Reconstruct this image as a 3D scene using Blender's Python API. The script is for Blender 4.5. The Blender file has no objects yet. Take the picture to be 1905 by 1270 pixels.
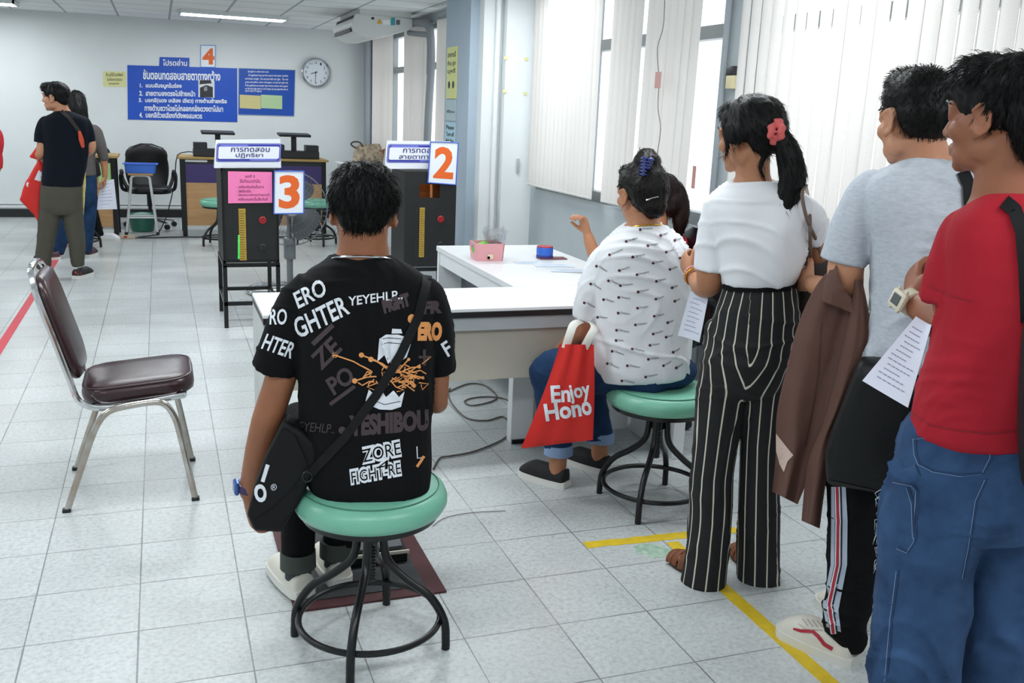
import bpy, bmesh, math, random
from mathutils import Vector, Matrix, noise
from mathutils.bvhtree import BVHTree
SC = bpy.context.scene
COL = SC.collection
R = math.radians
PI = math.pi
V = Vector

# ------------------------------------------------------------------ camera
FPX = 1776.0
CAM_YAW, CAM_PITCH, CAM_ROLL = R(20.35), R(13.38), R(2.39)
CAM = V((0.423, -2.753, 1.531))
_f = V((math.sin(CAM_YAW) * math.cos(CAM_PITCH), math.cos(CAM_YAW) * math.cos(CAM_PITCH), -math.sin(CAM_PITCH)))
_r0 = V((math.cos(CAM_YAW), -math.sin(CAM_YAW), 0))
_u0 = _r0.cross(_f)
_r = math.cos(CAM_ROLL) * _r0 + math.sin(CAM_ROLL) * _u0
_u = -math.sin(CAM_ROLL) * _r0 + math.cos(CAM_ROLL) * _u0
cd = bpy.data.cameras.new('camera')
cam = bpy.data.objects.new('camera', cd)
COL.objects.link(cam)
cam.matrix_world = Matrix(((_r.x, _u.x, -_f.x, CAM.x), (_r.y, _u.y, -_f.y, CAM.y), (_r.z, _u.z, -_f.z, CAM.z), (0, 0, 0, 1)))
cd.sensor_width = 36.0
cd.lens = FPX * 36.0 / 1905.0
cd.clip_start = 0.05
SC.camera = cam

# ------------------------------------------------------------------ view and daylight
SC.view_settings.view_transform = 'Standard'
SC.view_settings.look = 'None'
SC.view_settings.gamma = 1.0
SC.view_settings.use_curve_mapping = False
SC.view_settings.exposure = 0.24
w = bpy.data.worlds.new('overcast_sky')
SC.world = w
w.use_nodes = True
w.node_tree.nodes['Background'].inputs[0].default_value = (0.93, 0.97, 1.0, 1)
w.node_tree.nodes['Background'].inputs[1].default_value = 1.5
SC.cycles.max_bounces = 8
SC.cycles.diffuse_bounces = 4
SC.cycles.glossy_bounces = 3
SC.cycles.transmission_bounces = 6
SC.cycles.transparent_max_bounces = 12
SC.cycles.sample_clamp_indirect = 6.0
SC.cycles.caustics_reflective = False
SC.cycles.caustics_refractive = False
LAMP_POWER = 22.5


def ray(px, py):
    return _f + _r * ((px - 952.5) / FPX) - _u * ((py - 635.0) / FPX)


def aX(px, py, v):
    d = ray(px, py)
    return CAM + d * ((v - CAM.x) / d.x)


def aY(px, py, v):
    d = ray(px, py)
    return CAM + d * ((v - CAM.y) / d.y)


def aZ(px, py, v=0.0):
    d = ray(px, py)
    return CAM + d * ((v - CAM.z) / d.z)


def aD(px, py, dep):
    return CAM + ray(px, py) * dep


# ------------------------------------------------------------------ materials
def srgb(h):
    if isinstance(h, (tuple, list)):
        return tuple(h)[:3] + (1,)
    h = h.lstrip('#')
    o = []
    for i in (0, 2, 4):
        c = int(h[i:i + 2], 16) / 255.0
        o.append(c / 12.92 if c <= 0.04045 else ((c + 0.055) / 1.055) ** 2.4)
    return (o[0], o[1], o[2], 1)


MATS = {}


def mat(name, col='#808080', rough=0.6, metal=0.0, var=0.0, vscale=8.0, bump=0.0, bscale=60.0, spec=0.5, emit=None, estr=0.0, col2=None, coat=0.0, sheen=0.0, stretch=None, wrinkle=0.0, wscale=7.0):
    if name in MATS:
        return MATS[name]
    m = bpy.data.materials.new(name)
    m.use_nodes = True
    nt = m.node_tree
    b = nt.nodes['Principled BSDF']
    b.inputs['Base Color'].default_value = srgb(col)
    b.inputs['Roughness'].default_value = rough
    b.inputs['Metallic'].default_value = metal
    b.inputs['Specular IOR Level'].default_value = spec
    b.inputs['Coat Weight'].default_value = coat
    b.inputs['Sheen Weight'].default_value = sheen
    if emit:
        b.inputs['Emission Color'].default_value = srgb(emit)
        b.inputs['Emission Strength'].default_value = estr
    tc = None
    if var or bump or col2 or wrinkle:
        tc = nt.nodes.new('ShaderNodeTexCoord')
        src = tc.outputs['Object']
        if stretch:
            mp = nt.nodes.new('ShaderNodeMapping')
            mp.inputs['Scale'].default_value = stretch
            nt.links.new(src, mp.inputs['Vector'])
            src = mp.outputs['Vector']
    if var or col2:
        n = nt.nodes.new('ShaderNodeTexNoise')
        n.inputs['Scale'].default_value = vscale
        n.inputs['Detail'].default_value = 6
        nt.links.new(src, n.inputs['Vector'])
        cr = nt.nodes.new('ShaderNodeValToRGB')
        cr.color_ramp.elements[0].position = 0.3
        cr.color_ramp.elements[1].position = 0.7
        c = srgb(col)
        if col2:
            cr.color_ramp.elements[0].color = c
            cr.color_ramp.elements[1].color = srgb(col2)
        else:
            cr.color_ramp.elements[0].color = tuple(x * (1 - var) for x in c[:3]) + (1,)
            cr.color_ramp.elements[1].color = tuple(min(1, x * (1 + var)) for x in c[:3]) + (1,)
        nt.links.new(n.outputs['Fac'], cr.inputs['Fac'])
        nt.links.new(cr.outputs['Color'], b.inputs['Base Color'])
    if bump:
        n2 = nt.nodes.new('ShaderNodeTexNoise')
        n2.inputs['Scale'].default_value = bscale
        n2.inputs['Detail'].default_value = 5
        nt.links.new(src, n2.inputs['Vector'])
        bp = nt.nodes.new('ShaderNodeBump')
        bp.inputs['Strength'].default_value = bump
        bp.inputs['Distance'].default_value = 0.01
        nt.links.new(n2.outputs['Fac'], bp.inputs['Height'])
        nt.links.new(bp.outputs['Normal'], b.inputs['Normal'])
    if wrinkle:
        wn = nt.nodes.new('ShaderNodeTexNoise')
        wn.noise_type = 'RIDGED_MULTIFRACTAL'
        wn.inputs['Scale'].default_value = wscale
        wn.inputs['Detail'].default_value = 2.5
        wn.inputs['Distortion'].default_value = 1.2
        mq = nt.nodes.new('ShaderNodeMapping')
        mq.inputs['Scale'].default_value = (1, 1, 0.55)
        mq.inputs['Rotation'].default_value = (0.3, 0.5, 0)
        nt.links.new(tc.outputs['Object'], mq.inputs['Vector'])
        nt.links.new(mq.outputs['Vector'], wn.inputs['Vector'])
        bw = nt.nodes.new('ShaderNodeBump')
        bw.inputs['Strength'].default_value = wrinkle
        bw.inputs['Distance'].default_value = 0.035
        nt.links.new(wn.outputs['Fac'], bw.inputs['Height'])
        if bump:
            nt.links.new(bw.outputs['Normal'], bp.inputs['Normal'])
        else:
            nt.links.new(bw.outputs['Normal'], b.inputs['Normal'])
    MATS[name] = m
    return m


def node(nt, kind, **kw):
    n = nt.nodes.new(kind)
    for k, v in kw.items():
        if k.startswith('i_'):
            key = k[2:]
            n.inputs[int(key) if key.isdigit() else key].default_value = v
        else:
            setattr(n, k, v)
    return n


def math_node(nt, op, a, b=None):
    n = nt.nodes.new('ShaderNodeMath')
    n.operation = op
    for i, x in enumerate((a, b)):
        if x is None:
            continue
        if isinstance(x, (int, float)):
            n.inputs[i].default_value = x
        else:
            nt.links.new(x, n.inputs[i])
    return n.outputs[0]


def floor_material():
    m = bpy.data.materials.new('vinyl_tile')
    m.use_nodes = True
    nt = m.node_tree
    b = nt.nodes['Principled BSDF']
    tc = nt.nodes.new('ShaderNodeTexCoord')
    sep = nt.nodes.new('ShaderNodeSeparateXYZ')
    nt.links.new(tc.outputs['Object'], sep.inputs[0])
    T = 0.3048
    cells, edges = [], []
    for ax in ('X', 'Y'):
        q = math_node(nt, 'DIVIDE', sep.outputs[ax], T)
        fl = math_node(nt, 'FLOOR', q)
        fr = math_node(nt, 'SUBTRACT', q, fl)
        inv = math_node(nt, 'SUBTRACT', 1.0, fr)
        edges.append(math_node(nt, 'MINIMUM', fr, inv))
        cells.append(fl)
    e = math_node(nt, 'MINIMUM', edges[0], edges[1])
    wob = node(nt, 'ShaderNodeTexNoise', i_Scale=5.0, i_Detail=3.0)
    nt.links.new(tc.outputs['Object'], wob.inputs['Vector'])
    thr = math_node(nt, 'MULTIPLY', wob.outputs['Fac'], 0.0145)
    line = math_node(nt, 'LESS_THAN', e, thr)
    cmb = nt.nodes.new('ShaderNodeCombineXYZ')
    nt.links.new(cells[0], cmb.inputs[0])
    nt.links.new(cells[1], cmb.inputs[1])
    wn = nt.nodes.new('ShaderNodeTexWhiteNoise')
    nt.links.new(cmb.outputs[0], wn.inputs['Vector'])
    # mottled chips: stretched along a per tile direction
    chips = node(nt, 'ShaderNodeTexNoise', i_Scale=62.0, i_Detail=4.0, i_Roughness=0.65)
    nt.links.new(tc.outputs['Object'], chips.inputs['Vector'])
    cr = nt.nodes.new('ShaderNodeValToRGB')
    el = cr.color_ramp.elements
    el[0].position = 0.30
    el[0].color = srgb('#aeb2b1')
    el[1].position = 0.50
    el[1].color = srgb('#c3c8c8')
    x = el.new(0.72)
    x.color = srgb('#cfd4d4')
    nt.links.new(chips.outputs['Fac'], cr.inputs['Fac'])
    dark = node(nt, 'ShaderNodeTexNoise', i_Scale=34.0, i_Detail=3.0, i_Roughness=0.6)
    nt.links.new(tc.outputs['Object'], dark.inputs['Vector'])
    dm = math_node(nt, 'GREATER_THAN', dark.outputs['Fac'], 0.705)
    dirt = node(nt, 'ShaderNodeTexNoise', i_Scale=1.3, i_Detail=6.0, i_Roughness=0.65)
    nt.links.new(tc.outputs['Object'], dirt.inputs['Vector'])
    dr = nt.nodes.new('ShaderNodeMapRange')
    dr.inputs[1].default_value = 0.35
    dr.inputs[2].default_value = 0.7
    dr.inputs[3].default_value = 0.84
    dr.inputs[4].default_value = 1.04
    nt.links.new(dirt.outputs['Fac'], dr.inputs[0])
    tl = nt.nodes.new('ShaderNodeMapRange')
    tl.inputs[3].default_value = 0.93
    tl.inputs[4].default_value = 1.04
    nt.links.new(wn.outputs['Value'], tl.inputs[0])
    k = math_node(nt, 'MULTIPLY', dr.outputs[0], tl.outputs[0])
    vm = nt.nodes.new('ShaderNodeVectorMath')
    vm.operation = 'SCALE'
    nt.links.new(cr.outputs['Color'], vm.inputs[0])
    nt.links.new(k, vm.inputs['Scale'])
    mx = nt.nodes.new('ShaderNodeMix')
    mx.data_type = 'RGBA'
    nt.links.new(math_node(nt, 'MULTIPLY', dm, 0.4), mx.inputs['Factor'])
    nt.links.new(vm.outputs[0], mx.inputs['A'])
    mx.inputs['B'].default_value = srgb('#77706a')
    mx2 = nt.nodes.new('ShaderNodeMix')
    mx2.data_type = 'RGBA'
    nt.links.new(math_node(nt, 'MULTIPLY', line, 0.75), mx2.inputs['Factor'])
    nt.links.new(mx.outputs['Result'], mx2.inputs['A'])
    mx2.inputs['B'].default_value = srgb('#5c5f5e')
    nt.links.new(mx2.outputs['Result'], b.inputs['Base Color'])
    rr = nt.nodes.new('ShaderNodeMapRange')
    rr.inputs[3].default_value = 0.2
    rr.inputs[4].default_value = 0.42
    nt.links.new(dirt.outputs['Fac'], rr.inputs[0])
    nt.links.new(rr.outputs[0], b.inputs['Roughness'])
    bp = nt.nodes.new('ShaderNodeBump')
    bp.inputs['Strength'].default_value = 0.12
    bp.inputs['Distance'].default_value = 0.004
    nt.links.new(chips.outputs['Fac'], bp.inputs['Height'])
    nt.links.new(bp.outputs['Normal'], b.inputs['Normal'])
    return m


def ceiling_material():
    m = bpy.data.materials.new('ceiling_tile')
    m.use_nodes = True
    nt = m.node_tree
    b = nt.nodes['Principled BSDF']
    tc = nt.nodes.new('ShaderNodeTexCoord')
    sep = nt.nodes.new('ShaderNodeSeparateXYZ')
    nt.links.new(tc.outputs['Object'], sep.inputs[0])
    ed = []
    for ax, T in (('X', 0.6), ('Y', 0.6)):
        q = math_node(nt, 'DIVIDE', sep.outputs[ax], T)
        fr = math_node(nt, 'FRACT', q)
        ed.append(math_node(nt, 'MINIMUM', fr, math_node(nt, 'SUBTRACT', 1.0, fr)))
    e = math_node(nt, 'MINIMUM', ed[0], ed[1])
    line = math_node(nt, 'LESS_THAN', e, 0.022)
    mx = nt.nodes.new('ShaderNodeMix')
    mx.data_type = 'RGBA'
    nt.links.new(line, mx.inputs['Factor'])
    n = node(nt, 'ShaderNodeTexNoise', i_Scale=3.0, i_Detail=4.0)
    nt.links.new(tc.outputs['Object'], n.inputs['Vector'])
    cr = nt.nodes.new('ShaderNodeValToRGB')
    cr.color_ramp.elements[0].color = srgb('#dfe3e4')
    cr.color_ramp.elements[1].color = srgb('#eef0f0')
    nt.links.new(n.outputs['Fac'], cr.inputs['Fac'])
    nt.links.new(cr.outputs['Color'], mx.inputs['A'])
    mx.inputs['B'].default_value = srgb('#a4abad')
    nt.links.new(mx.outputs['Result'], b.inputs['Base Color'])
    b.inputs['Roughness'].default_value = 0.9
    return m


def blind_material():
    m = bpy.data.materials.new('blind_fabric')
    m.use_nodes = True
    nt = m.node_tree
    nt.nodes.remove(nt.nodes['Principled BSDF'])
    out = nt.nodes['Material Output']
    tc = nt.nodes.new('ShaderNodeTexCoord')
    mp = node(nt, 'ShaderNodeMapping')
    mp.inputs['Scale'].default_value = (260, 260, 260)
    nt.links.new(tc.outputs['Object'], mp.inputs['Vector'])
    n = node(nt, 'ShaderNodeTexNoise', i_Scale=1.0, i_Detail=2.0)
    nt.links.new(mp.outputs[0], n.inputs['Vector'])
    cr = nt.nodes.new('ShaderNodeValToRGB')
    cr.color_ramp.elements[0].color = srgb('#d3cfca')
    cr.color_ramp.elements[1].color = srgb('#e9e6e2')
    nt.links.new(n.outputs['Fac'], cr.inputs['Fac'])
    d = nt.nodes.new('ShaderNodeBsdfDiffuse')
    t = nt.nodes.new('ShaderNodeBsdfTranslucent')
    nt.links.new(cr.outputs[0], d.inputs[0])
    nt.links.new(cr.outputs[0], t.inputs[0])
    ms = nt.nodes.new('ShaderNodeMixShader')
    ms.inputs[0].default_value = 0.28
    nt.links.new(d.outputs[0], ms.inputs[1])
    nt.links.new(t.outputs[0], ms.inputs[2])
    nt.links.new(ms.outputs[0], out.inputs[0])
    return m


def glass_material(name='window_glass', tint=(0.97, 0.99, 1.0, 1)):
    m = bpy.data.materials.new(name)
    m.use_nodes = True
    nt = m.node_tree
    nt.nodes.remove(nt.nodes['Principled BSDF'])
    out = nt.nodes['Material Output']
    t = nt.nodes.new('ShaderNodeBsdfTransparent')
    t.inputs[0].default_value = tint
    g = nt.nodes.new('ShaderNodeBsdfGlossy')
    g.inputs['Roughness'].default_value = 0.02
    ms = nt.nodes.new('ShaderNodeMixShader')
    ms.inputs[0].default_value = 0.06
    nt.links.new(t.outputs[0], ms.inputs[1])
    nt.links.new(g.outputs[0], ms.inputs[2])
    nt.links.new(ms.outputs[0], out.inputs[0])
    return m


# ------------------------------------------------------------------ mesh building
class MB:
    """collects closed pieces; build() links them as ONE mesh object"""

    def __init__(self):
        self.v, self.f, self.mi = [], [], []
        self.mats = []

    def _m(self, m):
        if m is None:
            return 0
        if m not in self.mats:
            self.mats.append(m)
        return self.mats.index(m)

    def add(self, vs, fs, m=None):
        o = len(self.v)
        self.v += [V(p) for p in vs]
        self.f += [tuple(i + o for i in f) for f in fs]
        k = self._m(m)
        self.mi += [k] * len(fs)
        return self

    def box(self, c, s, rz=0.0, m=None, M=None, bev=0.0):
        """c centre, s full sizes"""
        bm = bmesh.new()
        bmesh.ops.create_cube(bm, size=1.0)
        for v in bm.verts:
            v.co = V((v.co.x * s[0], v.co.y * s[1], v.co.z * s[2]))
        if bev > 0:
            bmesh.ops.bevel(bm, geom=list(bm.edges), offset=min(bev, min(s) * 0.45), segments=2, affect='EDGES', profile=0.5)
        X = M if M is not None else Matrix.Rotation(rz, 3, 'Z')
        bm.verts.ensure_lookup_table()
        vs = [X @ v.co + V(c) for v in bm.verts]
        fs = [[q.index for q in f.verts] for f in bm.faces]
        bm.free()
        return self.add(vs, fs, m)

    def box2(self, a, b, m=None, bev=0.0):
        a, b = V(a), V(b)
        return self.box((a + b) / 2, [abs(b[i] - a[i]) for i in range(3)], m=m, bev=bev)

    def rings(self, rs, m=None, cap=True, closed=False):
        """rs: list of rings (lists of points, same length)"""
        n = len(rs[0])
        vs = [p for r in rs for p in r]
        fs = []
        L = len(rs)
        for i in range(L if closed else L - 1):
            a, b = i * n, ((i + 1) % L) * n
            for j in range(n):
                k = (j + 1) % n
                fs.append((a + j, a + k, b + k, b + j))
        if cap and not closed:
            fs.append(tuple(range(n))[::-1])
            fs.append(tuple(range((L - 1) * n, L * n)))
        return self.add(vs, fs, m)

    def tube(self, pts, rad, n=10, m=None, closed=False, flat=1.0, up=None, round_ends=False, smooth_path=0):
        pts = [V(p) for p in pts]
        rad = list(rad) if isinstance(rad, (list, tuple)) else [rad] * len(pts)
        if smooth_path:
            pts, rad = resample(pts, rad, smooth_path, closed)
        if round_ends:
            d0 = (pts[0] - pts[1]).normalized()
            d1 = (pts[-1] - pts[-2]).normalized()
            pre, pr_, suf, sr_ = [], [], [], []
            for a in (80, 55, 28):
                pre.append(pts[0] + d0 * rad[0] * math.sin(R(a)))
                pr_.append(rad[0] * math.cos(R(a)))
            for a in (28, 55, 80):
                suf.append(pts[-1] + d1 * rad[-1] * math.sin(R(a)))
                sr_.append(rad[-1] * math.cos(R(a)))
            pts = pre + pts + suf
            rad = pr_ + rad + sr_
        L = len(pts)
        tang = []
        for i in range(L):
            if closed:
                t = pts[(i + 1) % L] - pts[i - 1]
            else:
                t = pts[min(i + 1, L - 1)] - pts[max(i - 1, 0)]
            tang.append(t.normalized() if t.length > 1e-9 else V((0, 0, 1)))
        u = V(up) if up is not None else (V((0, 0, 1)) if abs(tang[0].z) < 0.9 else V((1, 0, 0)))
        rs = []
        for i in range(L):
            t = tang[i]
            u = u - t * u.dot(t)
            if u.length < 1e-6:
                u = t.orthogonal()
            u.normalize()
            s = t.cross(u)
            rs.append([pts[i] + s * (math.cos(2 * PI * j / n) * rad[i]) + u * (math.sin(2 * PI * j / n) * rad[i] * flat) for j in range(n)])
        return self.rings(rs, m, closed=closed)

    def ell(self, c, r, M=None, m=None, nu=16, nv=10):
        r = (r, r, r) if isinstance(r, (int, float)) else r
        M = M if M is not None else Matrix.Identity(3)
        rs = []
        for i in range(nv + 1):
            a = -PI / 2 + PI * (i + 0.02 if i == 0 else (i - 0.02 if i == nv else i)) / nv
            rs.append([V(c) + M @ V((math.cos(a) * math.cos(2 * PI * j / nu) * r[0], math.cos(a) * math.sin(2 * PI * j / nu) * r[1], math.sin(a) * r[2])) for j in range(nu)])
        return self.rings(rs, m)

    def lathe(self, prof, c=(0, 0, 0), n=32, m=None, M=None):
        """prof: list of (radius, z)"""
        M = M if M is not None else Matrix.Identity(3)
        rs = [[V(c) + M @ V((max(r, 1e-4) * math.cos(2 * PI * j / n), max(r, 1e-4) * math.sin(2 * PI * j / n), z)) for j in range(n)] for r, z in prof]
        return self.rings(rs, m)

    def prism(self, poly, vec, m=None):
        """closed polygon (3d points) swept along vec"""
        n = len(poly)
        a = [V(p) for p in poly]
        b = [p + V(vec) for p in a]
        fs = [tuple(range(n))[::-1], tuple(range(n, 2 * n))]
        fs += [(i, (i + 1) % n, n + (i + 1) % n, n + i) for i in range(n)]
        return self.add(a + b, fs, m)

    def mesh(self, name):
        me = bpy.data.meshes.new(name)
        me.from_pydata([tuple(p) for p in self.v], [], self.f)
        for m in self.mats:
            me.materials.append(m)
        for p, k in zip(me.polygons, self.mi):
            p.material_index = k
        bm = bmesh.new()
        bm.from_mesh(me)
        bmesh.ops.recalc_face_normals(bm, faces=bm.faces)
        bm.to_mesh(me)
        bm.free()
        return me

    def build(self, name, m=None, parent=None, smooth=35, local=False, bev=0.0):
        if m is not None and not self.mats:
            self.mats = [m]
        if parent is not None and not local:
            inv = world_of(parent).inverted()
            self.v = [inv @ p for p in self.v]
        me = self.mesh(name)
        return link(name, me, parent, smooth)


def link(name, me, parent=None, smooth=35):
    if smooth:
        for p in me.polygons:
            p.use_smooth = True
        if smooth < 180:
            me.set_sharp_from_angle(angle=R(smooth))
    o = bpy.data.objects.new(name, me)
    COL.objects.link(o)
    if parent is not None:
        o.parent = parent
    return o


def world_of(o):
    """world matrix from the object's own transform and its parents', without a depsgraph update"""
    m = Matrix.LocRotScale(o.location, o.rotation_euler, None)
    return world_of(o.parent) @ m if o.parent else m


def resample(pts, rad, k, closed=False):
    """catmull-rom"""
    P, Q = [], []
    L = len(pts)
    for i in range(L if closed else L - 1):
        g = lambda j: pts[j % L] if closed else pts[max(0, min(L - 1, j))]
        h = lambda j: rad[j % L] if closed else rad[max(0, min(L - 1, j))]
        a, b, c, d = g(i - 1), g(i), g(i + 1), g(i + 2)
        for s in range(k):
            t = s / k
            P.append(0.5 * ((2 * b) + (c - a) * t + (2 * a - 5 * b + 4 * c - d) * t * t + (3 * b - 3 * c + d - a) * t ** 3))
            Q.append(h(i) * (1 - t) + h(i + 1) * t)
    if not closed:
        P.append(pts[-1])
        Q.append(rad[-1])
    return P, Q


def thing(name, label, cat, loc=(0, 0, 0), rz=0.0, group=None):
    o = bpy.data.objects.new(name, None)
    COL.objects.link(o)
    o.empty_display_size = 0.1
    o.location = loc
    o.rotation_euler = (0, 0, rz)
    return tag(o, label, cat, group)


def tag(o, label, cat, group=None):
    o['label'] = label
    o['category'] = cat
    if group:
        o['group'] = group
    return o


def struct(o):
    o['kind'] = 'structure'
    return o


def dup(root, loc, rz, label, group=None):
    r = root.copy()
    COL.objects.link(r)
    r.location = loc
    r.rotation_euler = (0, 0, rz)
    r['label'] = label
    if group:
        r['group'] = group
    for ch in list(root.children):
        c = ch.copy()
        COL.objects.link(c)
        c.parent = r
        for g in list(ch.children):
            d = g.copy()
            COL.objects.link(d)
            d.parent = c
    return r


# ------------------------------------------------------------------ lettering
def text_geo(s, bold=0.0, shear=0.0, spacing=1.0):
    """flat lettering as (points 2d, faces), unit box 0..1 x 0..1, and its aspect"""
    cu = bpy.data.curves.new('lettering', 'FONT')
    cu.body = s
    cu.size = 1.0
    cu.offset = bold
    cu.shear = shear
    cu.space_character = spacing
    cu.resolution_u = 3
    cu.align_x = 'CENTER'
    o = bpy.data.objects.new('lettering', cu)
    COL.objects.link(o)
    dg = bpy.context.evaluated_depsgraph_get()
    me = bpy.data.meshes.new_from_object(o.evaluated_get(dg))
    bpy.data.objects.remove(o)
    bpy.data.curves.remove(cu)
    P = [(v.co.x, v.co.y) for v in me.vertices]
    F = [tuple(p.vertices) for p in me.polygons]
    bpy.data.meshes.remove(me)
    if not P:
        return [], [], 1.0
    x0, x1 = min(p[0] for p in P), max(p[0] for p in P)
    y0, y1 = min(p[1] for p in P), max(p[1] for p in P)
    P = [((x - x0) / (x1 - x0), (y - y0) / max(1e-6, y1 - y0)) for x, y in P]
    return P, F, (x1 - x0) / max(1e-6, y1 - y0)


def letter(mb, s, o, u, v, m=None, bold=0.02, shear=0.0):
    """flat lettering: lower left corner o, width vector u, height vector v"""
    P, F, _ = text_geo(s, bold, shear)
    o, u, v = V(o), V(u), V(v)
    mb.add([o + u * x + v * y for x, y in P], F, m)


def quad(mb, o, u, v, m=None):
    o, u, v = V(o), V(u), V(v)
    mb.add([o, o + u, o + u + v, o + v], [(0, 1, 2, 3)], m)


# ------------------------------------------------------------------ fused bodies
def fused(mb, name, m, parent=None, vox=0.006, smooth=6, fold=None):
    """one continuous skin around all the pieces of mb"""
    me = mb.mesh(name)
    o = bpy.data.objects.new(name, me)
    COL.objects.link(o)
    r = o.modifiers.new('r', 'REMESH')
    r.mode = 'VOXEL'
    r.voxel_size = vox
    if smooth:
        s = o.modifiers.new('s', 'SMOOTH')
        s.iterations = smooth
        s.factor = 0.5
    dg = bpy.context.evaluated_depsgraph_get()
    res = bpy.data.meshes.new_from_object(o.evaluated_get(dg))
    bpy.data.objects.remove(o)
    bpy.data.meshes.remove(me)
    res.name = name
    res.materials.clear()
    for k in (m if isinstance(m, (list, tuple)) else [m]):
        res.materials.append(k)
    if fold:
        nr = [V(x.vector) for x in res.vertex_normals]
        for v, n in zip(res.vertices, nr):
            v.co = v.co + n * fold(v.co, n)
    for p in res.polygons:
        p.use_smooth = True
    if parent is not None:
        inv = world_of(parent).inverted()
        res.transform(inv)
    return link(name, res, parent, 180)


def bvh_of(objs):
    vs, fs = [], []
    for o in objs:
        M = world_of(o)
        k = len(vs)
        vs += [M @ v.co for v in o.data.vertices]
        fs += [tuple(i + k for i in p.vertices) for p in o.data.polygons]
    return BVHTree.FromPolygons(vs, fs)


def dense(P, F, step):
    """subdivide a flat 2d mesh so no edge is longer than step"""
    bm = bmesh.new()
    vs = [bm.verts.new((x, y, 0)) for x, y in P]
    for f in F:
        try:
            bm.faces.new([vs[i] for i in f])
        except ValueError:
            pass
    bmesh.ops.triangulate(bm, faces=bm.faces)
    for _ in range(3):
        es = [e for e in bm.edges if e.calc_length() > step]
        if not es:
            break
        bmesh.ops.subdivide_edges(bm, edges=es, cuts=1)
        bmesh.ops.triangulate(bm, faces=bm.faces)
    bm.verts.ensure_lookup_table()
    Q = [(v.co.x, v.co.y) for v in bm.verts]
    G = [tuple(v.index for v in f.verts) for f in bm.faces]
    bm.free()
    return Q, G


def cling(mb, P, F, tree, off=0.0022, step=9.0, m=None):
    """lay a flat shape given in photo pixels on the surface that is seen there"""
    P, F = dense(P, F, step)
    pts, ok = [], []
    for x, y in P:
        d = ray(x, y).normalized()
        h = tree.ray_cast(CAM, d)
        if h[0] is None:
            pts.append(V((0, 0, 0)))
            ok.append(None)
        else:
            n = h[1] if h[1].dot(d) < 0 else -h[1]
            pts.append(h[0] + (n * 0.6 - d * 0.4) * off)
            ok.append(h[3])
    F = [f for f in F if all(ok[i] is not None for i in f) and max(ok[i] for i in f) - min(ok[i] for i in f) < 0.06]
    used = sorted(set(i for f in F for i in f))
    ix = {i: k for k, i in enumerate(used)}
    mb.add([pts[i] for i in used], [tuple(ix[i] for i in f) for f in F], m)


def cling_text(mb, s, bl, br, h, tree, bold=0.02, shear=0.0, m=None, step=10.0, arc=0.0):
    """lettering from pixel bl to br along its foot, h pixels high"""
    P, F, _ = text_geo(s, bold, shear)
    ux, uy = br[0] - bl[0], br[1] - bl[1]
    L = math.hypot(ux, uy)
    nx, ny = uy / L, -ux / L
    Q = [(bl[0] + ux * x + nx * h * y, bl[1] + uy * x + ny * h * y + arc * (x - 0.5) ** 2 * 4) for x, y in P]
    cling(mb, Q, F, tree, step=step, m=m)


def cling_line(mb, pts, wpx, tree, m=None, off=0.0022):
    P, F = [], []
    for i, p in enumerate(pts):
        a, b = pts[max(0, i - 1)], pts[min(len(pts) - 1, i + 1)]
        dx, dy = b[0] - a[0], b[1] - a[1]
        L = math.hypot(dx, dy) or 1
        ww = wpx[i] if isinstance(wpx, (list, tuple)) else wpx
        P += [(p[0] - dy / L * ww / 2, p[1] + dx / L * ww / 2), (p[0] + dy / L * ww / 2, p[1] - dx / L * ww / 2)]
        if i:
            k = 2 * i
            F.append((k - 2, k - 1, k + 1, k))
    cling(mb, P, F, tree, m=m, off=off)


def cling_disc(mb, c, r, tree, m=None, n=14, ry=None):
    cling(mb, [(c[0] + r * math.cos(2 * PI * i / n), c[1] + (ry or r) * math.sin(2 * PI * i / n)) for i in range(n)], [tuple(range(n))], tree, m=m)


def cling_poly(mb, pts, tree, m=None):
    cling(mb, pts, [tuple(range(len(pts)))], tree, m=m)
# ------------------------------------------------------------------ the room
XW, YB, ZC = 3.18, 10.85, 2.53
XL, YF = -3.6, -4.3
SILL, HEAD = 0.97, 2.43
white_wall = mat('wall_paint', '#dce1e2', 0.75, var=0.03, vscale=2.0, bump=0.05, bscale=25)
grey_wall = mat('grey_wall_paint', '#a9b2b6', 0.7, var=0.04, vscale=3.0, bump=0.06, bscale=30)
pier_grey = mat('pier_paint', '#a3b2bf', 0.7, var=0.03, vscale=3.0)
black_base = mat('baseboard_black', '#17181b', 0.45)
alu = mat('window_aluminium', '#9aa0a3', 0.45, 0.6)
plastic_white = mat('plastic_white', '#dcdfe0', 0.45)
pipe_grey = mat('conduit_grey', '#8d959a', 0.5)
black_metal = mat('black_metal', '#0d0e10', 0.32, 0.3, spec=0.6)
black_plastic = mat('black_plastic', '#121316', 0.45)
chrome = mat('chrome', '#d5d6d8', 0.12, 1.0)
white_lam = mat('white_laminate', '#e3e6e8', 0.28, var=0.015, vscale=6)
FLOOR_M, CEIL_M, BLIND_M, GLASS_M = floor_material(), ceiling_material(), blind_material(), glass_material()

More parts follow.
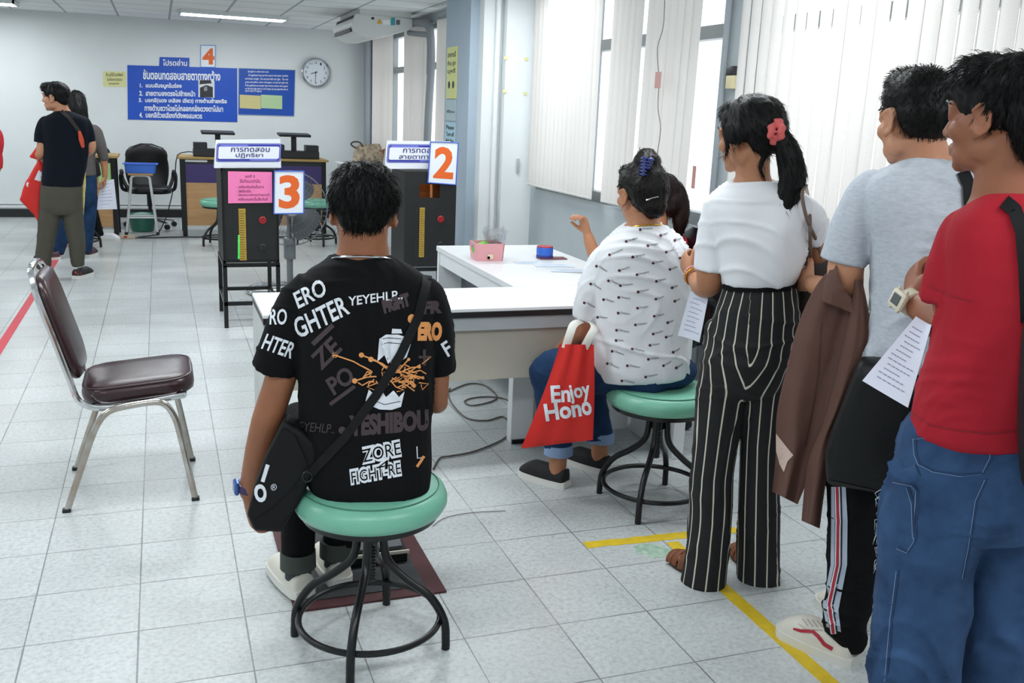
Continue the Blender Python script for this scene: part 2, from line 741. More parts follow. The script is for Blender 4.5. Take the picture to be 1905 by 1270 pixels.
mb = MB().box2((XL - 0.1, YF - 0.1, -0.12), (XW + 0.15, YB + 0.12, 0))
struct(mb.build('floor', FLOOR_M, smooth=0))
mb = MB().box2((XL - 0.1, YF - 0.1, ZC), (XW + 0.15, YB + 0.12, ZC + 0.1))
struct(mb.build('ceiling', CEIL_M, smooth=0))
struct(MB().box2((XL - 0.1, YB, 0), (XW + 0.15, YB + 0.12, ZC)).build('wall_back', white_wall, smooth=0))
struct(MB().box2((XL - 0.12, YF, 0), (XL, YB, ZC)).build('wall_left', white_wall, smooth=0))
struct(MB().box2((XL - 0.1, YF - 0.12, 0), (XW + 0.15, YF, ZC)).build('wall_front', white_wall, smooth=0))
mb = MB()
mb.box2((XW, YF, 0), (XW + 0.15, YB, SILL))
mb.box2((XW, YF, HEAD), (XW + 0.15, YB, ZC))
for y0, y1 in ((10.55, YB), (4.3, 5.3), (1.5, 1.74), (YF, -2.9)):
    mb.box2((XW, y0, SILL), (XW + 0.15, y1, HEAD))
struct(mb.build('wall_right', grey_wall, smooth=0))
mb = MB()
mb.box2((2.71, 4.62, 0), (XW, 5.3, ZC), m=pier_grey)
mb.box2((2.78, 4.50, 0), (XW, 4.62, ZC), m=white_wall)
mb.box2((2.93, 4.40, 0), (XW, 4.50, ZC), m=white_wall)
struct(mb.build('wall_pier', None, smooth=0))
mb = MB()
mb.tube([(2.885, 4.47, 0), (2.885, 4.47, ZC)], 0.022, 12)
struct(mb.build('trim_1', plastic_white))
struct(MB().box2((XL, YB - 0.018, 0), (XW, YB, 0.10)).build('baseboard_back', black_base, smooth=0))
mb = MB().box2((XL, YB - 0.03, 0.115), (XW, YB, 0.15), bev=0.006)
mb.box2((XL, YB - 0.025, 0.165), (XW, YB, 0.178), bev=0.004)
struct(mb.build('trim_2', plastic_white))


def window(idx, y0, y1, divs):
    root = thing('window_%d' % idx, '', '', (XW + 0.07, (y0 + y1) / 2, SILL))
    del root['label'], root['category']
    struct(root)
    f = MB()
    x = XW + 0.07
    for a, b in (((y0, SILL), (y1, SILL + 0.07)), ((y0, HEAD - 0.05), (y1, HEAD)), ((y0, 1.965), (y1, 2.035))):
        f.box2((x - 0.035, a[0], a[1]), (x + 0.035, b[0], b[1]))
    for k in range(divs + 1):
        yy = y0 + (y1 - y0) * k / divs
        yy = min(max(yy, y0 + 0.025), y1 - 0.025)
        f.box2((x - 0.03, yy - 0.025, SILL), (x + 0.03, yy + 0.025, HEAD))
    f.build('window_frame', alu, root, smooth=0)
    pn = MB()
    pn.add([(x, y0, SILL), (x, y1, SILL), (x, y1, HEAD), (x, y0, HEAD)], [(0, 1, 2, 3)])
    pn.build('window_pane', GLASS_M, root, smooth=0)


window(1, 5.3, 10.55, 5)
window(2, 1.74, 4.3, 3)
window(3, -2.9, 1.5, 4)


def blind(y0, y1, z0, label, ang=3, pitch=0.082, wd=0.092, seed=0, lean=0.0, x=3.105, jit=3.0):
    rnd = random.Random(seed)
    root = thing('vertical_blind', label, 'blind', (x, (y0 + y1) / 2, z0), group='vertical blinds at the windows')
    hr = MB().box2((x - 0.02, y0 - 0.02, HEAD - 0.015), (x + 0.02, y1 + 0.02, HEAD + 0.025), bev=0.004)
    for yy in (y0 + 0.1, y1 - 0.1):
        hr.box2((x, yy - 0.015, HEAD + 0.005), (XW + 0.002, yy + 0.015, HEAD + 0.02))
    hr.build('headrail', alu, root)
    s = MB()
    n = max(1, int(round((y1 - y0) / pitch)))
    for k in range(n):
        yc = y0 + (k + 0.5) * (y1 - y0) / n
        a = R(ang + rnd.uniform(-jit, jit))
        dx, dy = -math.sin(a) * wd / 2, math.cos(a) * wd / 2
        rows = 6
        sway = rnd.uniform(-0.004, 0.004)
        vs, fs = [], []
        for i in range(rows + 1):
            t = i / rows
            z = HEAD - 0.02 + (z0 - HEAD + 0.02) * t
            ly = yc + lean * t + sway * math.sin(t * 2.2)
            tw = 1 + 0.06 * math.sin(t * 3 + k)
            for q in (-1, -0.33, 0.33, 1):
                bow = 0.009 * (1 - q * q)
                vs.append((x + dx * q * tw - bow * math.cos(a), ly + dy * q * tw + bow * math.sin(a), z))
            if i:
                b = (i - 1) * 4
                fs += [(b + j, b + j + 1, b + j + 5, b + j + 4) for j in range(3)]
        s.add(vs, fs)
    s.build('slats', BLIND_M, root, smooth=60)
    c = MB()
    c.tube([(x - 0.012, y0, z0 + 0.012), (x - 0.012, y1, z0 + 0.012)], 0.0025, 5)
    c.build('bottom_chain', plastic_white, root)


blind(3.08, 4.27, 1.0, 'white vertical blind nearest the grey pier, grey hem above the low wall', seed=1)
blind(2.51, 2.90, 1.0, 'narrow white vertical blind behind the woman with the hair bun', seed=2, lean=0.02)
blind(1.84, 2.43, 1.0, 'white vertical blind with a hanging pull cord and pink tag', seed=3, lean=0.03)
blind(-0.55, 1.47, 0.8, 'widest white vertical blind behind the standing queue', seed=4, ang=-5, pitch=0.088)
blind(-2.8, -0.62, 0.8, 'white vertical blind at the right edge behind the man in red', seed=5, ang=-6, pitch=0.088)
blind(9.10, 10.10, 0.98, 'beige backlit blind in the far corner beside the back wall', seed=6, ang=30)
blind(7.42, 8.35, 0.98, 'beige backlit blind below the air conditioner', seed=7, ang=30)
blind(6.15, 6.95, 0.98, 'beige backlit blind beside the pier with notices', seed=8, ang=30)

# pull cord with its tag
cord = thing('pull_cord', 'thin hanging pull cord with a pink paper tag on the blind', 'cord', (3.04, 2.37, 1.0))
pts = [aX(px, py, 3.035) for px, py in ((1231, 0), (1235, 40), (1223, 90), (1226, 150), (1224, 200), (1229, 240), (1222, 290))]
pts[0].z = HEAD - 0.02
MB().tube(pts, 0.0022, 6, smooth_path=4).build('cord', mat('cord_brown', '#7d6a62', 0.8), cord)
a, b = aX(1220, 134, 3.03), aX(1228, 164, 3.03)
MB().box2((3.028, a.y, a.z), (3.032, b.y, b.z)).build('paper_tag', mat('tag_pink', '#c79a92', 0.8), cord)

# mullion fittings
cd_ = MB()
cd_.tube([(3.155, 1.66, 0.0), (3.155, 1.66, ZC)], 0.016, 10)
tag(cd_.build('conduit_pipe', pipe_grey), 'grey conduit pipe running up the window mullion', 'pipe')
sb = thing('switch_box', 'small black and yellow box on the window mullion', 'box', (3.165, 1.56, 1.7))
MB().box2((3.13, 1.535, 1.765), (3.18, 1.60, 1.81), bev=0.004).build('cover', black_plastic, sb)
MB().box2((3.132, 1.535, 1.70), (3.18, 1.60, 1.765), bev=0.003).build('body', mat('box_yellow', '#c9bf97', 0.6), sb)
tg = MB().box2((3.12, 1.80, 1.18), (3.124, 1.83, 1.30))
tag(tg.build('paper_slip', mat('slip_pink', '#b98d86', 0.8)), 'small pink paper slip hanging beside the grey mullion', 'paper')

# ------------------------------------------------------------------ ceiling lights
tube_m = mat('lamp_tube', '#ffffff', 0.4, emit='#f4faff', estr=9.0)
refl_m = mat('lamp_reflector', '#dfe5e8', 0.25, 0.6)


def ceiling_light(cx, cy, label, power=LAMP_POWER):
    root = thing('ceiling_light', label, 'ceiling light', (cx, cy, ZC), group='fluorescent louver lights in the ceiling')
    lx, ly = 1.2, 0.42
    f = MB()
    z0, z1 = ZC - 0.012, ZC + 0.0
    f.box2((cx - lx / 2, cy - ly / 2, z0 - 0.03), (cx + lx / 2, cy - ly / 2 + 0.02, z1))
    f.box2((cx - lx / 2, cy + ly / 2 - 0.02, z0 - 0.03), (cx + lx / 2, cy + ly / 2, z1))
    f.box2((cx - lx / 2, cy - ly / 2, z0 - 0.03), (cx - lx / 2 + 0.02, cy + ly / 2, z1))
    f.box2((cx + lx / 2 - 0.02, cy - ly / 2, z0 - 0.03), (cx + lx / 2, cy + ly / 2, z1))
    f.box2((cx - lx / 2, cy - ly / 2, z1 - 0.004), (cx + lx / 2, cy + ly / 2, z1 - 0.001))
    f.build('housing', refl_m, root, smooth=0)
    t = MB()
    for q in (-0.11, 0.11):
        t.tube([(cx - lx / 2 + 0.03, cy + q, ZC - 0.022), (cx + lx / 2 - 0.03, cy + q, ZC - 0.022)], 0.013, 10)
    t.build('fluorescent_tube', tube_m, root)
    lv = MB()
    for k in range(1, 12):
        x = cx - lx / 2 + lx * k / 12
        lv.box2((x - 0.002, cy - ly / 2 + 0.02, ZC - 0.042), (x + 0.002, cy + ly / 2 - 0.02, ZC - 0.008))
    lv.build('louver', refl_m, root, smooth=0)
    ld = bpy.data.lights.new('lamp_glow', 'AREA')
    ld.shape = 'RECTANGLE'
    ld.size, ld.size_y = lx, ly
    ld.energy = power
    ld.color = (0.93, 0.975, 1.0)
    lo = bpy.data.objects.new('lamp_glow', ld)
    COL.objects.link(lo)
    lo.parent = root
    lo.location = (0, 0, -0.05)


ceiling_light(1.29, 9.35, 'white fluorescent louver light in the ceiling above the blue sign')
ceiling_light(-1.62, 9.75, 'white fluorescent louver light cut by the left picture edge')
for yy in (6.6, 3.6, 0.6, -2.4):
    for xx in (-2.1, 0.3, 2.35):
        if not (yy == 6.6 and xx > 2):
            ceiling_light(xx, yy, 'white fluorescent louver light of the grid overhead, at %s' % {(-2.1): 'the left row', 0.3: 'the middle row', 2.35: 'the window row'}[xx] + {6.6: ' before the signs', 3.6: ' over the machines', 0.6: ' over the stools', -2.4: ' behind the queue'}[yy])

# ------------------------------------------------------------------ air conditioner and its pipes
ac_m = mat('ac_casing', '#d3d5d2', 0.45, var=0.02, vscale=5)
ac = thing('air_conditioner', 'white ceiling air conditioner with black louver grille, above the far windows', 'air conditioner', (2.65, 8.2, 2.22))
Y0, Y1 = 7.6, 8.75
prof = [(2.39, 2.475), (2.99, 2.465), (2.99, 2.36), (2.63, 2.255), (2.50, 2.245), (2.37, 2.30), (2.345, 2.38)]
MB().prism([(x, Y0, z) for x, z in prof], (0, Y1 - Y0, 0)).build('casing', ac_m, ac, smooth=50)
MB().box2((2.43, Y0 + 0.01, 2.47), (2.98, Y1 - 0.01, ZC)).build('mounting_box', ac_m, ac, smooth=0)
g = MB()
A, B = V((2.350, 0, 2.305)), V((2.382, 0, 2.465))
for yy in range(5):
    y = Y0 + 0.09 + yy * (Y1 - Y0 - 0.16) / 5
    g.prism([(A.x - 0.008, y, A.z), (B.x - 0.008, y, B.z), (B.x + 0.03, y, B.z), (A.x + 0.03, y, A.z)], (0, (Y1 - Y0 - 0.16) / 5 - 0.012, 0))
g.build('grille', mat('grille_dark', '#2b2d2e', 0.6), ac, smooth=0)
g = MB()
for k in range(1, 4):
    p = A.lerp(B, k / 4)
    g.box2((p.x - 0.016, Y0 + 0.08, p.z - 0.004), (p.x + 0.01, Y1 - 0.06, p.z + 0.004))
g.build('louver_blade', ac_m, ac, smooth=0)
st = MB()
a = aY(703, 44, Y0 - 0.003)
st.add([aY(701, 44, Y0 - 0.003), aY(711, 44, Y0 - 0.003), aY(706, 34, Y0 - 0.003)], [(0, 1, 2)], mat('sticker_yellow', '#d9a514', 0.6))
for (x0, y0, x1, y1), c_ in (((727, 33, 735, 47), '#3f9aa8'), ((737, 37, 744, 46), '#5d6266'), ((691, 32, 696, 36), '#1b1b1b'), ((712, 37, 726, 46), '#eef0f0')):
    q = [aY(x0, y1, Y0 - 0.003), aY(x1, y1, Y0 - 0.003), aY(x1, y0, Y0 - 0.003), aY(x0, y0, Y0 - 0.003)]
    st.add(q, [(0, 1, 2, 3)], mat('sticker' + c_, c_, 0.6))
st.build('stickers', None, ac, smooth=0)
lag = mat('pipe_lagging', '#8f9498', 0.85, bump=0.3, bscale=40)
pp = MB()
pp.tube([(2.98, 7.75, 2.44), (3.06, 7.55, 2.43), (3.10, 7.40, 2.40), (3.11, 7.30, 2.30), (3.11, 7.25, 2.0), (3.10, 7.28, 1.5), (3.10, 7.32, 1.0), (3.10, 7.3, 0.5)], 0.042, 10, smooth_path=5)
pp.tube([(2.98, 7.7, 2.33), (3.05, 7.5, 2.31), (3.09, 7.33, 2.29), (3.10, 7.29, 2.2), (3.10, 7.29, 1.9)], 0.03, 10, smooth_path=5)
tag(pp.build('pipe_lagging', lag), 'grey lagged pipes from the air conditioner down the window', 'pipe')
pp = MB().tube([(3.12, 10.60, 0.2), (3.12, 10.60, ZC)], 0.05, 12)
tag(pp.build('drain_pipe', pipe_grey), 'straight grey pipe in the far corner by the back wall', 'pipe')

# ------------------------------------------------------------------ back wall signs and clock
YS = YB - 0.006
sign_blue = mat('sign_blue', '#0d4cba', 0.4, var=0.06, vscale=4)
sign_white = mat('sign_white', '#eef1f4', 0.5)
paper_white = mat('paper_white', '#e4e7ee', 0.7)
orange = mat('number_orange', '#e5641f', 0.55)


def wall_panel(name, label, quad_px, m, thick=0.008, y=YB, edge=None, cat='sign'):
    bl, br, tr, tl = [aY(p[0], p[1], y - thick) for p in quad_px]
    root = thing(name, label, cat, ((bl + br) / 2))
    MB().prism([bl, br, tr, tl], (0, thick, 0)).build('board', m, root, smooth=0)
    return root, bl, br, tr, tl


def panel_text(root, name, lines, y, m, bold=0.02, shear=0.0):
    """lines: (text, x0, x1, ybase, ytop) in photo pixels"""
    t = MB()
    for s, x0, x1, yb, yt, *sl in lines:
        sl = sl[0] if sl else 0.0
        P, F, _ = text_geo(s, bold, shear)
        t.add([aY(x0 + (x1 - x0) * x, yb + (yt - yb) * yy + sl * (x1 - x0) * x, y) for x, yy in P], F)
    return t.build(name, m, root, smooth=0)


s1, *_q = wall_panel('instruction_sign', 'large blue sign board with white numbered Thai instructions', ((238, 222), (441.5, 227), (441, 127), (237, 121)), sign_blue)
Yt = YB - 0.0095
panel_text(s1, 'lettering', [
    ('ขั้นตอนทดสอบสายตาทางกว้าง', 266, 410, 147.5, 129, 0.02),
    ('1.  แนบสันจมูกในร่อง', 260, 338, 165, 153.5, 0.015), ('2.  สายตามองตรงไปข้างหน้า', 259, 363, 178, 167, 0.015),
    ('3.  บอกสี(แดง เหลือง เขียว) ทางด้านซ้ายหรือ', 258, 422, 192, 181, 0.015),
    ('ทางด้านขวาโดยไม่กลอกกลิ้งดวงตาไปมา', 269, 415, 206, 194, 0.015), ('4.  บอกสีด้วยเสียงที่ดังพอสมควร', 259, 376, 218.5, 207, 0.02)], Yt, sign_white, 0.03)
ph = MB()
q = [aY(*p, Yt) for p in ((369, 180.5), (399, 182), (399, 150), (369, 148))]
ph.add(q, [(0, 1, 2, 3)], mat('photo_white', '#d8dbe0', 0.6))
q = [aY(*p, Yt - 0.001) for p in ((372, 181), (396, 181), (396, 162), (384, 158), (372, 163))]
ph.add(q, [(0, 1, 2, 3, 4)], mat('photo_dark', '#2a2d33', 0.6))
q = [aY(*p, Yt - 0.001) for p in ((371, 157), (394, 155), (392, 149), (372, 149))]
ph.add(q, [(0, 1, 2, 3)], mat('photo_dark', '#2a2d33', 0.6))
q = [aY(*p, Yt - 0.002) for p in ((380, 170), (386, 168), (385, 160), (379, 163))]
ph.add(q, [(0, 1, 2, 3)], mat('photo_grey', '#8b8f96', 0.6))
ph.build('photograph', None, s1, smooth=0)
s2, *_q = wall_panel('reading_sign', 'small blue sign tab with Thai word above the big blue board', ((296, 122.5), (352, 124), (352.5, 107.5), (297, 106)), sign_blue, 0.007)
panel_text(s2, 'lettering', [('โปรดอ่าน', 303, 348, 122, 110, 0.015)], YB - 0.0085, sign_white, 0.02)
s3, *_q = wall_panel('english_sign', 'blue sign board with small English paragraph, yellow and green boxes', ((443, 213), (547, 216), (549.5, 130), (444, 126.5)), mat('sign_blue_deep', '#0c4aab', 0.4, var=0.05, vscale=4), 0.006)
Yt = YB - 0.0075
panel_text(s3, 'lettering', [
    ('Eyesight in wide-vision test', 461, 500, 135.5, 131, 0.02), ('An applicant must put the nose in the tester machine', 462, 536, 142.5, 137.5, 0.02),
    ('and looks straight.  Do not look left and right.  The red', 456, 536, 149, 144, 0.02), ('green and yellow colour will appear on left and right side', 456, 536, 155, 150.5, 0.02),
    ('If the applicant can answer the correct colours that appear', 456, 536, 161.5, 156.5, 0.02), ('on left and right side in 2 of 3 times, he can pass the test to', 456, 536, 167.5, 162.5, 0.02), ('see in wide 75 degree.', 456, 487, 171.5, 167, 0.02)], Yt, sign_white, 0.01, 0.2)
bx = MB()
for (x0, x1), c_ in (((446, 485), '#cfc489'), ((485.5, 525), '#b3d0a0')):
    bx.add([aY(x0, 201, Yt), aY(x1, 203, Yt), aY(x1, 178, Yt), aY(x0, 176, Yt)], [(0, 1, 2, 3)], mat('box' + c_, c_, 0.6))
bx.build('colour_boxes', None, s3, smooth=0)
bd = MB()
for a, b in (((443, 213), (547, 216)), ((444, 127), (549, 130.5)), ((443.4, 213), (444.4, 127)), ((546.8, 216), (549, 130))):
    bd.tube([aY(*a, Yt), aY(*b, Yt)], 0.004, 6)
bd.build('frame', mat('frame_pale', '#8fa6c6', 0.5), s3)
s4, *_q = wall_panel('yellow_notice', 'small pale yellow paper notice on the back wall left of the blue sign', ((192, 161), (234, 161.5), (234, 133.5), (192, 132)), mat('paper_yellow', '#d8d79a', 0.7), 0.003, cat='notice')
panel_text(s4, 'lettering', [('ห้ามใช้โทรศัพท์', 197, 229, 142, 135, 0), ('ในห้องทดสอบ', 199, 227, 150.5, 144, 0), ('ขอบคุณค่ะ', 202, 222, 158.5, 152.5, 0)], YB - 0.0042, mat('ink_grey', '#4a4d45', 0.7), 0.01)
s5, *_q = wall_panel('number_card', 'white number 4 card in orange on the back wall', ((373, 124.5), (400.5, 125), (401, 84.5), (373.5, 84)), mat('card_white', '#e9edf2', 0.5), 0.005)
panel_text(s5, 'numeral', [('4', 376.5, 399, 120, 90, 0)], YB - 0.0065, orange, 0.045)
bd = MB()
cor = [(373, 124.5), (400.5, 125), (401, 84.5), (373.5, 84)]
for i in range(4):
    bd.tube([aY(*cor[i], YB - 0.006), aY(*cor[(i + 1) % 4], YB - 0.006)], 0.005, 6)
card_blue = mat('card_edge_blue', '#6f9fe0', 0.5)
bd.build('edge', card_blue, s5)

cc = aY(587.5, 135, YB - 0.03)
ck = thing('wall_clock', 'round white wall clock with silver rim', 'clock', (cc.x, YB, cc.z))
rad = 0.193
RX = Matrix.Rotation(R(90), 3, 'X')
MB().lathe([(rad - 0.02, -0.03), (rad, -0.028), (rad, 0.02), (rad - 0.012, 0.03), (rad - 0.022, 0.022), (rad - 0.022, 0.0)], (cc.x, YB - 0.03, cc.z), 48, M=RX).build('rim', mat('clock_rim', '#c9ccd0', 0.2, 0.9), ck)
MB().lathe([(0.001, 0.0), (rad - 0.02, 0.0), (rad - 0.02, 0.004), (0.001, 0.004)], (cc.x, YB - 0.034, cc.z), 48, M=RX).build('face', mat('clock_face', '#d6dee6', 0.5), ck)
nm = MB()
for h in range(1, 13):
    a = R(90 - 30 * h)
    p = V((cc.x + math.cos(a) * 0.132, YB - 0.0395, cc.z + math.sin(a) * 0.132))
    ww = 0.034 if h > 9 else 0.02
    letter(nm, str(h), p - V((ww / 2, 0, 0.017)), (ww, 0, 0), (0, 0, 0.034), bold=0.0)
nm.build('numerals', mat('ink_dark', '#23262c', 0.6), ck, smooth=0)


def hand(name, ang, ln, wd):
    a = R(ang)
    d, s = V((math.sin(a), 0, math.cos(a))), V((math.cos(a), 0, -math.sin(a)))
    c0 = V((cc.x, YB - 0.042, cc.z))
    MB().prism([c0 - d * 0.02 - s * wd, c0 - d * 0.02 + s * wd, c0 + d * ln + s * wd * 0.5, c0 + d * ln - s * wd * 0.5], (0, 0.002, 0)).build(name, mat('ink_dark', '#23262c', 0.6), ck, smooth=0)


hand('hour_hand', -104, 0.075, 0.006)
hand('minute_hand', 184, 0.125, 0.004)

# ------------------------------------------------------------------ notices on the pier
ps = [('yellow_poster', 'tall pale yellow notice with Thai text and small symbols on the pier', (1.635, 2.045), '#cfd28c', [('อาคารนี้', 1.965, 2.01), ('ห้าม สูบ', 1.89, 1.94), ('บุหรี่', 1.83, 1.875)]),
      ('pale_poster', 'pale grey notice with a small telephone drawing on the pier', (1.455, 1.625), '#a9bcc2', [('เงียบ', 1.52, 1.545)]),
      ('phone_notice', 'pale blue notice asking to turn off mobile phones on the pier', (1.25, 1.445), '#a8cbd8', [('Please', 1.385, 1.42), ('Turn off', 1.33, 1.365), ('Mobile Phone', 1.275, 1.31)])]
for nme, lab, (z0, z1), c_, txt in ps:
    root = thing(nme, lab, 'notice', (2.708, 5.09, z0))
    MB().box2((2.703, 4.945, z0), (2.709, 5.235, z1)).build('sheet', mat('paper' + c_, c_, 0.65), root, smooth=0)
    t = MB()
    for s, a, b in txt:
        letter(t, s, (2.702, 5.205, a), (0, -0.23, 0), (0, 0, b - a), bold=0.02)
    if nme == 'yellow_poster':
        for yc in (5.15, 5.03):
            t.lathe([(0.03, -0.0005), (0.03, 0.0005)], (2.702, yc, 1.745), 16, M=Matrix.Rotation(R(90), 3, 'Y'))
    t.build('lettering', mat('ink_dark', '#23262c', 0.6), root, smooth=0)
tp = mat('tape_yellow', '#d9d49a', 0.7)
for k, (px, py) in enumerate(((941, 108), (979, 110), (939, 170), (977, 174))):
    p = aY(px, py, 4.395)
    tag(MB().box((p.x, 4.397, p.z), (0.03, 0.004, 0.024)).build('tape_scrap', tp, smooth=0), ['yellow tape scrap on the white pier wall, upper one by the pipe', 'yellow tape scrap on the white pier wall, upper one by the blind', 'yellow tape scrap on the white pier wall, lower one by the pipe', 'yellow tape scrap on the white pier wall, lower one by the blind'][k], 'tape', 'tape scraps on the pier')
pl = MB().box((3.06, 4.388, 1.14), (0.02, 0.02, 0.11), bev=0.004)
tag(pl.build('wall_bracket', mat('bracket', '#a6abad', 0.5)), 'small grey bracket on the pier beside the blind', 'bracket')
# ------------------------------------------------------------------ floor tape and marks
tape_red = mat('tape_red', '#c2414e', 0.55, var=0.05, vscale=20)
tape_yel = mat('tape_floor_yellow', '#d3b41e', 0.55, var=0.1, vscale=25)
red_line = MB()
red_line.box2((-0.585, -0.2, 0), (-0.530, 9.0, 0.0012))
tag(red_line.build('floor_tape', tape_red, smooth=0), 'long red floor tape line behind the brown chair', 'tape')


def strip(a, b, wd, h=0.0012, jag=0.0, seed=0):
    a, b = V(a), V(b)
    d = (b - a).normalized()
    s = V((-d.y, d.x, 0))
    rnd = random.Random(seed)
    n = max(2, int((b - a).length / 0.03))
    L = [a.lerp(b, i / n) + s * (wd / 2 + rnd.uniform(-jag, jag)) for i in range(n + 1)]
    Q = [a.lerp(b, i / n) - s * (wd / 2 + rnd.uniform(-jag, jag)) for i in range(n + 1)]
    return MB().prism(L + Q[::-1], (0, 0, h))


yb = strip(aZ(1088, 1014), aZ(1372, 985), 0.05, jag=0.004, seed=3)
tag(yb.build('floor_tape', tape_yel, smooth=0), 'short worn yellow floor tape crossing in front of the second stool', 'tape', 'yellow floor tapes')
yb = strip(aZ(1250, 1008), aZ(1590, 1310), 0.05, h=0.001, jag=0.001)
tag(yb.build('floor_tape', tape_yel, smooth=0), 'long yellow floor tape running under the sandals and white sneaker', 'tape', 'yellow floor tapes')
c = aZ(1216, 1024)
rnd = random.Random(5)
pt = [(c.x + math.cos(a) * (0.055 + 0.02 * rnd.random()) + 0.02 * math.sin(a), c.y + math.sin(a) * (0.045 + 0.018 * rnd.random()) - 0.035 * math.cos(a), 0) for a in [i * 2 * PI / 26 for i in range(26)]]
tag(MB().prism(pt, (0, 0, 0.0005)).build('paint_smear', mat('smear_green', '#b9c9bd', 0.5, col2='#7da48a', vscale=35), smooth=0), 'pale green paint smear on the floor tiles near the yellow tape', 'stain')

# ------------------------------------------------------------------ green stools
vinyl = mat('vinyl_green', '#74b59c', 0.34, var=0.035, vscale=9, bump=0.05, bscale=90, spec=0.55)
seam_m = mat('vinyl_seam', '#3d7a66', 0.5)


def make_stool(label, loc, rz):
    t = thing('round_stool', label, 'stool', loc, rz, group='green round stools')
    s = MB().lathe([(0.001, 0.425), (0.19, 0.425), (0.207, 0.432), (0.217, 0.450), (0.217, 0.468), (0.208, 0.488), (0.188, 0.500), (0.15, 0.506), (0.001, 0.509)], n=56)
    seat = s.build('seat', vinyl, t, smooth=60, local=True)
    MB().tube([(0.1925 * math.cos(a), 0.1925 * math.sin(a), 0.4995) for a in [i * 2 * PI / 48 for i in range(48)]], 0.0018, 6, closed=True).build('seam', seam_m, seat, local=True)
    MB().lathe([(0.001, 0.405), (0.175, 0.405), (0.192, 0.41), (0.195, 0.426), (0.001, 0.427)], n=48).build('seat_plate', black_metal, t, local=True)
    sc = MB()
    sc.lathe([(0.001, 0.2), (0.014, 0.2)] + [(0.014 + (0.0025 if k % 2 else 0), 0.2 + 0.005 * k) for k in range(24)] + [(0.026, 0.325), (0.026, 0.405), (0.001, 0.405)], n=20)
    sc.build('screw', black_metal, t, local=True)
    for k in range(4):
        a = k * PI / 2
        ca, sa = math.cos(a), math.sin(a)
        P = [(0.036, 0.405), (0.037, 0.35), (0.05, 0.27), (0.105, 0.215), (0.175, 0.165), (0.218, 0.095), (0.226, 0.03), (0.226, 0.0)]
        MB().tube([(r * ca, r * sa, z) for r, z in P], 0.0125, 12, smooth_path=5).build('leg', black_metal, t, local=True)
    MB().tube([(0.205 * math.cos(i * 2 * PI / 56), 0.205 * math.sin(i * 2 * PI / 56), 0.085) for i in range(56)], 0.0095, 10, closed=True).build('foot_ring', black_metal, t, local=True)
    return t


stool = make_stool('mint green round stool under the man in the black printed shirt', (0.945, -0.245, 0), R(-25))
dup(stool, (2.265, 0.48, 0), R(48), 'mint green round stool under the woman in the white logo shirt')
p = aZ(405, 455)
dup(stool, (1.02, 8.18, 0), R(30), 'mint green round stool partly behind the number 3 machine')
dup(stool, (2.06, 8.18, 0), R(10), 'mint green round stool seen through the pedestal fan')
dup(stool, (-0.42, 8.0, 0), R(15), 'mint green round stool behind the couple in the far queue')

# ------------------------------------------------------------------ brown padded chair
brown_v = mat('vinyl_brown', '#2d1419', 0.28, bump=0.06, bscale=120, spec=0.55)
rust_chrome = mat('chrome_worn', '#c6c4c0', 0.2, 1.0, col2='#a99b8c', vscale=14)
ch = thing('banquet_chair', 'dark brown padded chair with worn chrome frame standing empty', 'chair', (0.27, 1.19, 0), R(0))


def chair_side(y, sgn):
    legs = [(-0.235, y, 0.0), (-0.165, y, 0.2), (-0.115, y, 0.33), (-0.07, y, 0.385), (-0.01, y, 0.402), (0.075, y, 0.412), (0.125, y, 0.405), (0.158, y, 0.36), (0.18, y, 0.28), (0.228, y, 0.0)]
    back = [(-0.298, y * 0.86, 0.88), (-0.284, y, 0.82), (-0.240, y, 0.665), (-0.197, y, 0.51), (-0.172, y, 0.43), (-0.125, y, 0.398), (-0.05, y, 0.392), (0.05, y, 0.405), (0.2, y, 0.425)]
    return legs, back


for y, sg in ((-0.225, -1), (0.225, 1)):
    legs, back = chair_side(y, sg)
    MB().tube(legs[:5], 0.0115, 10, smooth_path=4, flat=1.1).build('leg', rust_chrome, ch, local=True)
    MB().tube(legs[4:], 0.0115, 10, smooth_path=4, flat=1.1).build('leg', rust_chrome, ch, local=True)
    for q in (legs[0], legs[-1]):
        MB().box((q[0], q[1], 0.007), (0.03, 0.028, 0.014), bev=0.003).build('foot_cap', black_plastic, ch, local=True)
L, bk = chair_side(-0.2, -1)
fr = MB()
P = [V(p) for p in bk[::-1]] + [V((-0.31, -0.12, 0.905)), V((-0.313, 0, 0.91)), V((-0.31, 0.12, 0.905))] + [V((p[0], -p[1], p[2])) for p in bk]
fr.tube(P, 0.0115, 10, smooth_path=4)
fr.tube([(0.2, -0.2, 0.425), (0.215, 0, 0.427), (0.2, 0.2, 0.425)], 0.0115, 10)
fr.tube([(-0.125, -0.2, 0.396), (-0.125, 0.2, 0.396)], 0.009, 8)
fr.build('frame', chrome, ch, local=True)


def rounded(wx, wy, r, n=6):
    o = []
    for cx, cy, a0 in ((wx - r, wy - r, 0), (-wx + r, wy - r, 90), (-wx + r, -wy + r, 180), (wx - r, -wy + r, 270)):
        for k in range(n + 1):
            a = R(a0 + 90 * k / n)
            o.append((cx + r * math.cos(a), cy + r * math.sin(a)))
    return o


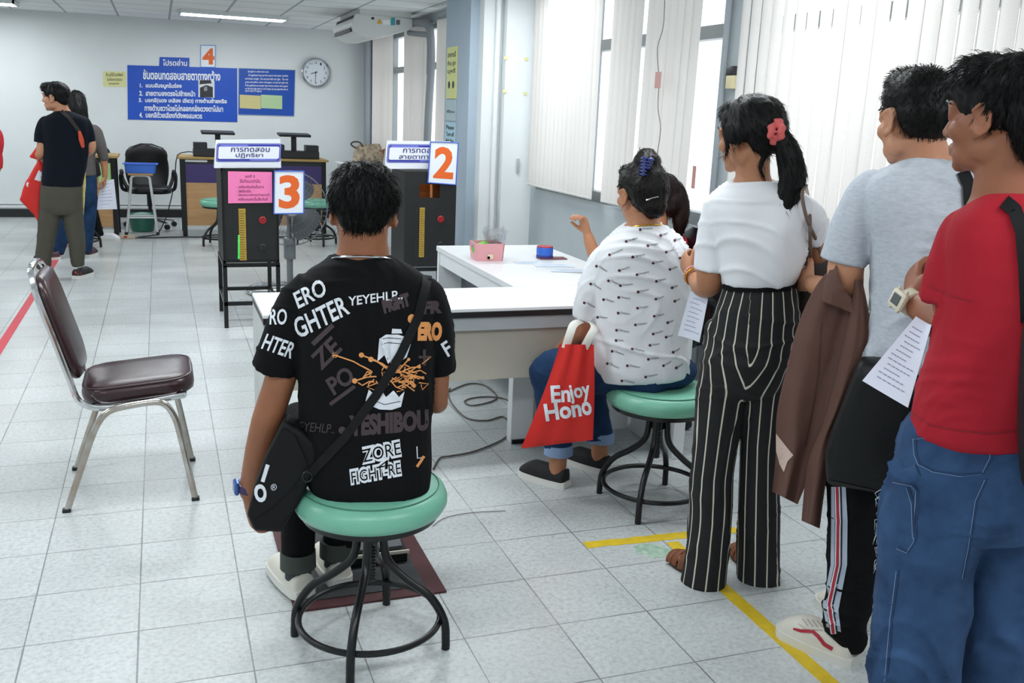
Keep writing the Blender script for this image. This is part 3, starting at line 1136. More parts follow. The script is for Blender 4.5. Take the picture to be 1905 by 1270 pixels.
M = Matrix.Rotation(R(-5), 3, 'Y')
ring = lambda s, z: [V((0.04, 0, 0.420)) + M @ V((x * s, y * s, z)) for x, y in rounded(0.205, 0.205, 0.1)]
sx = MB()
sx.rings([ring(0.9, -0.012), ring(0.98, 0.0), ring(1.0, 0.02), ring(1.0, 0.035), ring(0.975, 0.052), ring(0.9, 0.062), ring(0.5, 0.068)])
st = sx.build('seat', brown_v, ch, local=True, smooth=70)
MB().tube(ring(0.965, 0.056), 0.004, 6, closed=True).build('piping', brown_v, st, local=True)
bx = MB()
Mb = Matrix.Rotation(R(-16), 3, 'Y')
bring = lambda s, x: [V((-0.245, 0, 0.685)) + Mb @ V((x, y * s, z * s)) for y, z in rounded(0.19, 0.205, 0.08)]
bx.rings([bring(0.85, -0.006), bring(0.97, -0.002), bring(1, 0.01), bring(1, 0.022), bring(0.95, 0.036), bring(0.8, 0.042)])
bx.build('backrest', brown_v, ch, local=True, smooth=70)

# ------------------------------------------------------------------ mat and pedal box
rug = thing('floor_mat', 'dark maroon edged floor mat under the front stool', 'mat', (1.0, 0.3, 0))
mat_edge = mat('mat_maroon', '#4a2428', 0.6, var=0.15, vscale=20)
mat_mid = mat('mat_rubber', '#35373a', 0.65, var=0.15, vscale=12, bump=0.2, bscale=150)
MB().box2((0.755, -0.02, 0), (1.245, 0.62, 0.007)).build('border', mat_edge, rug, smooth=0)
MB().box2((0.80, 0.03, 0.006), (1.185, 0.57, 0.010)).build('rubber', mat_mid, rug, smooth=0)
pb = thing('pedal_box', 'black steel foot pedal box on the floor mat', 'pedal box', (1.06, 0.34, 0.01))
pm = mat('pedal_grey', '#55585b', 0.55, 0.3)
MB().box2((0.96, 0.21, 0.01), (1.17, 0.46, 0.05), bev=0.004).build('base', black_metal, pb, smooth=0)
for x0, x1 in ((0.975, 1.055), (1.075, 1.155)):
    MB().prism([(x0, 0.23, 0.052), (x1, 0.23, 0.052), (x1, 0.43, 0.115), (x0, 0.43, 0.115)], (0, 0, 0.012)).build('pedal', pm, pb, smooth=0)
MB().box2((0.955, 0.205, 0.045), (1.175, 0.212, 0.056)).build('edge_strip', mat('edge_pale', '#b7b3a7', 0.6), pb, smooth=0)

# ------------------------------------------------------------------ reaction test machines
mach = mat('machine_black', '#1f2021', 0.5, 0.1, var=0.12, vscale=7, spec=0.4)
gold = mat('scale_gold', '#b99a3e', 0.45, 0.25)


def make_machine(name, label, x0, x1, yf, yb_, z0, z1):
    t = thing(name, label, 'test machine', ((x0 + x1) / 2, (yf + yb_) / 2, 0), group='black test machines')
    return t


# machine with card 3
m3 = make_machine('reaction_machine', 'black steel test machine with lit green lamps and pink notice', 0.80, 1.175, 4.02, 4.6, 0.46, 1.10)
Y3 = 4.02


def stand(t, x0, x1, yf, yb_, top):
    for x in (x0 + 0.014, x1 - 0.014):
        for y in (yf + 0.014, yb_ - 0.014):
            MB().box2((x - 0.014, y - 0.014, 0), (x + 0.014, y + 0.014, top - 0.02)).build('leg', black_metal, t, smooth=0)
    r = MB()
    for z in (top - 0.02, 0.17):
        for y in (yf + 0.014, yb_ - 0.014):
            r.box2((x0, y - 0.012, z - 0.013), (x1, y + 0.012, z + 0.013))
        for x in (x0 + 0.014, x1 - 0.014):
            r.box2((x - 0.012, yf, z - 0.013), (x + 0.012, yb_, z + 0.013))
    r.build('frame', black_metal, t, smooth=0)


stand(m3, 0.795, 1.18, 4.015, 4.62, 0.46)
MB().box2((0.80, Y3, 0.46), (1.175, 4.60, 1.10), bev=0.006).build('cabinet', mach, m3, smooth=0)
f = MB()
f.box2((0.80, Y3 - 0.008, 1.085), (1.175, Y3 + 0.0, 1.10))
f.box2((0.80, Y3 - 0.008, 0.46), (1.175, Y3 + 0.0, 0.475))
f.box2((0.80, Y3 - 0.008, 0.46), (0.812, Y3, 1.10))
f.box2((1.163, Y3 - 0.008, 0.46), (1.175, Y3, 1.10))
f.build('front_frame', black_metal, m3, smooth=0)


def scale_bar(t, px0, px1, pt, pbm, yy):
    a, b = aY(px0, pbm, yy), aY(px1, pt, yy)
    s = MB().box2((a.x, yy - 0.006, a.z), (b.x, yy, b.z))
    bar = s.build('scale', gold, t, smooth=0)
    k = MB()
    n = 22
    for i in range(1, n):
        z = a.z + (b.z - a.z) * i / n
        k.box2((a.x + 0.004, yy - 0.0075, z - 0.0018), (a.x + (b.x - a.x) * (0.8 if i % 5 else 0.98), yy - 0.006, z + 0.0018))
    k.build('tick_marks', mat('tick_brown', '#5f4a1c', 0.6), bar, smooth=0)
    g = MB().box2((a.x - 0.035, yy - 0.002, a.z), (a.x - 0.001, yy - 0.0005, b.z))
    g.build('slot', black_plastic, t, smooth=0)


scale_bar(m3, 446, 456.5, 388, 485, Y3)
led = mat('led_green', '#22ff44', 0.3, emit='#1dff4a', estr=5.0)
ld = MB()
for i in range(12):
    p = aY(444, 438.5 + i * 3.75, Y3)
    ld.ell((p.x, Y3 - 0.003, p.z), 0.0042, nu=10, nv=6)
ld.build('lamps', led, m3)


def button(t, px, py, m, yy, r=0.026):
    p = aY(px, py, yy)
    MB().lathe([(0.001, -0.012), (r * 0.8, -0.012), (r, -0.008), (r, 0.0)], (p.x, yy - 0.0005, p.z), 24, M=Matrix.Rotation(R(-90), 3, 'X')).build('button', m, t)


red_btn = mat('button_red', '#8d1018', 0.4)
button(m3, 488.5, 409.5, red_btn, Y3)
button(m3, 488.5, 460, black_plastic, Y3)
pk = thing('pink_notice', 'bright pink paper notice with Thai text taped on the number 3 machine', 'notice', (0.98, Y3, 0.9))
c4 = [aY(*p, Y3 - 0.011) for p in ((424.5, 378), (506.5, 377), (506, 320), (424, 318.5))]
MB().prism(c4, (0, 0.0015, 0)).build('sheet', mat('paper_pink', '#f27db4', 0.7), pk, smooth=0)
panel_text(pk, 'lettering', [('ชุดที่ 3', 456, 474, 332, 324.5), ('ใช้เท้าขวาเท่านั้น', 446, 484, 340, 333), ('- เหยียบคันเร่งเป็นดาว', 440, 491, 350, 344), ('- ไฟเขียวดิด', 440, 467, 358, 352), ('- ไฟแดงดวงใหญ่สว่างตาเท้า', 440, 502, 365.5, 359.5), ('เหยียบเบรกเป็นสั้นทันที', 443, 498, 373, 367)], Y3 - 0.0118, mat('ink_purple', '#6d2346', 0.7), 0.01)

blue_mark = mat('number_card_blue', '#3a62c4', 0.5)
tag_blue = mat('placard_blue', '#2a2f9c', 0.45)
card_face = mat('card_white', '#e9edf2', 0.5)


def number_card(label, quad_px, num_px, s, y, rim=1.6):
    root = thing('number_card', label, 'sign', aY(*quad_px[0], y))
    c4 = [aY(*p, y) for p in quad_px]
    MB().prism(c4, (0, 0.004, 0)).build('card', card_face, root, smooth=0)
    t = MB()
    P, F, _ = text_geo(s, 0.034)
    bl, br, tr, tl = num_px
    for q in [1]:
        t.add([aY(bl[0] + (br[0] - bl[0]) * x + (tl[0] - bl[0]) * yy, bl[1] + (br[1] - bl[1]) * x + (tl[1] - bl[1]) * yy, y - 0.0008) for x, yy in P], F)
    t.build('numeral', orange, root, smooth=0)
    bd = MB()
    for i in range(4):
        bd.tube([aY(*quad_px[i], y), aY(*quad_px[(i + 1) % 4], y)], 0.0045, 6)
    bd.build('edge', blue_mark, root)
    return root


number_card('white number 3 card in orange hung beside the pink notice', ((509.5, 397.5), (565, 396.5), (565.5, 318.5), (510.5, 318)), ((518.5, 388.5), (557.5, 387.5), (558, 326), (519, 326)), '3', Y3 - 0.02)


def placard(label, q, y, lines, txt_y):
    root = thing('tent_placard', label, 'placard', aY(*q[0], y))
    c4 = [aY(*p, y) for p in q]
    MB().prism(c4, (0, 0.002, 0)).build('front_sheet', paper_white, root, smooth=0)
    # rear leaf of the tent leans back from the fold
    bl, br, tr, tl = c4
    MB().prism([tl + V((0, 0.003, 0)), tr + V((0, 0.003, 0)), br + V((0, 0.085, 0)), bl + V((0, 0.085, 0))], (0, 0.002, 0)).build('back_sheet', paper_white, root, smooth=0)
    u, v = (br - bl), (tl - bl)
    W, H = u.length, v.length
    u, v = u / W, v / H
    n = u.cross(v) * -1
    if n.y > 0:
        n = -n

    def pt(x, yy, k):
        return bl + u * (x * W) + v * (yy * H) + V((0, -0.0006 * k, 0))

    b = MB()

    def plate(x0, y0, x1, y1, r, k, m):
        o = []
        ar = W / H
        for cx, cy, a0 in ((x1 - r, y1 - r * ar, 0), (x0 + r, y1 - r * ar, 90), (x0 + r, y0 + r * ar, 180), (x1 - r, y0 + r * ar, 270)):
            for j in range(5):
                a = R(a0 + 22.5 * j)
                o.append(pt(cx + r * math.cos(a), cy + r * ar * math.sin(a), k))
        b.add(o, [tuple(range(len(o)))], m)

    pale = mat('placard_lilac', '#aeb4e6', 0.5)
    plate(0.02, 0.215, 0.985, 0.88, 0.035, 1, tag_blue)
    plate(0.031, 0.238, 0.974, 0.858, 0.03, 2, pale)
    plate(0.038, 0.252, 0.967, 0.844, 0.028, 3, tag_blue)
    plate(0.05, 0.325, 0.955, 0.77, 0.022, 4, paper_white)
    b.add([pt(0.06, 0.765, 5), pt(0.5, 0.765, 5), pt(0.47, 0.83, 5), pt(0.08, 0.83, 5)], [(0, 1, 2, 3)], mat('placard_mid', '#6f78cf', 0.5))
    b.add([pt(0.53, 0.265, 5), pt(0.92, 0.265, 5), pt(0.94, 0.33, 5), pt(0.50, 0.33, 5)], [(0, 1, 2, 3)], mat('placard_mid', '#6f78cf', 0.5))
    b.build('label_border', None, root, smooth=0)
    t = MB()
    for s, x0, x1, y0, y1 in lines:
        P, F, _ = text_geo(s, 0.012)
        t.add([pt(x0 + (x1 - x0) * x, y0 + (y1 - y0) * yy, 6) for x, yy in P], F)
    t.build('lettering', mat('ink_navy', '#22276f', 0.6), root, smooth=0)
    return root


placard('white folded placard with blue Thai label on the number 3 machine', ((398.5, 312.5), (523, 312), (521.5, 258.5), (401, 260)), Y3 + 0.02, [('การทดสอบ', 0.23, 0.81, 0.575, 0.735), ('ปฏิกริยา', 0.305, 0.715, 0.355, 0.535)], None)

# machine with card 2
Y2 = 4.02
x0, x1 = aY(751, 500, Y2).x, aY(845, 500, Y2).x
m2 = make_machine('depth_machine', 'black steel test machine with a glowing amber window', x0, x1, Y2, 4.44, 0.40, 1.10)
stand(m2, x0, x1, 3.995 + 0.02, 4.42, 0.41)
q = [aY(*p, Y2) for p in ((780.5, 368), (818, 369), (818, 343), (780.5, 342))]
wx0, wx1, wz0, wz1 = q[0].x, q[1].x, q[0].z, q[2].z
f = MB()
f.box2((x0, Y2, 0.41), (wx0, Y2 + 0.02, 1.10))
f.box2((wx1, Y2, 0.41), (x1, Y2 + 0.02, 1.10))
f.box2((wx0, Y2, 0.41), (wx1, Y2 + 0.02, wz0))
f.box2((wx0, Y2, wz1), (wx1, Y2 + 0.02, 1.10))
f.build('front_panel', mach, m2, smooth=0)
f = MB()
f.box2((x0, Y2 + 0.02, 0.41), (x0 + 0.015, 4.44, 1.10))
f.box2((x1 - 0.015, Y2 + 0.02, 0.41), (x1, 4.44, 1.10))
f.box2((x0, 4.425, 0.41), (x1, 4.44, 1.10))
f.box2((x0, Y2 + 0.02, 0.41), (x1, 4.44, 0.425))
f.box2((x0, Y2 + 0.02, 1.085), (x1, 4.44, 1.10))
f.build('cabinet', mach, m2, smooth=0)
amber = mat('amber_panel', '#a05a20', 0.6)
MB().box2((x0 + 0.02, 4.18, wz0 - 0.05), (x1 - 0.02, 4.19, wz1 + 0.08)).build('amber_backing', amber, m2, smooth=0)
p = aY(802.5, 350, 4.1)
MB().tube([(p.x, 4.1, wz0 - 0.03), (p.x, 4.1, wz1 + 0.05)], 0.011, 12).build('amber_rod', mat('amber_rod', '#e3a36a', 0.4), m2)
la = bpy.data.lights.new('amber_lamp', 'POINT')
la.energy = 0.12
la.color = (1.0, 0.55, 0.2)
la.shadow_soft_size = 0.03
lo = bpy.data.objects.new('amber_lamp', la)
COL.objects.link(lo)
lo.parent = m2
lo.location = world_of(m2).inverted() @ V((p.x - 0.05, 4.07, wz1 + 0.04))
scale_bar(m2, 779, 790, 386, 478, Y2)
button(m2, 819.5, 407.5, red_btn, Y2)
button(m2, 819, 456, black_plastic, Y2)
placard('white folded placard with blue Thai label behind the number 2 card', ((715.5, 314), (838, 314), (838, 263), (719.5, 261.5)), Y2 + 0.03, [('การทดสอบ', 0.25, 0.83, 0.575, 0.735), ('สายตาทางลึก', 0.20, 0.86, 0.355, 0.535)], None)
number_card('white number 2 card in orange taped over a folded placard', ((796, 339.5), (848, 343.5), (852.5, 265.5), (801, 263.5)), ((805.5, 331), (842.5, 333.5), (846.5, 273.5), (809.5, 272)), '2', Y2 - 0.012)

# ------------------------------------------------------------------ pedestal fan
fc = V((1.405, 5.2, 0.705))
fan = thing('pedestal_fan', 'large grey pedestal fan with wire grille behind the number 3 card', 'fan', (1.405, 5.3, 0))
fm = mat('fan_wire', '#7c8185', 0.4, 0.6)
fr_ = 0.305
gl = MB()
for rr, dy in ((fr_, 0.06), (0.30, 0.02), (0.25, -0.02), (0.19, -0.045), (0.12, -0.06), (0.06, -0.065)):
    gl.tube([(fc.x + rr * math.cos(i * 2 * PI / 56), fc.y + dy, fc.z + rr * math.sin(i * 2 * PI / 56)) for i in range(56)], 0.0014 if rr < fr_ else 0.005, 5, closed=True)
for k in range(44):
    a = k * 2 * PI / 44
    prof = [(0.045, -0.066), (0.12, -0.06), (0.19, -0.045), (0.25, -0.02), (0.295, 0.015), (fr_, 0.06), (0.29, 0.11), (0.2, 0.15), (0.08, 0.165)]
    gl.tube([(fc.x + r * math.cos(a + 0.25 * r), fc.y + d, fc.z + r * math.sin(a + 0.25 * r)) for r, d in prof], 0.001, 4)
gl.build('grille', fm, fan)
hb = MB().lathe([(0.001, -0.07), (0.05, -0.068), (0.055, -0.06), (0.055, -0.05), (0.001, -0.05)], fc, 24, M=Matrix.Rotation(R(-90), 3, 'X'))
hb.build('grille_badge', mat('fan_badge', '#8d8d85', 0.5), fan)
for k in range(3):
    a0 = R(75 + 120 * k)
    bl = MB()
    n = 8
    rs = []
    for i in range(n + 1):
        r = 0.05 + 0.215 * i / n
        hw = R(24 + 20 * math.sin(PI * min(1, i / n * 0.9)))
        rs.append([V((fc.x + r * math.cos(a0 + q * hw), fc.y + 0.03 + 0.035 * q, fc.z + r * math.sin(a0 + q * hw))) for q in (-1, -0.5, 0, 0.5, 1)] + [V((fc.x + r * math.cos(a0 + q * hw), fc.y + 0.034 + 0.035 * q, fc.z + r * math.sin(a0 + q * hw))) for q in (1, 0.5, 0, -0.5, -1)])
    bl.rings(rs)
    bl.build('blade', mat('fan_blade', '#4a4e52', 0.5, 0.1), fan, smooth=60)
mt = MB()
mt.tube([(fc.x, 5.22, fc.z), (fc.x, 5.26, fc.z), (fc.x, 5.44, fc.z), (fc.x, 5.48, fc.z)], [0.05, 0.075, 0.07, 0.03], 20)
mt.build('motor', mat('fan_motor', '#7e8386', 0.4), fan)
ps_ = MB()
ps_.box2((fc.x - 0.045, 5.27, 0.28), (fc.x + 0.045, 5.36, 0.46), bev=0.01)
ps_.tube([(fc.x, 5.315, 0.0), (fc.x, 5.315, 0.30)], 0.026, 14)
ps_.tube([(fc.x, 5.315, 0.44), (fc.x, 5.33, 0.64)], 0.02, 12)
ps_.build('pole', fm, fan)
bs = MB()
bs.tube([(1.62, 5.1, 0.02), (1.42, 5.02, 0.02), (1.16, 5.06, 0.02), (1.06, 5.3, 0.02), (1.16, 5.55, 0.02), (1.42, 5.62, 0.02), (1.64, 5.5, 0.02), (1.7, 5.3, 0.02)], 0.018, 12, closed=True, smooth_path=5)
bs.tube([(1.08, 5.31, 0.02), (1.69, 5.31, 0.02)], 0.014, 10)
bs.build('base', chrome, fan)

# ------------------------------------------------------------------ long counter and desk
edge_blk = mat('edge_black', '#141416', 0.4)
beige_p = mat('panel_beige', '#bdb9ac', 0.6, var=0.05, vscale=4)
cnt = thing('counter', 'long white counter with black edge and beige front panel', 'counter', (1.75, 1.1, 0))
cy0, cy1, cx0, cx1 = 0.90, 1.36, 0.765, 2.66
MB().box2((cx0, cy0, 0.735), (cx1, cy1, 0.75), bev=0.002).build('worktop', white_lam, cnt, smooth=0)
MB().box2((cx0, cy0 - 0.004, 0.712), (cx1, cy1, 0.735)).build('edge_band', edge_blk, cnt, smooth=0)
r = MB()
r.box2((cx0 + 0.01, cy0 + 0.012, 0.655), (cx1 - 0.01, cy0 + 0.03, 0.712))
r.box2((cx0 + 0.01, cy1 - 0.03, 0.655), (cx1 - 0.01, cy1 - 0.012, 0.712))
r.build('rail', mat('rail_grey', '#b9c0c4', 0.5), cnt, smooth=0)
MB().box2((cx0 + 0.03, cy0 + 0.05, 0.43), (cx1 - 0.03, cy0 + 0.068, 0.66)).build('modesty_panel', beige_p, cnt, smooth=0)
MB().box2((cx0, cy0 + 0.02, 0), (cx0 + 0.05, cy1 - 0.01, 0.712), bev=0.003).build('end_panel', mat('panel_offwhite', '#c9ccc9', 0.55, var=0.04), cnt, smooth=0)
MB().box2((1.94, cy1 - 0.06, 0), (2.05, cy1, 0.66), bev=0.003).build('leg', white_lam, cnt, smooth=0)
MB().box2((cx1 - 0.06, cy0 + 0.02, 0), (cx1, cy1 - 0.01, 0.712), bev=0.003).build('end_panel', white_lam, cnt, smooth=0)
MB().box2((1.945, cy1 - 0.07, 0.0), (2.06, cy1 - 0.058, 0.02)).build('foot_plate', black_metal, cnt, smooth=0)

dk = thing('side_desk', 'white desk joined to the counter, holding the pink box', 'desk', (2.29, 2.05, 0))
MB().box2((1.95, 1.375, 0.72), (2.63, 2.73, 0.75), bev=0.003).build('worktop', white_lam, dk, smooth=0)
MB().box2((1.955, 2.69, 0), (2.62, 2.72, 0.72), bev=0.002).build('end_panel', white_lam, dk, smooth=0)
MB().box2((1.965, 1.40, 0.64), (1.985, 2.69, 0.72)).build('apron', white_lam, dk, smooth=0)
MB().box2((2.10, 1.40, 0.15), (2.12, 2.69, 0.72)).build('modesty_panel', mat('panel_dark', '#55585c', 0.5), dk, smooth=0)
MB().box2((1.98, 1.385, 0), (2.60, 1.40, 0.72)).build('end_panel', white_lam, dk, smooth=0)

# items on the desk
pbx = thing('storage_box', 'pink plastic box with a cutout handle on the white desk', 'box', (2.15, 2.2, 0.75))
a, b = aZ(884, 486, 0.75), aZ(938, 486, 0.75)
w_ = (b - a).length
pinkp = mat('plastic_pink', '#d99aa0', 0.45)
x0, y0 = a.x, a.y
W, D, H = w_, 0.15, 0.095
bx = MB()
t_ = 0.005
yaw_ = math.atan2(b.y - a.y, b.x - a.x)
Mz = Matrix.Rotation(yaw_, 3, 'Z')
at_ = lambda x, y, z: V((x0, y0, 0.75)) + Mz @ V((x, y, z))
ins = 0.007
for poly, vec in (
        ([at_(ins, ins, 0), at_(W - ins, ins, 0), at_(W, 0, H), at_(0, 0, H)], Mz @ V((0, t_, 0))),
        ([at_(ins, D - ins, 0), at_(W - ins, D - ins, 0), at_(W, D, H), at_(0, D, H)], Mz @ V((0, -t_, 0))),
        ([at_(W - ins, ins, 0), at_(W - ins, D - ins, 0), at_(W, D, H), at_(W, 0, H)], Mz @ V((-t_, 0, 0))),
        ([at_(ins, ins, 0), at_(W - ins, ins, 0), at_(W - ins, D - ins, 0), at_(ins, D - ins, 0)], (0, 0, t_)),
        ([at_(ins, ins, 0), at_(ins, D - ins, 0), at_(0.003, D, H * 0.5), at_(0.003, 0, H * 0.5)], Mz @ V((t_, 0, 0))),
        ([at_(0.001, 0, H * 0.8), at_(0.001, D, H * 0.8), at_(0, D, H), at_(0, 0, H)], Mz @ V((t_, 0, 0))),
        ([at_(0.003, 0, H * 0.5), at_(0.003, D * 0.28, H * 0.5), at_(0.001, D * 0.28, H * 0.8), at_(0.001, 0, H * 0.8)], Mz @ V((t_, 0, 0))),
        ([at_(0.003, D * 0.72, H * 0.5), at_(0.003, D, H * 0.5), at_(0.001, D, H * 0.8), at_(0.001, D * 0.72, H * 0.8)], Mz @ V((t_, 0, 0)))):
    bx.prism(poly, vec)
bx.build('tray_body', pinkp, pbx, smooth=0)
lb = MB()
quad(lb, at_(W * 0.42, -0.001, 0.012), Mz @ V((0.03, 0, 0)), V((0, 0, 0.026)), mat('label_cream', '#d8cfae', 0.6))
lb.lathe([(0.001, 0), (0.008, 0)], at_(W * 0.46, -0.0018, 0.02), 12, mat('label_brown', '#7a6a45', 0.6), M=Matrix.Rotation(R(90), 3, 'X'))
lb.build('sticker', None, pbx, smooth=0)
gp = MB().ell(at_(W * 0.3, D * 0.5, 0.05), (0.05, 0.045, 0.04))
gp.ell(at_(W * 0.42, D * 0.6, 0.075), (0.03, 0.03, 0.022))
tag(gp.build('green_bundle', mat('green_cloth', '#63c02d', 0.6)), 'bright green crumpled thing inside the pink box', 'cloth')
rnd = random.Random(4)
bagm = glass_material('clear_plastic', (0.95, 0.96, 0.965, 1))
bagm.node_tree.nodes['Mix Shader'].inputs[0].default_value = 0.16
bagm.node_tree.nodes['Glossy BSDF'].inputs['Roughness'].default_value = 0.3
bg = MB()
c0 = at_(W * 0.78, D * 0.55, 0.03)
for k in range(3):
    rs = []
    for i in range(7):
        z = 0.15 * i / 6
        rs.append([c0 + V(((0.028 + 0.010 * k + 0.004 * i) * math.cos(a) * (1 + 0.5 * noise.noise(V((a * 2, i, k)))), (0.012 + 0.006 * k + 0.002 * i) * math.sin(a) * (1 + 0.7 * noise.noise(V((i, a * 2, k)))), z * (1 + 0.12 * noise.noise(V((a * 1.5, k, 3)))) - 0.012 * k)) for a in [j * 2 * PI / 16 for j in range(16)]])
    bg.rings(rs, cap=False)
tag(bg.build('plastic_bag', bagm, smooth=20), 'clear plastic bag sticking out of the pink box', 'bag')
c0 = aZ(1013, 477, 0.76)
tr = thing('tape_roll', 'blue and red roll of tape standing on the white desk', 'tape', (c0.x, c0.y, 0.757))
MB().lathe([(0.030, 0.012), (0.045, 0.012), (0.047, 0.02), (0.047, 0.052), (0.045, 0.058), (0.030, 0.058)], (c0.x, c0.y, 0.756), 28).build('blue_roll', mat('roll_blue', '#2f66c8', 0.4), tr)
MB().lathe([(0.028, 0.058), (0.046, 0.058), (0.044, 0.064), (0.028, 0.064)], (c0.x, c0.y, 0.756), 28).build('red_rim', mat('roll_red', '#a8283a', 0.5), tr)
MB().lathe([(0.028, 0.0), (0.048, 0.0), (0.048, 0.012), (0.028, 0.012)], (c0.x, c0.y, 0.756), 28).build('base_rim', mat('roll_navy', '#37387f', 0.5), tr)
c1 = aZ(1028, 480.5, 0.753)
tag(MB().box((c1.x, c1.y + 0.01, 0.7535), (0.16, 0.075, 0.006), bev=0.002, rz=R(-4)).build('booklet', mat('booklet_maroon', '#6b3238', 0.55), smooth=0), 'thin maroon booklet under the tape roll', 'booklet')
for k, (px, py, sx, sy, rz, lb) in enumerate(((985, 488, 0.16, 0.09, -6, 'white paper slip on the desk beside the booklet'), (1030, 493, 0.21, 0.11, -12, 'white paper form on the desk behind the maroon booklet'), (1062, 503, 0.21, 0.12, -20, 'white paper form on the desk touching the white shirt sleeve'))):
    c1 = aZ(px, py, 0.752)
    pp = MB().box((c1.x, c1.y, 0.7512 + 0.0006 * k), (sx, sy, 0.0008), rz=R(rz), m=mat('paper_desk', '#cdd8e6', 0.7))
    for i in range(5):
        Mr = Matrix.Rotation(R(rz), 3, 'Z')
        pp.box(V((c1.x, c1.y, 0.7517 + 0.0006 * k)) + Mr @ V((-0.01 * (i % 2), -sy * 0.35 + sy * 0.16 * i, 0)), (sx * (0.75 - 0.12 * (i % 3)), 0.003, 0.0002), rz=R(rz), m=mat('ink_faint', '#8e9bb0', 0.7))
    tag(pp.build('paper_form', None, smooth=0), lb, 'paper')

# ------------------------------------------------------------------ cables on the floor
cable = mat('cable_grey', '#5a544c', 0.6)
cb = MB()
cb.tube([aZ(px, py, 0.006) for px, py in ((806, 872), (818, 852), (838, 848), (880, 840), (926, 822), (945, 808), (948, 790), (935, 775), (905, 782), (868, 777), (842, 752), (833, 730), (838, 722))], 0.0042, 6, smooth_path=6)
tag(cb.build('floor_cable', cable), 'grey power cord on the floor looping from the counter to the front stool', 'cable')
cb = MB()
cb.tube([aZ(px, py, 0.006) for px, py in ((835, 728), (870, 714), (900, 716), (922, 733), (918, 745), (880, 754), (864, 747), (880, 740), (915, 738), (945, 745), (950, 772))], 0.0042, 6, smooth_path=6)
tag(cb.build('floor_cable', cable), 'coiled grey power cord on the floor under the counter', 'cable')
cb = MB().tube([aZ(px, py, 0.004) for px, py in ((805, 978), (830, 962), (880, 953), (940, 950))], 0.0015, 5, smooth_path=5)
tag(cb.build('loose_thread', cable), 'thin dark thread lying on the tiles right of the front stool', 'thread')

# ------------------------------------------------------------------ far side of the room
wood = mat('wood_laminate', '#b78b5e', 0.5, col2='#c39a6c', vscale=5, stretch=(1, 1, 9))
purple = mat('laminate_purple', '#3b2c66', 0.5)
wood_edge = mat('wood_edge', '#a98a50', 0.5)
dv = mat('device_black', '#1b1d20', 0.45)


def test_desk(x0, x1, y, depth, label, band, bandmat):
    t = thing('test_desk', label, 'desk', ((x0 + x1) / 2, y + depth / 2, 0))
    MB().box2((x0 - 0.03, y - 0.02, 0.885), (x1 + 0.03, y + depth, 0.91), bev=0.003).build('worktop', wood_edge, t, smooth=0)
    for x in (x0, x1 - 0.05):
        for yy in (y, y + depth - 0.05):
            MB().box2((x, yy, 0), (x + 0.05, yy + 0.05, 0.885)).build('leg', black_metal, t, smooth=0)
    MB().box2((x0 + 0.05, y + 0.012, 0.62), (x1 - 0.05, y + 0.03, 0.83)).build('colour_band', bandmat, t, smooth=0)
    MB().box2((x0 + 0.05, y + 0.012, 0.13), (x1 - 0.05, y + 0.028, 0.62)).build('front_panel', wood, t, smooth=0)
    MB().box2((x0 + 0.05, y + 0.012, 0.83), (x1 - 0.05, y + 0.026, 0.885)).build('gap_rail', dv, t, smooth=0)
    MB().box2((x0 + 0.05, y + 0.008, 0.855), (x0 + 0.29, y + 0.014, 0.878)).build('white_strip', plastic_white, t, smooth=0)
    return t


td = test_desk(0.635, 2.275, 8.86, 0.6, 'wood desk with purple band and black legs by the back wall', None, purple)
td2 = test_desk(-0.62, -0.045, 8.72, 0.6, 'wood desk with green band behind the far couple', None, mat('laminate_green', '#a5cf86', 0.5))


def peripheral_device(x, y, z, label, off=0.0):
    t = thing('vision_tester', label, 'device', (x, y, z), group='black vision testers on the far desk')
    b = MB()
    b.box((0, 0, 0.045), (0.56, 0.22, 0.09), bev=0.008)
    b.box((-0.20, 0, 0.10), (0.15, 0.2, 0.12), bev=0.006)
    b.box((0.20, 0, 0.10), (0.15, 0.2, 0.12), bev=0.006)
    b.build('base', dv, t, local=True, smooth=0)
    MB().box((off, 0.05, 0.165), (0.06, 0.05, 0.19), bev=0.005).build('post', black_plastic, t, local=True, smooth=0)
    MB().box((off, 0.02, 0.275), (0.37, 0.26, 0.03), bev=0.008, M=Matrix.Rotation(R(3), 3, 'X')).build('top_bar', black_plastic, t, local=True, smooth=0)
    return t


pd = peripheral_device(1.06, 9.05, 0.91, 'black vision tester on the far desk, left one partly behind a placard', 0.0)
dup(pd, (1.93, 9.05, 0.91), 0, 'black vision tester on the far desk, right one below the wall clock')
# far office chairs
fab = mat('chair_leather_black', '#0c0d0f', 0.4, bump=0.05, bscale=80)


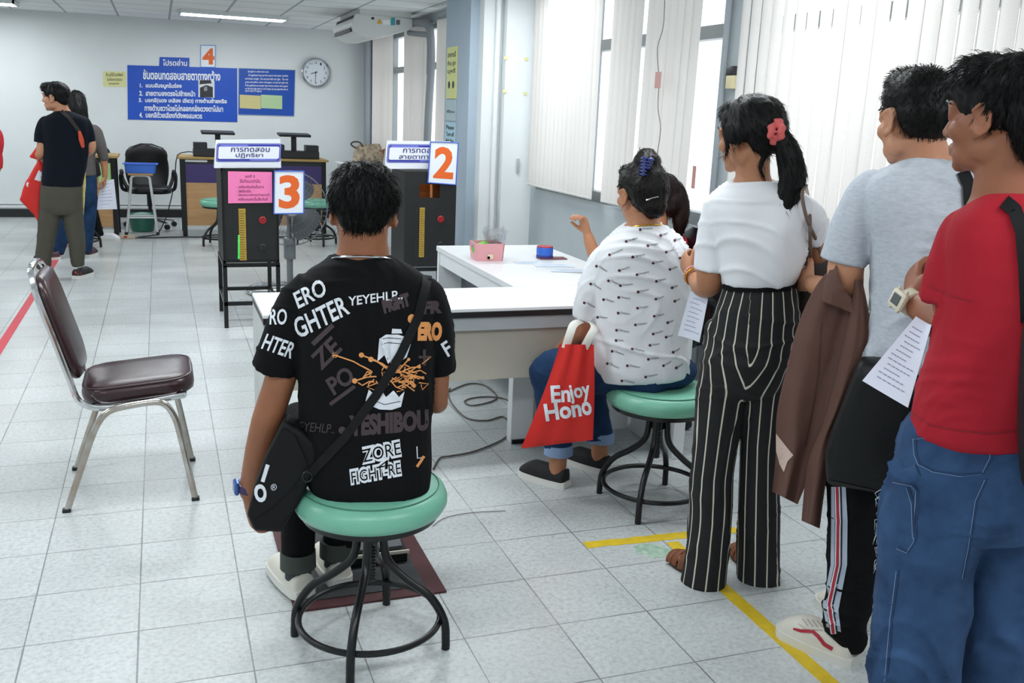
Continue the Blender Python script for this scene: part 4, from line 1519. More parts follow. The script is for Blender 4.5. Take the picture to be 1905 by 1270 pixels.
def office_chair(label, loc, rz):
    t = thing('office_chair', label, 'office chair', loc, rz, group='black office chairs')
    b = MB()
    rs = []
    for i in range(12):
        s = i / 11
        z = 0.50 + 0.50 * s
        hw = 0.20 + 0.055 * math.sin(PI * min(1, s * 0.95 + 0.12)) if s < 0.7 else 0.245 * math.sqrt(max(0.05, 1 - ((s - 0.7) / 0.31) ** 2.4))
        y = 0.20 + 0.06 * s + 0.03 * math.sin(s * 5)
        rs.append([V((hw * math.cos(a), y + 0.045 * math.sin(a), z)) for a in [j * 2 * PI / 20 for j in range(20)]])
    b.rings(rs)
    b.build('backrest', fab, t, local=True, smooth=70)
    s_ = MB()
    rg = lambda s, z: [V((x * s, y * s, z)) for x, y in rounded(0.25, 0.24, 0.12)]
    s_.rings([rg(0.8, 0.42), rg(0.97, 0.43), rg(1, 0.46), rg(0.98, 0.49), rg(0.85, 0.51), rg(0.4, 0.505)])
    s_.build('seat', fab, t, local=True, smooth=70)
    for sg in (-1, 1):
        MB().tube([(sg * 0.24, 0.1, 0.44), (sg * 0.30, 0.08, 0.47), (sg * 0.315, 0.04, 0.60), (sg * 0.30, -0.02, 0.66), (sg * 0.30, 0.16, 0.67), (sg * 0.29, 0.19, 0.58), (sg * 0.24, 0.14, 0.46)], 0.022, 8, smooth_path=4).build('armrest', black_plastic, t, local=True)
    MB().tube([(0, 0, 0.09), (0, 0, 0.26), (0, 0, 0.26), (0, 0, 0.42)], [0.022, 0.022, 0.032, 0.032], 14).build('gas_column', black_plastic, t, local=True)
    for k in range(5):
        a = R(18 + 72 * k)
        lg = MB().tube([(0.02 * math.cos(a), 0.02 * math.sin(a), 0.11), (0.29 * math.cos(a), 0.29 * math.sin(a), 0.075)], [0.022, 0.014], 8).build('base_leg', chrome, t, local=True)
        MB().tube([(0.29 * math.cos(a) - 0.02 * math.sin(a), 0.29 * math.sin(a) + 0.02 * math.cos(a), 0.032), (0.29 * math.cos(a) + 0.02 * math.sin(a), 0.29 * math.sin(a) - 0.02 * math.cos(a), 0.032)], 0.03, 12).build('caster', black_plastic, lg, local=True)
    return t


oc = office_chair('black office chair behind the blue tray by the back wall', (0.28, 9.75, 0), R(4))
dup(oc, (-0.42, 9.85, 0), R(-8), 'black office chair mostly hidden behind the green banded desk')
dup(oc, (2.82, 1.58, 0), R(-95), 'black office chair of the seated staff woman by the window')
ws = thing('white_stool', 'tall white tube legged stool with wooden top under the blue tray', 'stool', (0.19, 9.12, 0))
wm = mat('white_tube', '#d5d9db', 0.35)
MB().box((0.2, 9.14, 0.692), (0.27, 0.25, 0.022), bev=0.004).build('seat', wood, ws, smooth=0)
for y in (9.04, 9.24):
    MB().tube([(0.02, y, 0), (0.09, y, 0.55), (0.098, y, 0.64), (0.13, y, 0.675), (0.2, y, 0.68), (0.27, y, 0.675), (0.298, y, 0.64), (0.305, y, 0.55), (0.36, y, 0)], 0.014, 10, smooth_path=4).build('leg_frame', wm, ws)
    MB().tube([(0.052, y, 0.2), (0.342, y, 0.2)], 0.01, 8).build('rung', wm, ws)
    for x in (0.02, 0.36):
        MB().box((x, y, 0.018), (0.036, 0.036, 0.036), bev=0.004).build('foot_cap', black_plastic, ws, smooth=0)
tray = thing('plastic_tray', 'bright blue plastic tray on the white stool', 'tray', (0.2, 9.14, 0.704))
tm = mat('plastic_blue', '#3f74d8', 0.4)
rg = lambda sx, sy, z: [V((0.205 + x, 9.14 + y, z)) for x, y in rounded(sx, sy, 0.03)]
MB().rings([rg(0.155, 0.11, 0.704), rg(0.172, 0.125, 0.80), rg(0.19, 0.14, 0.804), rg(0.19, 0.14, 0.81), rg(0.168, 0.12, 0.808), rg(0.15, 0.105, 0.712)]).build('tray_body', tm, tray, smooth=30)
wb = thing('waste_basket', 'green plastic basket on the floor under the white stool', 'basket', (0.2, 9.42, 0))
gb = mat('plastic_green', '#2f6d5b', 0.45)
MB().lathe([(0.001, 0.0), (0.11, 0.0), (0.125, 0.01), (0.15, 0.17), (0.155, 0.2), (0.165, 0.205), (0.155, 0.212), (0.14, 0.19), (0.118, 0.02), (0.001, 0.015)], (0.19, 9.42, 0), 28).build('basket_body', gb, wb)
MB().ell((0.19, 9.42, 0.17), (0.13, 0.13, 0.05)).build('bin_liner', mat('liner', '#8fb0a4', 0.5, bump=0.4, bscale=20), wb)
ps2 = thing('power_strip', 'beige power strip with red switch on the floor by the desk leg', 'power strip', (-0.02, 8.72, 0))
MB().box((-0.0, 8.72, 0.02), (0.24, 0.06, 0.04), bev=0.006).build('strip_body', mat('strip_beige', '#b9a892', 0.5), ps2, smooth=0)
MB().box((0.02, 8.692, 0.026), (0.035, 0.012, 0.02)).build('switch', mat('switch_red', '#a52a1e', 0.4), ps2, smooth=0)
cb = MB()
cb.tube([V((0.1, 8.72, 0.01)), V((0.3, 8.75, 0.008)), V((0.7, 8.8, 0.008)), V((1.4, 8.75, 0.008)), V((2.3, 8.8, 0.008))], 0.008, 6, smooth_path=5)
tag(cb.build('floor_cable', black_plastic), 'black cable along the floor under the purple banded desk', 'cable')
cb = MB()
cb.tube([V((0.80, 9.0, 0.955)), V((0.70, 8.95, 0.96)), V((0.60, 8.92, 0.9)), V((0.56, 8.95, 0.6)), V((0.47, 9.0, 0.25)), V((0.37, 9.05, 0.03)), V((0.3, 8.95, 0.008)), V((0.15, 8.8, 0.008))], 0.006, 6, smooth_path=6)
tag(cb.build('device_cable', black_plastic), 'black cable hanging from the left vision tester to the floor', 'cable')
# white side counter and hand bag by the far window
sc_ = thing('side_counter', 'small white side counter by the far window', 'counter', (2.6, 8.3, 0))
MB().box2((2.34, 7.9, 0.885), (3.0, 8.6, 0.91), bev=0.003).build('worktop', white_lam, sc_, smooth=0)
MB().box2((2.36, 7.92, 0), (2.98, 8.58, 0.885)).build('body', white_lam, sc_, smooth=0)
hbg = thing('handbag', 'patterned beige handbag on the white side counter', 'handbag', (2.62, 8.1, 0.91))
pat = mat('bag_pattern', '#c6b59a', 0.7, col2='#6d5a4c', vscale=24)
rs = []
for z, hw, hd in ((0.912, 0.16, 0.07), (0.96, 0.175, 0.08), (1.04, 0.165, 0.07), (1.11, 0.145, 0.05), (1.135, 0.125, 0.03)):
    rs.append([V((2.63 + x, 8.1 + y, z + 0.012 * math.sin(x * 20))) for x, y in rounded(hw, hd, hd * 0.8)])
MB().rings(rs).build('bag_body', pat, hbg, smooth=50)
MB().tube([(2.56, 8.06, 1.11), (2.52, 8.04, 1.155), (2.45, 8.03, 1.16), (2.42, 8.03, 1.13), (2.48, 8.04, 1.09)], 0.009, 8, smooth_path=4).build('handle', mat('handle_dark', '#4a4038', 0.6), hbg)
ob = MB()
rs = []
for z, hw, hd in ((0.912, 0.10, 0.06), (0.96, 0.12, 0.07), (1.04, 0.11, 0.06), (1.09, 0.05, 0.03)):
    rs.append([V((2.86 + x, 8.12 + y, z)) for x, y in rounded(hw, hd, hd * 0.8)])
ob.rings(rs)
tag(ob.build('pouch', mat('pouch_orange', '#a4542a', 0.6), smooth=60), 'orange brown pouch beside the patterned handbag', 'bag')
# ------------------------------------------------------------------ figure helpers
def fbm(p, o=3):
    s, a = 0.0, 1.0
    for _ in range(o):
        s += a * noise.noise(p)
        p = p * 2.03
        a *= 0.5
    return s


def cloth(amp=0.005, fx=9.0, fz=5.0, seed=0.0, ridge=0.0, slant=0.35):
    """soft sag plus pinched creases of worn fabric, mostly outward"""
    def f(co, n):
        q = V((co.x * fx + co.z * slant * fx * 0.4 + seed, co.y * fx, co.z * fz))
        a = 0.55 * fbm(q, 2)
        if ridge:
            h = co.x + co.y
            w1 = noise.noise(V((co.x * 3 + seed, co.y * 3, co.z * 3)))
            c1 = max(0.0, 1 - abs(noise.noise(V((h * 15 + co.z * 4 + 2 * w1, seed, co.z * 3.2)))) * 4.2)
            c2 = max(0.0, 1 - abs(noise.noise(V((h * 4.5 - seed, 3 + seed, co.z * 13 + h * 5 + 2 * w1)))) * 4.2)
            m1 = max(0.0, 0.25 + 1.6 * noise.noise(V((co.x * 4, seed + 9, co.z * 4))))
            m2 = max(0.0, 0.25 + 1.6 * noise.noise(V((co.x * 4, seed + 19, co.z * 4))))
            a = a * (1 - ridge * 0.5) + ridge * (c1 * c1 * m1 + c2 * c2 * m2) * 0.95
        return amp * (a + 0.18)
    return f


UP = V((0, 0, 1))


class Fig:
    """a figure standing at B; pixels become points of the upright plane through it"""

    def __init__(self, B):
        self.B = V(B)
        d = V((self.B.x - CAM.x, self.B.y - CAM.y, 0))
        self.n = d.normalized()
        self.r = V((self.n.y, -self.n.x, 0))

    def J(self, px, py, off=0.0):
        d = ray(px, py)
        return CAM + d * (((self.B - CAM).dot(self.n) + off) / d.dot(self.n))

    def s(self, p):
        return (p - CAM).dot(_f) / FPX

    def dir(self, right, away, up=0.0):
        return (self.r * right + self.n * away + UP * up).normalized()

    def limb(self, mb, pts, k=4, ends=True, n=16, m=None, flat=1.0, up=None):
        P = [self.J(p[0], p[1], p[2]) for p in pts]
        Q = [p[3] * self.s(q) for p, q in zip(pts, P)]
        mb.tube(P, Q, n=n, m=m, smooth_path=k, round_ends=ends, flat=flat, up=up)
        return P

    def loft(self, mb, rings, e=2.5, n=28, m=None, k=4):
        """rings: (x left, x right, y, half depth, off[, y right])"""
        raw = []
        for g in rings:
            xl, xr, y, hd, off = g[:5]
            yr = g[5] if len(g) > 5 else y
            raw.append((self.J(xl, y, off), self.J(xr, yr, off), hd))
        A, H = resample([a for a, b, h in raw], [h for a, b, h in raw], k)
        B_, _ = resample([b for a, b, h in raw], [h for a, b, h in raw], k)
        rs = []
        for a, b, h in zip(A, B_, H):
            c, u = (a + b) / 2, (b - a) / 2
            row = []
            for j in range(n):
                t = 2 * PI * j / n
                cx, sx = math.cos(t), math.sin(t)
                cx = math.copysign(abs(cx) ** (2 / e), cx)
                sx = math.copysign(abs(sx) ** (2 / e), sx)
                row.append(c + u * cx + self.n * (h * sx))
            rs.append(row)
        mb.rings(rs, m)


def frame(fwd, up=UP, roll=0.0):
    """columns right, forward, up"""
    f = V(fwd).normalized()
    r = f.cross(V(up)).normalized()
    u = r.cross(f)
    M = Matrix(((r.x, f.x, u.x), (r.y, f.y, u.y), (r.z, f.z, u.z)))
    return M @ Matrix.Rotation(roll, 3, 'Y')


def head(mb, c, M, s=1.0, neck=None, nr=0.056, female=False):
    """skin of a head with face and ears, and the neck down to the point neck"""
    P = lambda x, y, z: V(c) + M @ V((x * s, y * s, z * s))
    E = lambda x, y, z, a, b, d, MM=None: mb.ell(P(x, y, z), (a * s, b * s, d * s), M if MM is None else M @ MM)
    E(0, -0.014, 0.03, 0.074, 0.094, 0.08)
    E(0, 0.022, -0.022, 0.064, 0.066, 0.085)
    jw = 0.044 if female else 0.05
    E(0, 0.034, -0.074, jw, 0.052, 0.036)
    E(0, 0.068, -0.096, 0.02, 0.018, 0.016)
    for q in (-1, 1):
        E(q * 0.036, 0.052, -0.028, 0.028, 0.03, 0.026)
        E(q * 0.046, 0.0, -0.06, 0.018, 0.035, 0.03)
        E(q * 0.011, 0.094, -0.036, 0.009, 0.01, 0.008)
        mb.tube([P(q * 0.012, 0.086, 0.02), P(q * 0.034, 0.083, 0.024), P(q * 0.052, 0.068, 0.018)], [0.008 * s, 0.009 * s, 0.006 * s], 8, round_ends=True)
        # upper and lower lids
        mb.tube([P(q * 0.018, 0.083, 0.004), P(q * 0.033, 0.087, 0.0125), P(q * 0.048, 0.076, 0.004)], 0.0042 * s, 8, round_ends=True)
        mb.tube([P(q * 0.018, 0.083, 0.002), P(q * 0.033, 0.085, -0.0065), P(q * 0.048, 0.076, 0.002)], 0.0042 * s, 8, round_ends=True)
        # ear: shell, rim and lobe
        Me = Matrix.Rotation(q * R(-22), 3, 'Z') @ Matrix.Rotation(R(-10), 3, 'X')
        E(q * 0.074, -0.002, -0.011, 0.008, 0.016, 0.028, Me)
        ring = []
        for i in range(14):
            a = R(-60 + 300 * i / 13)
            ring.append(P(q * (0.0785 + 0.004 * (1 - math.sin(a))), -0.004 - 0.018 * math.sin(a), -0.008 + 0.030 * math.cos(a)))
        mb.tube(ring, 0.0045 * s, 8, round_ends=True)
        E(q * 0.077, 0.004, -0.040, 0.006, 0.009, 0.010)
    mb.tube([P(0, 0.086, 0.012), P(0, 0.094, -0.012), P(0, 0.1025, -0.031)], [0.008 * s, 0.010 * s, 0.0125 * s], 10, round_ends=True)
    mb.tube([P(-0.022, 0.078, -0.064), P(0, 0.0925, -0.0605), P(0.022, 0.078, -0.064)], [0.005 * s, 0.0085 * s, 0.005 * s], 10, round_ends=True)
    mb.tube([P(-0.019, 0.077, -0.069), P(0, 0.090, -0.0735), P(0.019, 0.077, -0.069)], [0.005 * s, 0.009 * s, 0.005 * s], 10, round_ends=True)
    if neck is not None:
        a = P(0, -0.022, -0.03)
        b = V(neck)
        mb.tube([a, a.lerp(b, 0.55), b, b + (b - a).normalized() * 0.05], [nr * s * 0.98, nr * s * 0.97, nr * s * 1.08, nr * s * 1.5], 20, smooth_path=3)


EYE_W = mat('eye_white', '#e8e6e2', 0.25)
EYE_D = mat('eye_iris', '#1a0f0a', 0.15)
LIP = mat('lips', '#9c5a50', 0.5)


def face_parts(root, c, M, s=1.0, brows=True):
    P = lambda x, y, z: V(c) + M @ V((x * s, y * s, z * s))
    for q in (-1, 1):
        e = MB().ell(P(q * 0.033, 0.0735, 0.003), 0.0128 * s, nu=16, nv=12)
        eo = e.build('eye', EYE_W, root, smooth=180)
        i = MB().ell(P(q * 0.0335, 0.0805, 0.003), (0.0062 * s, 0.0062 * s, 0.0062 * s), nu=14, nv=10)
        i.build('iris', EYE_D, eo, smooth=180)
        if brows:
            b = MB()
            b.tube([P(q * 0.014, 0.0945, 0.024), P(q * 0.034, 0.0925, 0.030), P(q * 0.054, 0.0755, 0.024)], [0.0024 * s, 0.0034 * s, 0.0016 * s], 6, round_ends=True)
            b.build('eyebrow', HAIR_M, root)


def hand(mb, w, d, pn, td, s=1.0, curl=(25, 35, 25), spread=5.0, thumb=0.6, r0=0.026):
    """hand from wrist w along d; pn the way the palm faces; td the thumb side"""
    d = V(d).normalized()
    pn = (V(pn) - d * V(pn).dot(d)).normalized()
    t = (V(td) - d * V(td).dot(d) - pn * V(td).dot(pn)).normalized()
    w = V(w)

    def ring(k, hw, hh, sh=0.0):
        c = w + d * (k * s) + t * (sh * s)
        return [c + t * (hw * s * math.cos(a)) + pn * (hh * s * math.sin(a)) for a in [2 * PI * j / 16 for j in range(16)]]

    mb.rings([ring(-0.02, r0, r0 * 0.75), ring(0.0, r0 * 0.98, r0 * 0.68), ring(0.03, 0.034, 0.017), ring(0.065, 0.040, 0.0145), ring(0.09, 0.040, 0.012), ring(0.098, 0.036, 0.009)])
    for i, (x, L, rr) in enumerate(((0.029, 0.070, 0.0088), (0.0098, 0.079, 0.0092), (-0.0098, 0.074, 0.0088), (-0.028, 0.058, 0.0078))):
        p = w + d * (0.088 * s) + t * (x * s)
        a = R(spread * (1.5 - i) * 0.9)
        dd = d * math.cos(a) + t * math.sin(a)
        pts, rad = [p - dd * 0.012 * s, p], [rr * s, rr * s]
        ang = 0.0
        for k, (fr, c) in enumerate(zip((0.45, 0.31, 0.24), curl)):
            ang += R(c + (i * 4 if k else i * 2))
            p = p + (dd * math.cos(ang) + pn * math.sin(ang)) * (L * s * fr)
            pts.append(p)
            rad.append(rr * s * (0.97, 0.9, 0.8)[k])
        mb.tube(pts, rad, 12, round_ends=True)
    p = w + d * (0.022 * s) + t * (0.026 * s) + pn * (0.006 * s)
    t1 = (t * 0.75 + d * 0.65 + pn * thumb * 0.5).normalized()
    t2 = (t * 0.25 + d * 0.9 + pn * thumb * 0.7).normalized()
    mb.tube([p - t1 * 0.015 * s, p + t1 * 0.02 * s, p + t1 * 0.046 * s, p + t1 * 0.046 * s + t2 * 0.032 * s], [0.015 * s, 0.0135 * s, 0.0108 * s, 0.009 * s], 12, round_ends=True)


HAIR_M = mat('hair_black', '#060606', 0.5, spec=0.22)
HAIR_B = mat('hair_brown', '#1a0d0a', 0.5, spec=0.25)


def hair(root, pieces, c, M, s=1.0, m=None, strands=900, length=0.03, lift=0.25, crown=(0, -0.05, 0.11), vox=0.006, lump=0.004, seed=1, whorl=1.0, wid=0.0011, keep=None, name='hair'):
    """pieces(mb, P): fills the mass of hair; fine locks lie on it and break its outline"""
    m = m or HAIR_M
    P = lambda x, y, z: V(c) + M @ V((x * s, y * s, z * s))
    P.M, P.s = M, s
    mb = MB()
    pieces(mb, P)
    Mi = M.inverted()

    def lumpy(co, n):
        q = Mi @ (co - V(c)) / s
        return lump * fbm(V((q.x * 38, q.y * 38, q.z * 12 + seed)), 3)

    o = fused(mb, name, m, root, vox, 5, lumpy)
    me = o.data
    W = world_of(root)
    rnd = random.Random(seed)
    polys = me.polygons
    add = MB()
    cr = P(*crown)
    for _ in range(strands):
        p = polys[rnd.randrange(len(polys))]
        co = W @ p.center
        n = p.normal.copy()
        if keep and not keep(Mi @ (co - V(c)) / s):
            continue
        tdir = co - cr
        tdir = tdir - n * tdir.dot(n)
        if tdir.length < 1e-5:
            continue
        tdir = (tdir.normalized() * whorl + V((rnd.uniform(-1, 1), rnd.uniform(-1, 1), rnd.uniform(-1, 1))) * 0.35 - UP * 0.25)
        tdir = (tdir - n * tdir.dot(n)).normalized()
        L = length * rnd.uniform(0.5, 1.3)
        li = lift * rnd.uniform(0.1, 1.2)
        side = n.cross(tdir) * wid * rnd.uniform(0.7, 1.4)
        pts = [co - n * 0.002, co + tdir * L * 0.5 + n * L * li * 0.5, co + tdir * L + n * L * li * 0.55 - UP * L * 0.1]
        a, b, e = pts
        th = n * wid * 0.7
        add.add([a - side, a + side, a + th, b - side * 0.8, b + side * 0.8, b + th, e], [(0, 1, 4, 3), (1, 2, 5, 4), (2, 0, 3, 5), (3, 4, 6), (4, 5, 6), (5, 3, 6)])
    if strands:
        inv = W.inverted()
        add.v = [inv @ v for v in add.v]
        bm = bmesh.new()
        bm.from_mesh(me)
        sm = bpy.data.meshes.new('locks')
        sm.from_pydata([tuple(v) for v in add.v], [], add.f)
        for q in sm.polygons:
            q.use_smooth = True
        bm.from_mesh(sm)
        bm.to_mesh(me)
        bm.free()
        bpy.data.meshes.remove(sm)
    return o


def short_cap(mb, P, full=1.0, fringe=True):
    s = P.s
    mb.ell(P(0, -0.018, 0.042), (0.083 * s * full, 0.102 * s * full, 0.083 * s * full), P.M)
    mb.ell(P(0, -0.062, -0.004), (0.067 * s, 0.048 * s, 0.062 * s), P.M)
    if fringe:
        mb.ell(P(0, 0.052, 0.078), (0.062 * s, 0.046 * s, 0.034 * s), P.M)


def skin(name, c1, c2):
    return mat(name, c1, 0.48, col2=c2, vscale=10, bump=0.05, bscale=180, spec=0.4)


def shoe(root, heel, fwd, L=0.27, m=None, sole_m=None, name='shoe', high=0.085, side=None, wd=0.048):
    """heel on the ground, toe along fwd: sole and upper, the upper open at the ankle"""
    f = V(fwd)
    f.z = 0
    f.normalize()
    r = V((f.y, -f.x, 0))
    h = V(heel)
    W = lambda t: wd * (0.72 + 0.30 * math.sin(PI * min(1, t * 0.9 + 0.05)) if t < 0.75 else (0.72 + 0.30 * math.sin(PI * 0.725)) * math.sqrt(max(0.02, 1 - (max(0.0, t - 0.75) / 0.255) ** 2.2)))
    so = MB()
    n = 16
    T = [0.0] + [i / n for i in range(1, n)] + [1.0]
    lo = []
    for t in T:
        w_ = W(t) * (0.75 if t == 0 else 1)
        tip = 0.012 * max(0, (t - 0.8) / 0.2) ** 2
        lo.append((t, w_, tip))
    poly = [h + f * (t * L) + r * (w_ + 0.003) for t, w_, q in lo] + [h + f * (t * L) - r * (w_ + 0.003) for t, w_, q in lo[::-1]]
    so.prism([p + UP * 0.0 for p in poly], (0, 0, 0.028))
    so_o = so.build(name, m if False else sole_m, root, smooth=40)
    up = MB()
    rs = []
    for t, w_, tip in lo:
        if t < 0.36:
            H = high - 0.012 * math.sin(PI * t / 0.36)
        else:
            k = min(1.0, (t - 0.36) / 0.64)
            H = high * (1 - k) ** 1.25 * 0.98 + 0.05 * (1 - k ** 3) * k + 0.028 * (1 if k < 0.98 else 0.6)
            H = max(0.03, min(high, H))
        rr = []
        for j in range(14):
            a = PI * j / 13
            cx = math.cos(a)
            sx = math.sin(a)
            top = 0.75 if t < 0.4 else 1.0
            rr.append(h + f * (t * L + (0.008 if t == 0 else (-0.006 if t == 1 else 0))) + r * (w_ * 0.97 * math.copysign(abs(cx) ** top, cx)) + UP * (0.02 + (H - 0.02) * max(0.0, sx) ** 0.6))
        rs.append(rr)
    up.rings(rs)
    up_o = up.build('upper', m, so_o, smooth=60)
    return so_o, up_o


def px_on(tree, px, py, off=0.002):
    d = ray(px, py).normalized()
    h = tree.ray_cast(CAM, d)
    return None if h[0] is None else h[0] - d * off


def cling_ribbon(mb, pts, wpx, tree, thick=0.004, m=None):
    """a strap lying on a body: pixel path, pixel width"""
    P = []
    for i in range(len(pts) - 1):
        for k in range(6):
            t = k / 6
            P.append((pts[i][0] * (1 - t) + pts[i + 1][0] * t, pts[i][1] * (1 - t) + pts[i + 1][1] * t))
    P.append(pts[-1])
    rs, last = [], None
    for i, p in enumerate(P):
        a, b = P[max(0, i - 1)], P[min(len(P) - 1, i + 1)]
        dx, dy = b[0] - a[0], b[1] - a[1]
        L = math.hypot(dx, dy) or 1
        e = [(p[0] - dy / L * wpx / 2 * q, p[1] + dx / L * wpx / 2 * q) for q in (-1, 0, 1)]
        row = []
        for x, y in e:
            d = ray(x, y).normalized()
            h = tree.ray_cast(CAM, d)
            row.append((h[0], d) if h[0] is not None else None)
        mid = [q for q in row if q]
        if not mid:
            continue
        z = sum((q[0] - CAM).length for q in mid) / len(mid)
        pts3 = []
        for (x, y), q in zip(e, row):
            d = ray(x, y).normalized()
            zz = (q[0] - CAM).length if q else z
            zz = min(zz, z + 0.01)
            pts3.append(CAM + d * (zz - 0.003))
        d = ray(*p).normalized()
        rs.append(pts3 + [q - d * thick for q in pts3[::-1]])
    if len(rs) > 1:
        mb.rings(rs, m)
# ================================================================== man seated in front
skin_tan = skin('skin_tan', '#8d5a40', '#9c6648')
skin_fair = skin('skin_fair', '#b98263', '#c58f70')
skin_mid = skin('skin_mid', '#a36f50', '#b07a5a')
skin_dark = skin('skin_dark', '#88543b', '#976046')
tee_black = mat('tee_black', '#0b0b0d', 0.9, bump=0.12, bscale=400, spec=0.2, wrinkle=0.9, wscale=4)
print_white = mat('print_white', '#dfe3ea', 0.7)
print_orange = mat('print_orange', '#e39a5a', 0.7)
print_brown = mat('print_brown', '#42363a', 0.8)
silver = mat('silver', '#d0d2d6', 0.15, 1.0)
gold_m = mat('gold', '#cf9c3c', 0.22, 1.0)
denim = mat('denim', '#243b5b', 0.9, col2='#365277', vscale=14, bump=0.15, bscale=350, spec=0.25, wrinkle=1.0, wscale=4)
denim_d = mat('denim_dark', '#152c49', 0.9, col2='#1f3c60', vscale=14, bump=0.15, bscale=350, spec=0.25, wrinkle=0.9, wscale=5)
white_rubber = mat('white_rubber', '#d9d8d2', 0.5)
canvas_cream = mat('canvas_cream', '#d5d1c6', 0.75, var=0.04, vscale=15)
stripe_red = mat('stripe_red', '#a61e33', 0.6)
black_cloth = mat('cloth_black', '#0a0a0c', 0.9, bump=0.1, bscale=300, spec=0.2, wrinkle=0.4)


def person(label, B):
    return thing('person', label, 'person', (B[0], B[1], 0))


F1 = Fig((0.945, -0.245, 0))
p1 = person('person in a black printed shirt seated on the front green stool, back turned', F1.B)
J = F1.J
hc = J(677, 388, 0.0)
HM = frame(F1.dir(0.02, 1.0, -0.05), UP, R(2))
b = MB()
head(b, hc, HM, 1.04, neck=J(676, 480, 0.0), nr=0.064)
F1.limb(b, [(672, 470, 0.0, 46), (672, 500, 0.0, 60)], ends=False)
F1.limb(b, [(568, 548, 0, 30), (540, 630, 0, 32), (521, 707, 0.0, 29), (497, 780, 0.0, 28.5), (482, 838, 0.02, 26), (468, 890, 0.05, 20), (463, 914, 0.06, 18)])
hand(b, J(462, 922, 0.06), F1.dir(0.08, 0.2, -1), F1.dir(0.9, 0.2, 0), F1.dir(0.1, 1, 0.1), 0.95, curl=(22, 30, 20))
F1.limb(b, [(792, 548, 0, 28), (812, 640, 0.03, 24), (814, 735, 0.05, 20), (809, 750, 0.1, 19), (770, 738, 0.27, 17), (740, 728, 0.36, 15)])
hand(b, J(738, 727, 0.37), F1.dir(-0.6, 0.7, -0.25), F1.dir(0, 0, -1), F1.dir(0.7, 0.6, 0.2), 0.95)
F1.loft(b, [(600, 750, 520, .07, 0), (575, 785, 600, .09, 0), (580, 782, 780, .09, 0), (590, 780, 880, .09, 0)], k=2)
# legs inside the trousers
for off, kx, kz, ax in ((-0.11, 0.80, 0.5, 0), (0.11, 1.10, 0.5, 0)):
    pass
fused(b, 'body', skin_tan, p1, 0.0055, 4)
face_parts(p1, hc, HM, 1.04)


def cap1(mb, P):
    s = P.s
    mb.ell(P(0, -0.018, 0.040), (0.086 * s, 0.102 * s, 0.078 * s), P.M)
    mb.ell(P(0, 0.052, 0.072), (0.062 * s, 0.046 * s, 0.034 * s), P.M)
    mb.ell(P(0, -0.055, 0.03), (0.086 * s, 0.068 * s, 0.075 * s), P.M)
    mb.ell(P(0.0, -0.03, 0.070), (0.074 * s, 0.08 * s, 0.050 * s), P.M)
    mb.ell(P(0, -0.062, -0.012), (0.064 * s, 0.042 * s, 0.05 * s), P.M)


hair(p1, cap1, hc, HM, 1.04, strands=4200, length=0.028, lift=0.28, seed=3, lump=0.006, keep=lambda q: q.z > -0.005 or abs(q.x) < 0.05)
sh = MB()
F1.loft(sh, [(636, 718, 474, .058, 0), (606, 750, 489, .08, 0), (574, 782, 507, .095, 0), (556, 800, 530, .108, 0), (548, 808, 570, .12, 0), (551, 806, 640, .128, 0), (556, 803, 720, .13, 0), (556, 802, 800, .135, 0), (562, 803, 860, .14, -.005), (576, 798, 900, .14, -.01), (590, 790, 911, .125, -.01)])
F1.limb(sh, [(590, 540, 0, 30), (562, 556, 0, 38), (537, 612, 0, 42), (511, 688, 0, 41)], ends=False, n=24)
F1.limb(sh, [(770, 540, 0, 30), (793, 552, 0, 34), (810, 612, 0.02, 32), (819, 692, 0.04, 26)], ends=False, n=24)
shirt1 = fused(sh, 'shirt', tee_black, p1, 0.0065, 4, cloth(0.011, 6, 4, 2.0, 0.9))
T1 = bvh_of([shirt1])
w_, o_, g_ = MB(), MB(), MB()
# white words
cling_text(w_, 'ERO', (556, 575), (612, 546), 32, T1, 0.02, 0.15)
cling_text(w_, 'GHTER', (558, 630), (652, 583), 38, T1, 0.02, 0.15)
cling_text(w_, 'YEYEHLP..', (650, 569), (749, 556), 17, T1, 0.015, 0.1)
cling_text(w_, 'RO', (502, 604), (534, 604), 30, T1, 0.02, 0.1)
cling_text(w_, 'HTER', (486, 648), (541, 667), 30, T1, 0.02, 0.1)
cling_text(w_, 'F', (833, 664), (846, 655), 28, T1, 0.02, 0.1)
# spray can
can = [(704, 618), (716, 612), (732, 610), (748, 616), (757, 628), (762, 640)]
cling_poly(w_, [(706, 630), (702, 672), (716, 660), (722, 676), (736, 662), (744, 672), (756, 664), (764, 640), (757, 627), (740, 622), (718, 622)], T1)
cling_poly(w_, [(729, 611), (746, 612), (748, 620), (728, 620)], T1)
cling_poly(w_, [(686, 724), (697, 734), (708, 722), (718, 738), (732, 726), (742, 738), (752, 728), (746, 756), (728, 762), (706, 761), (684, 752), (680, 745)], T1)
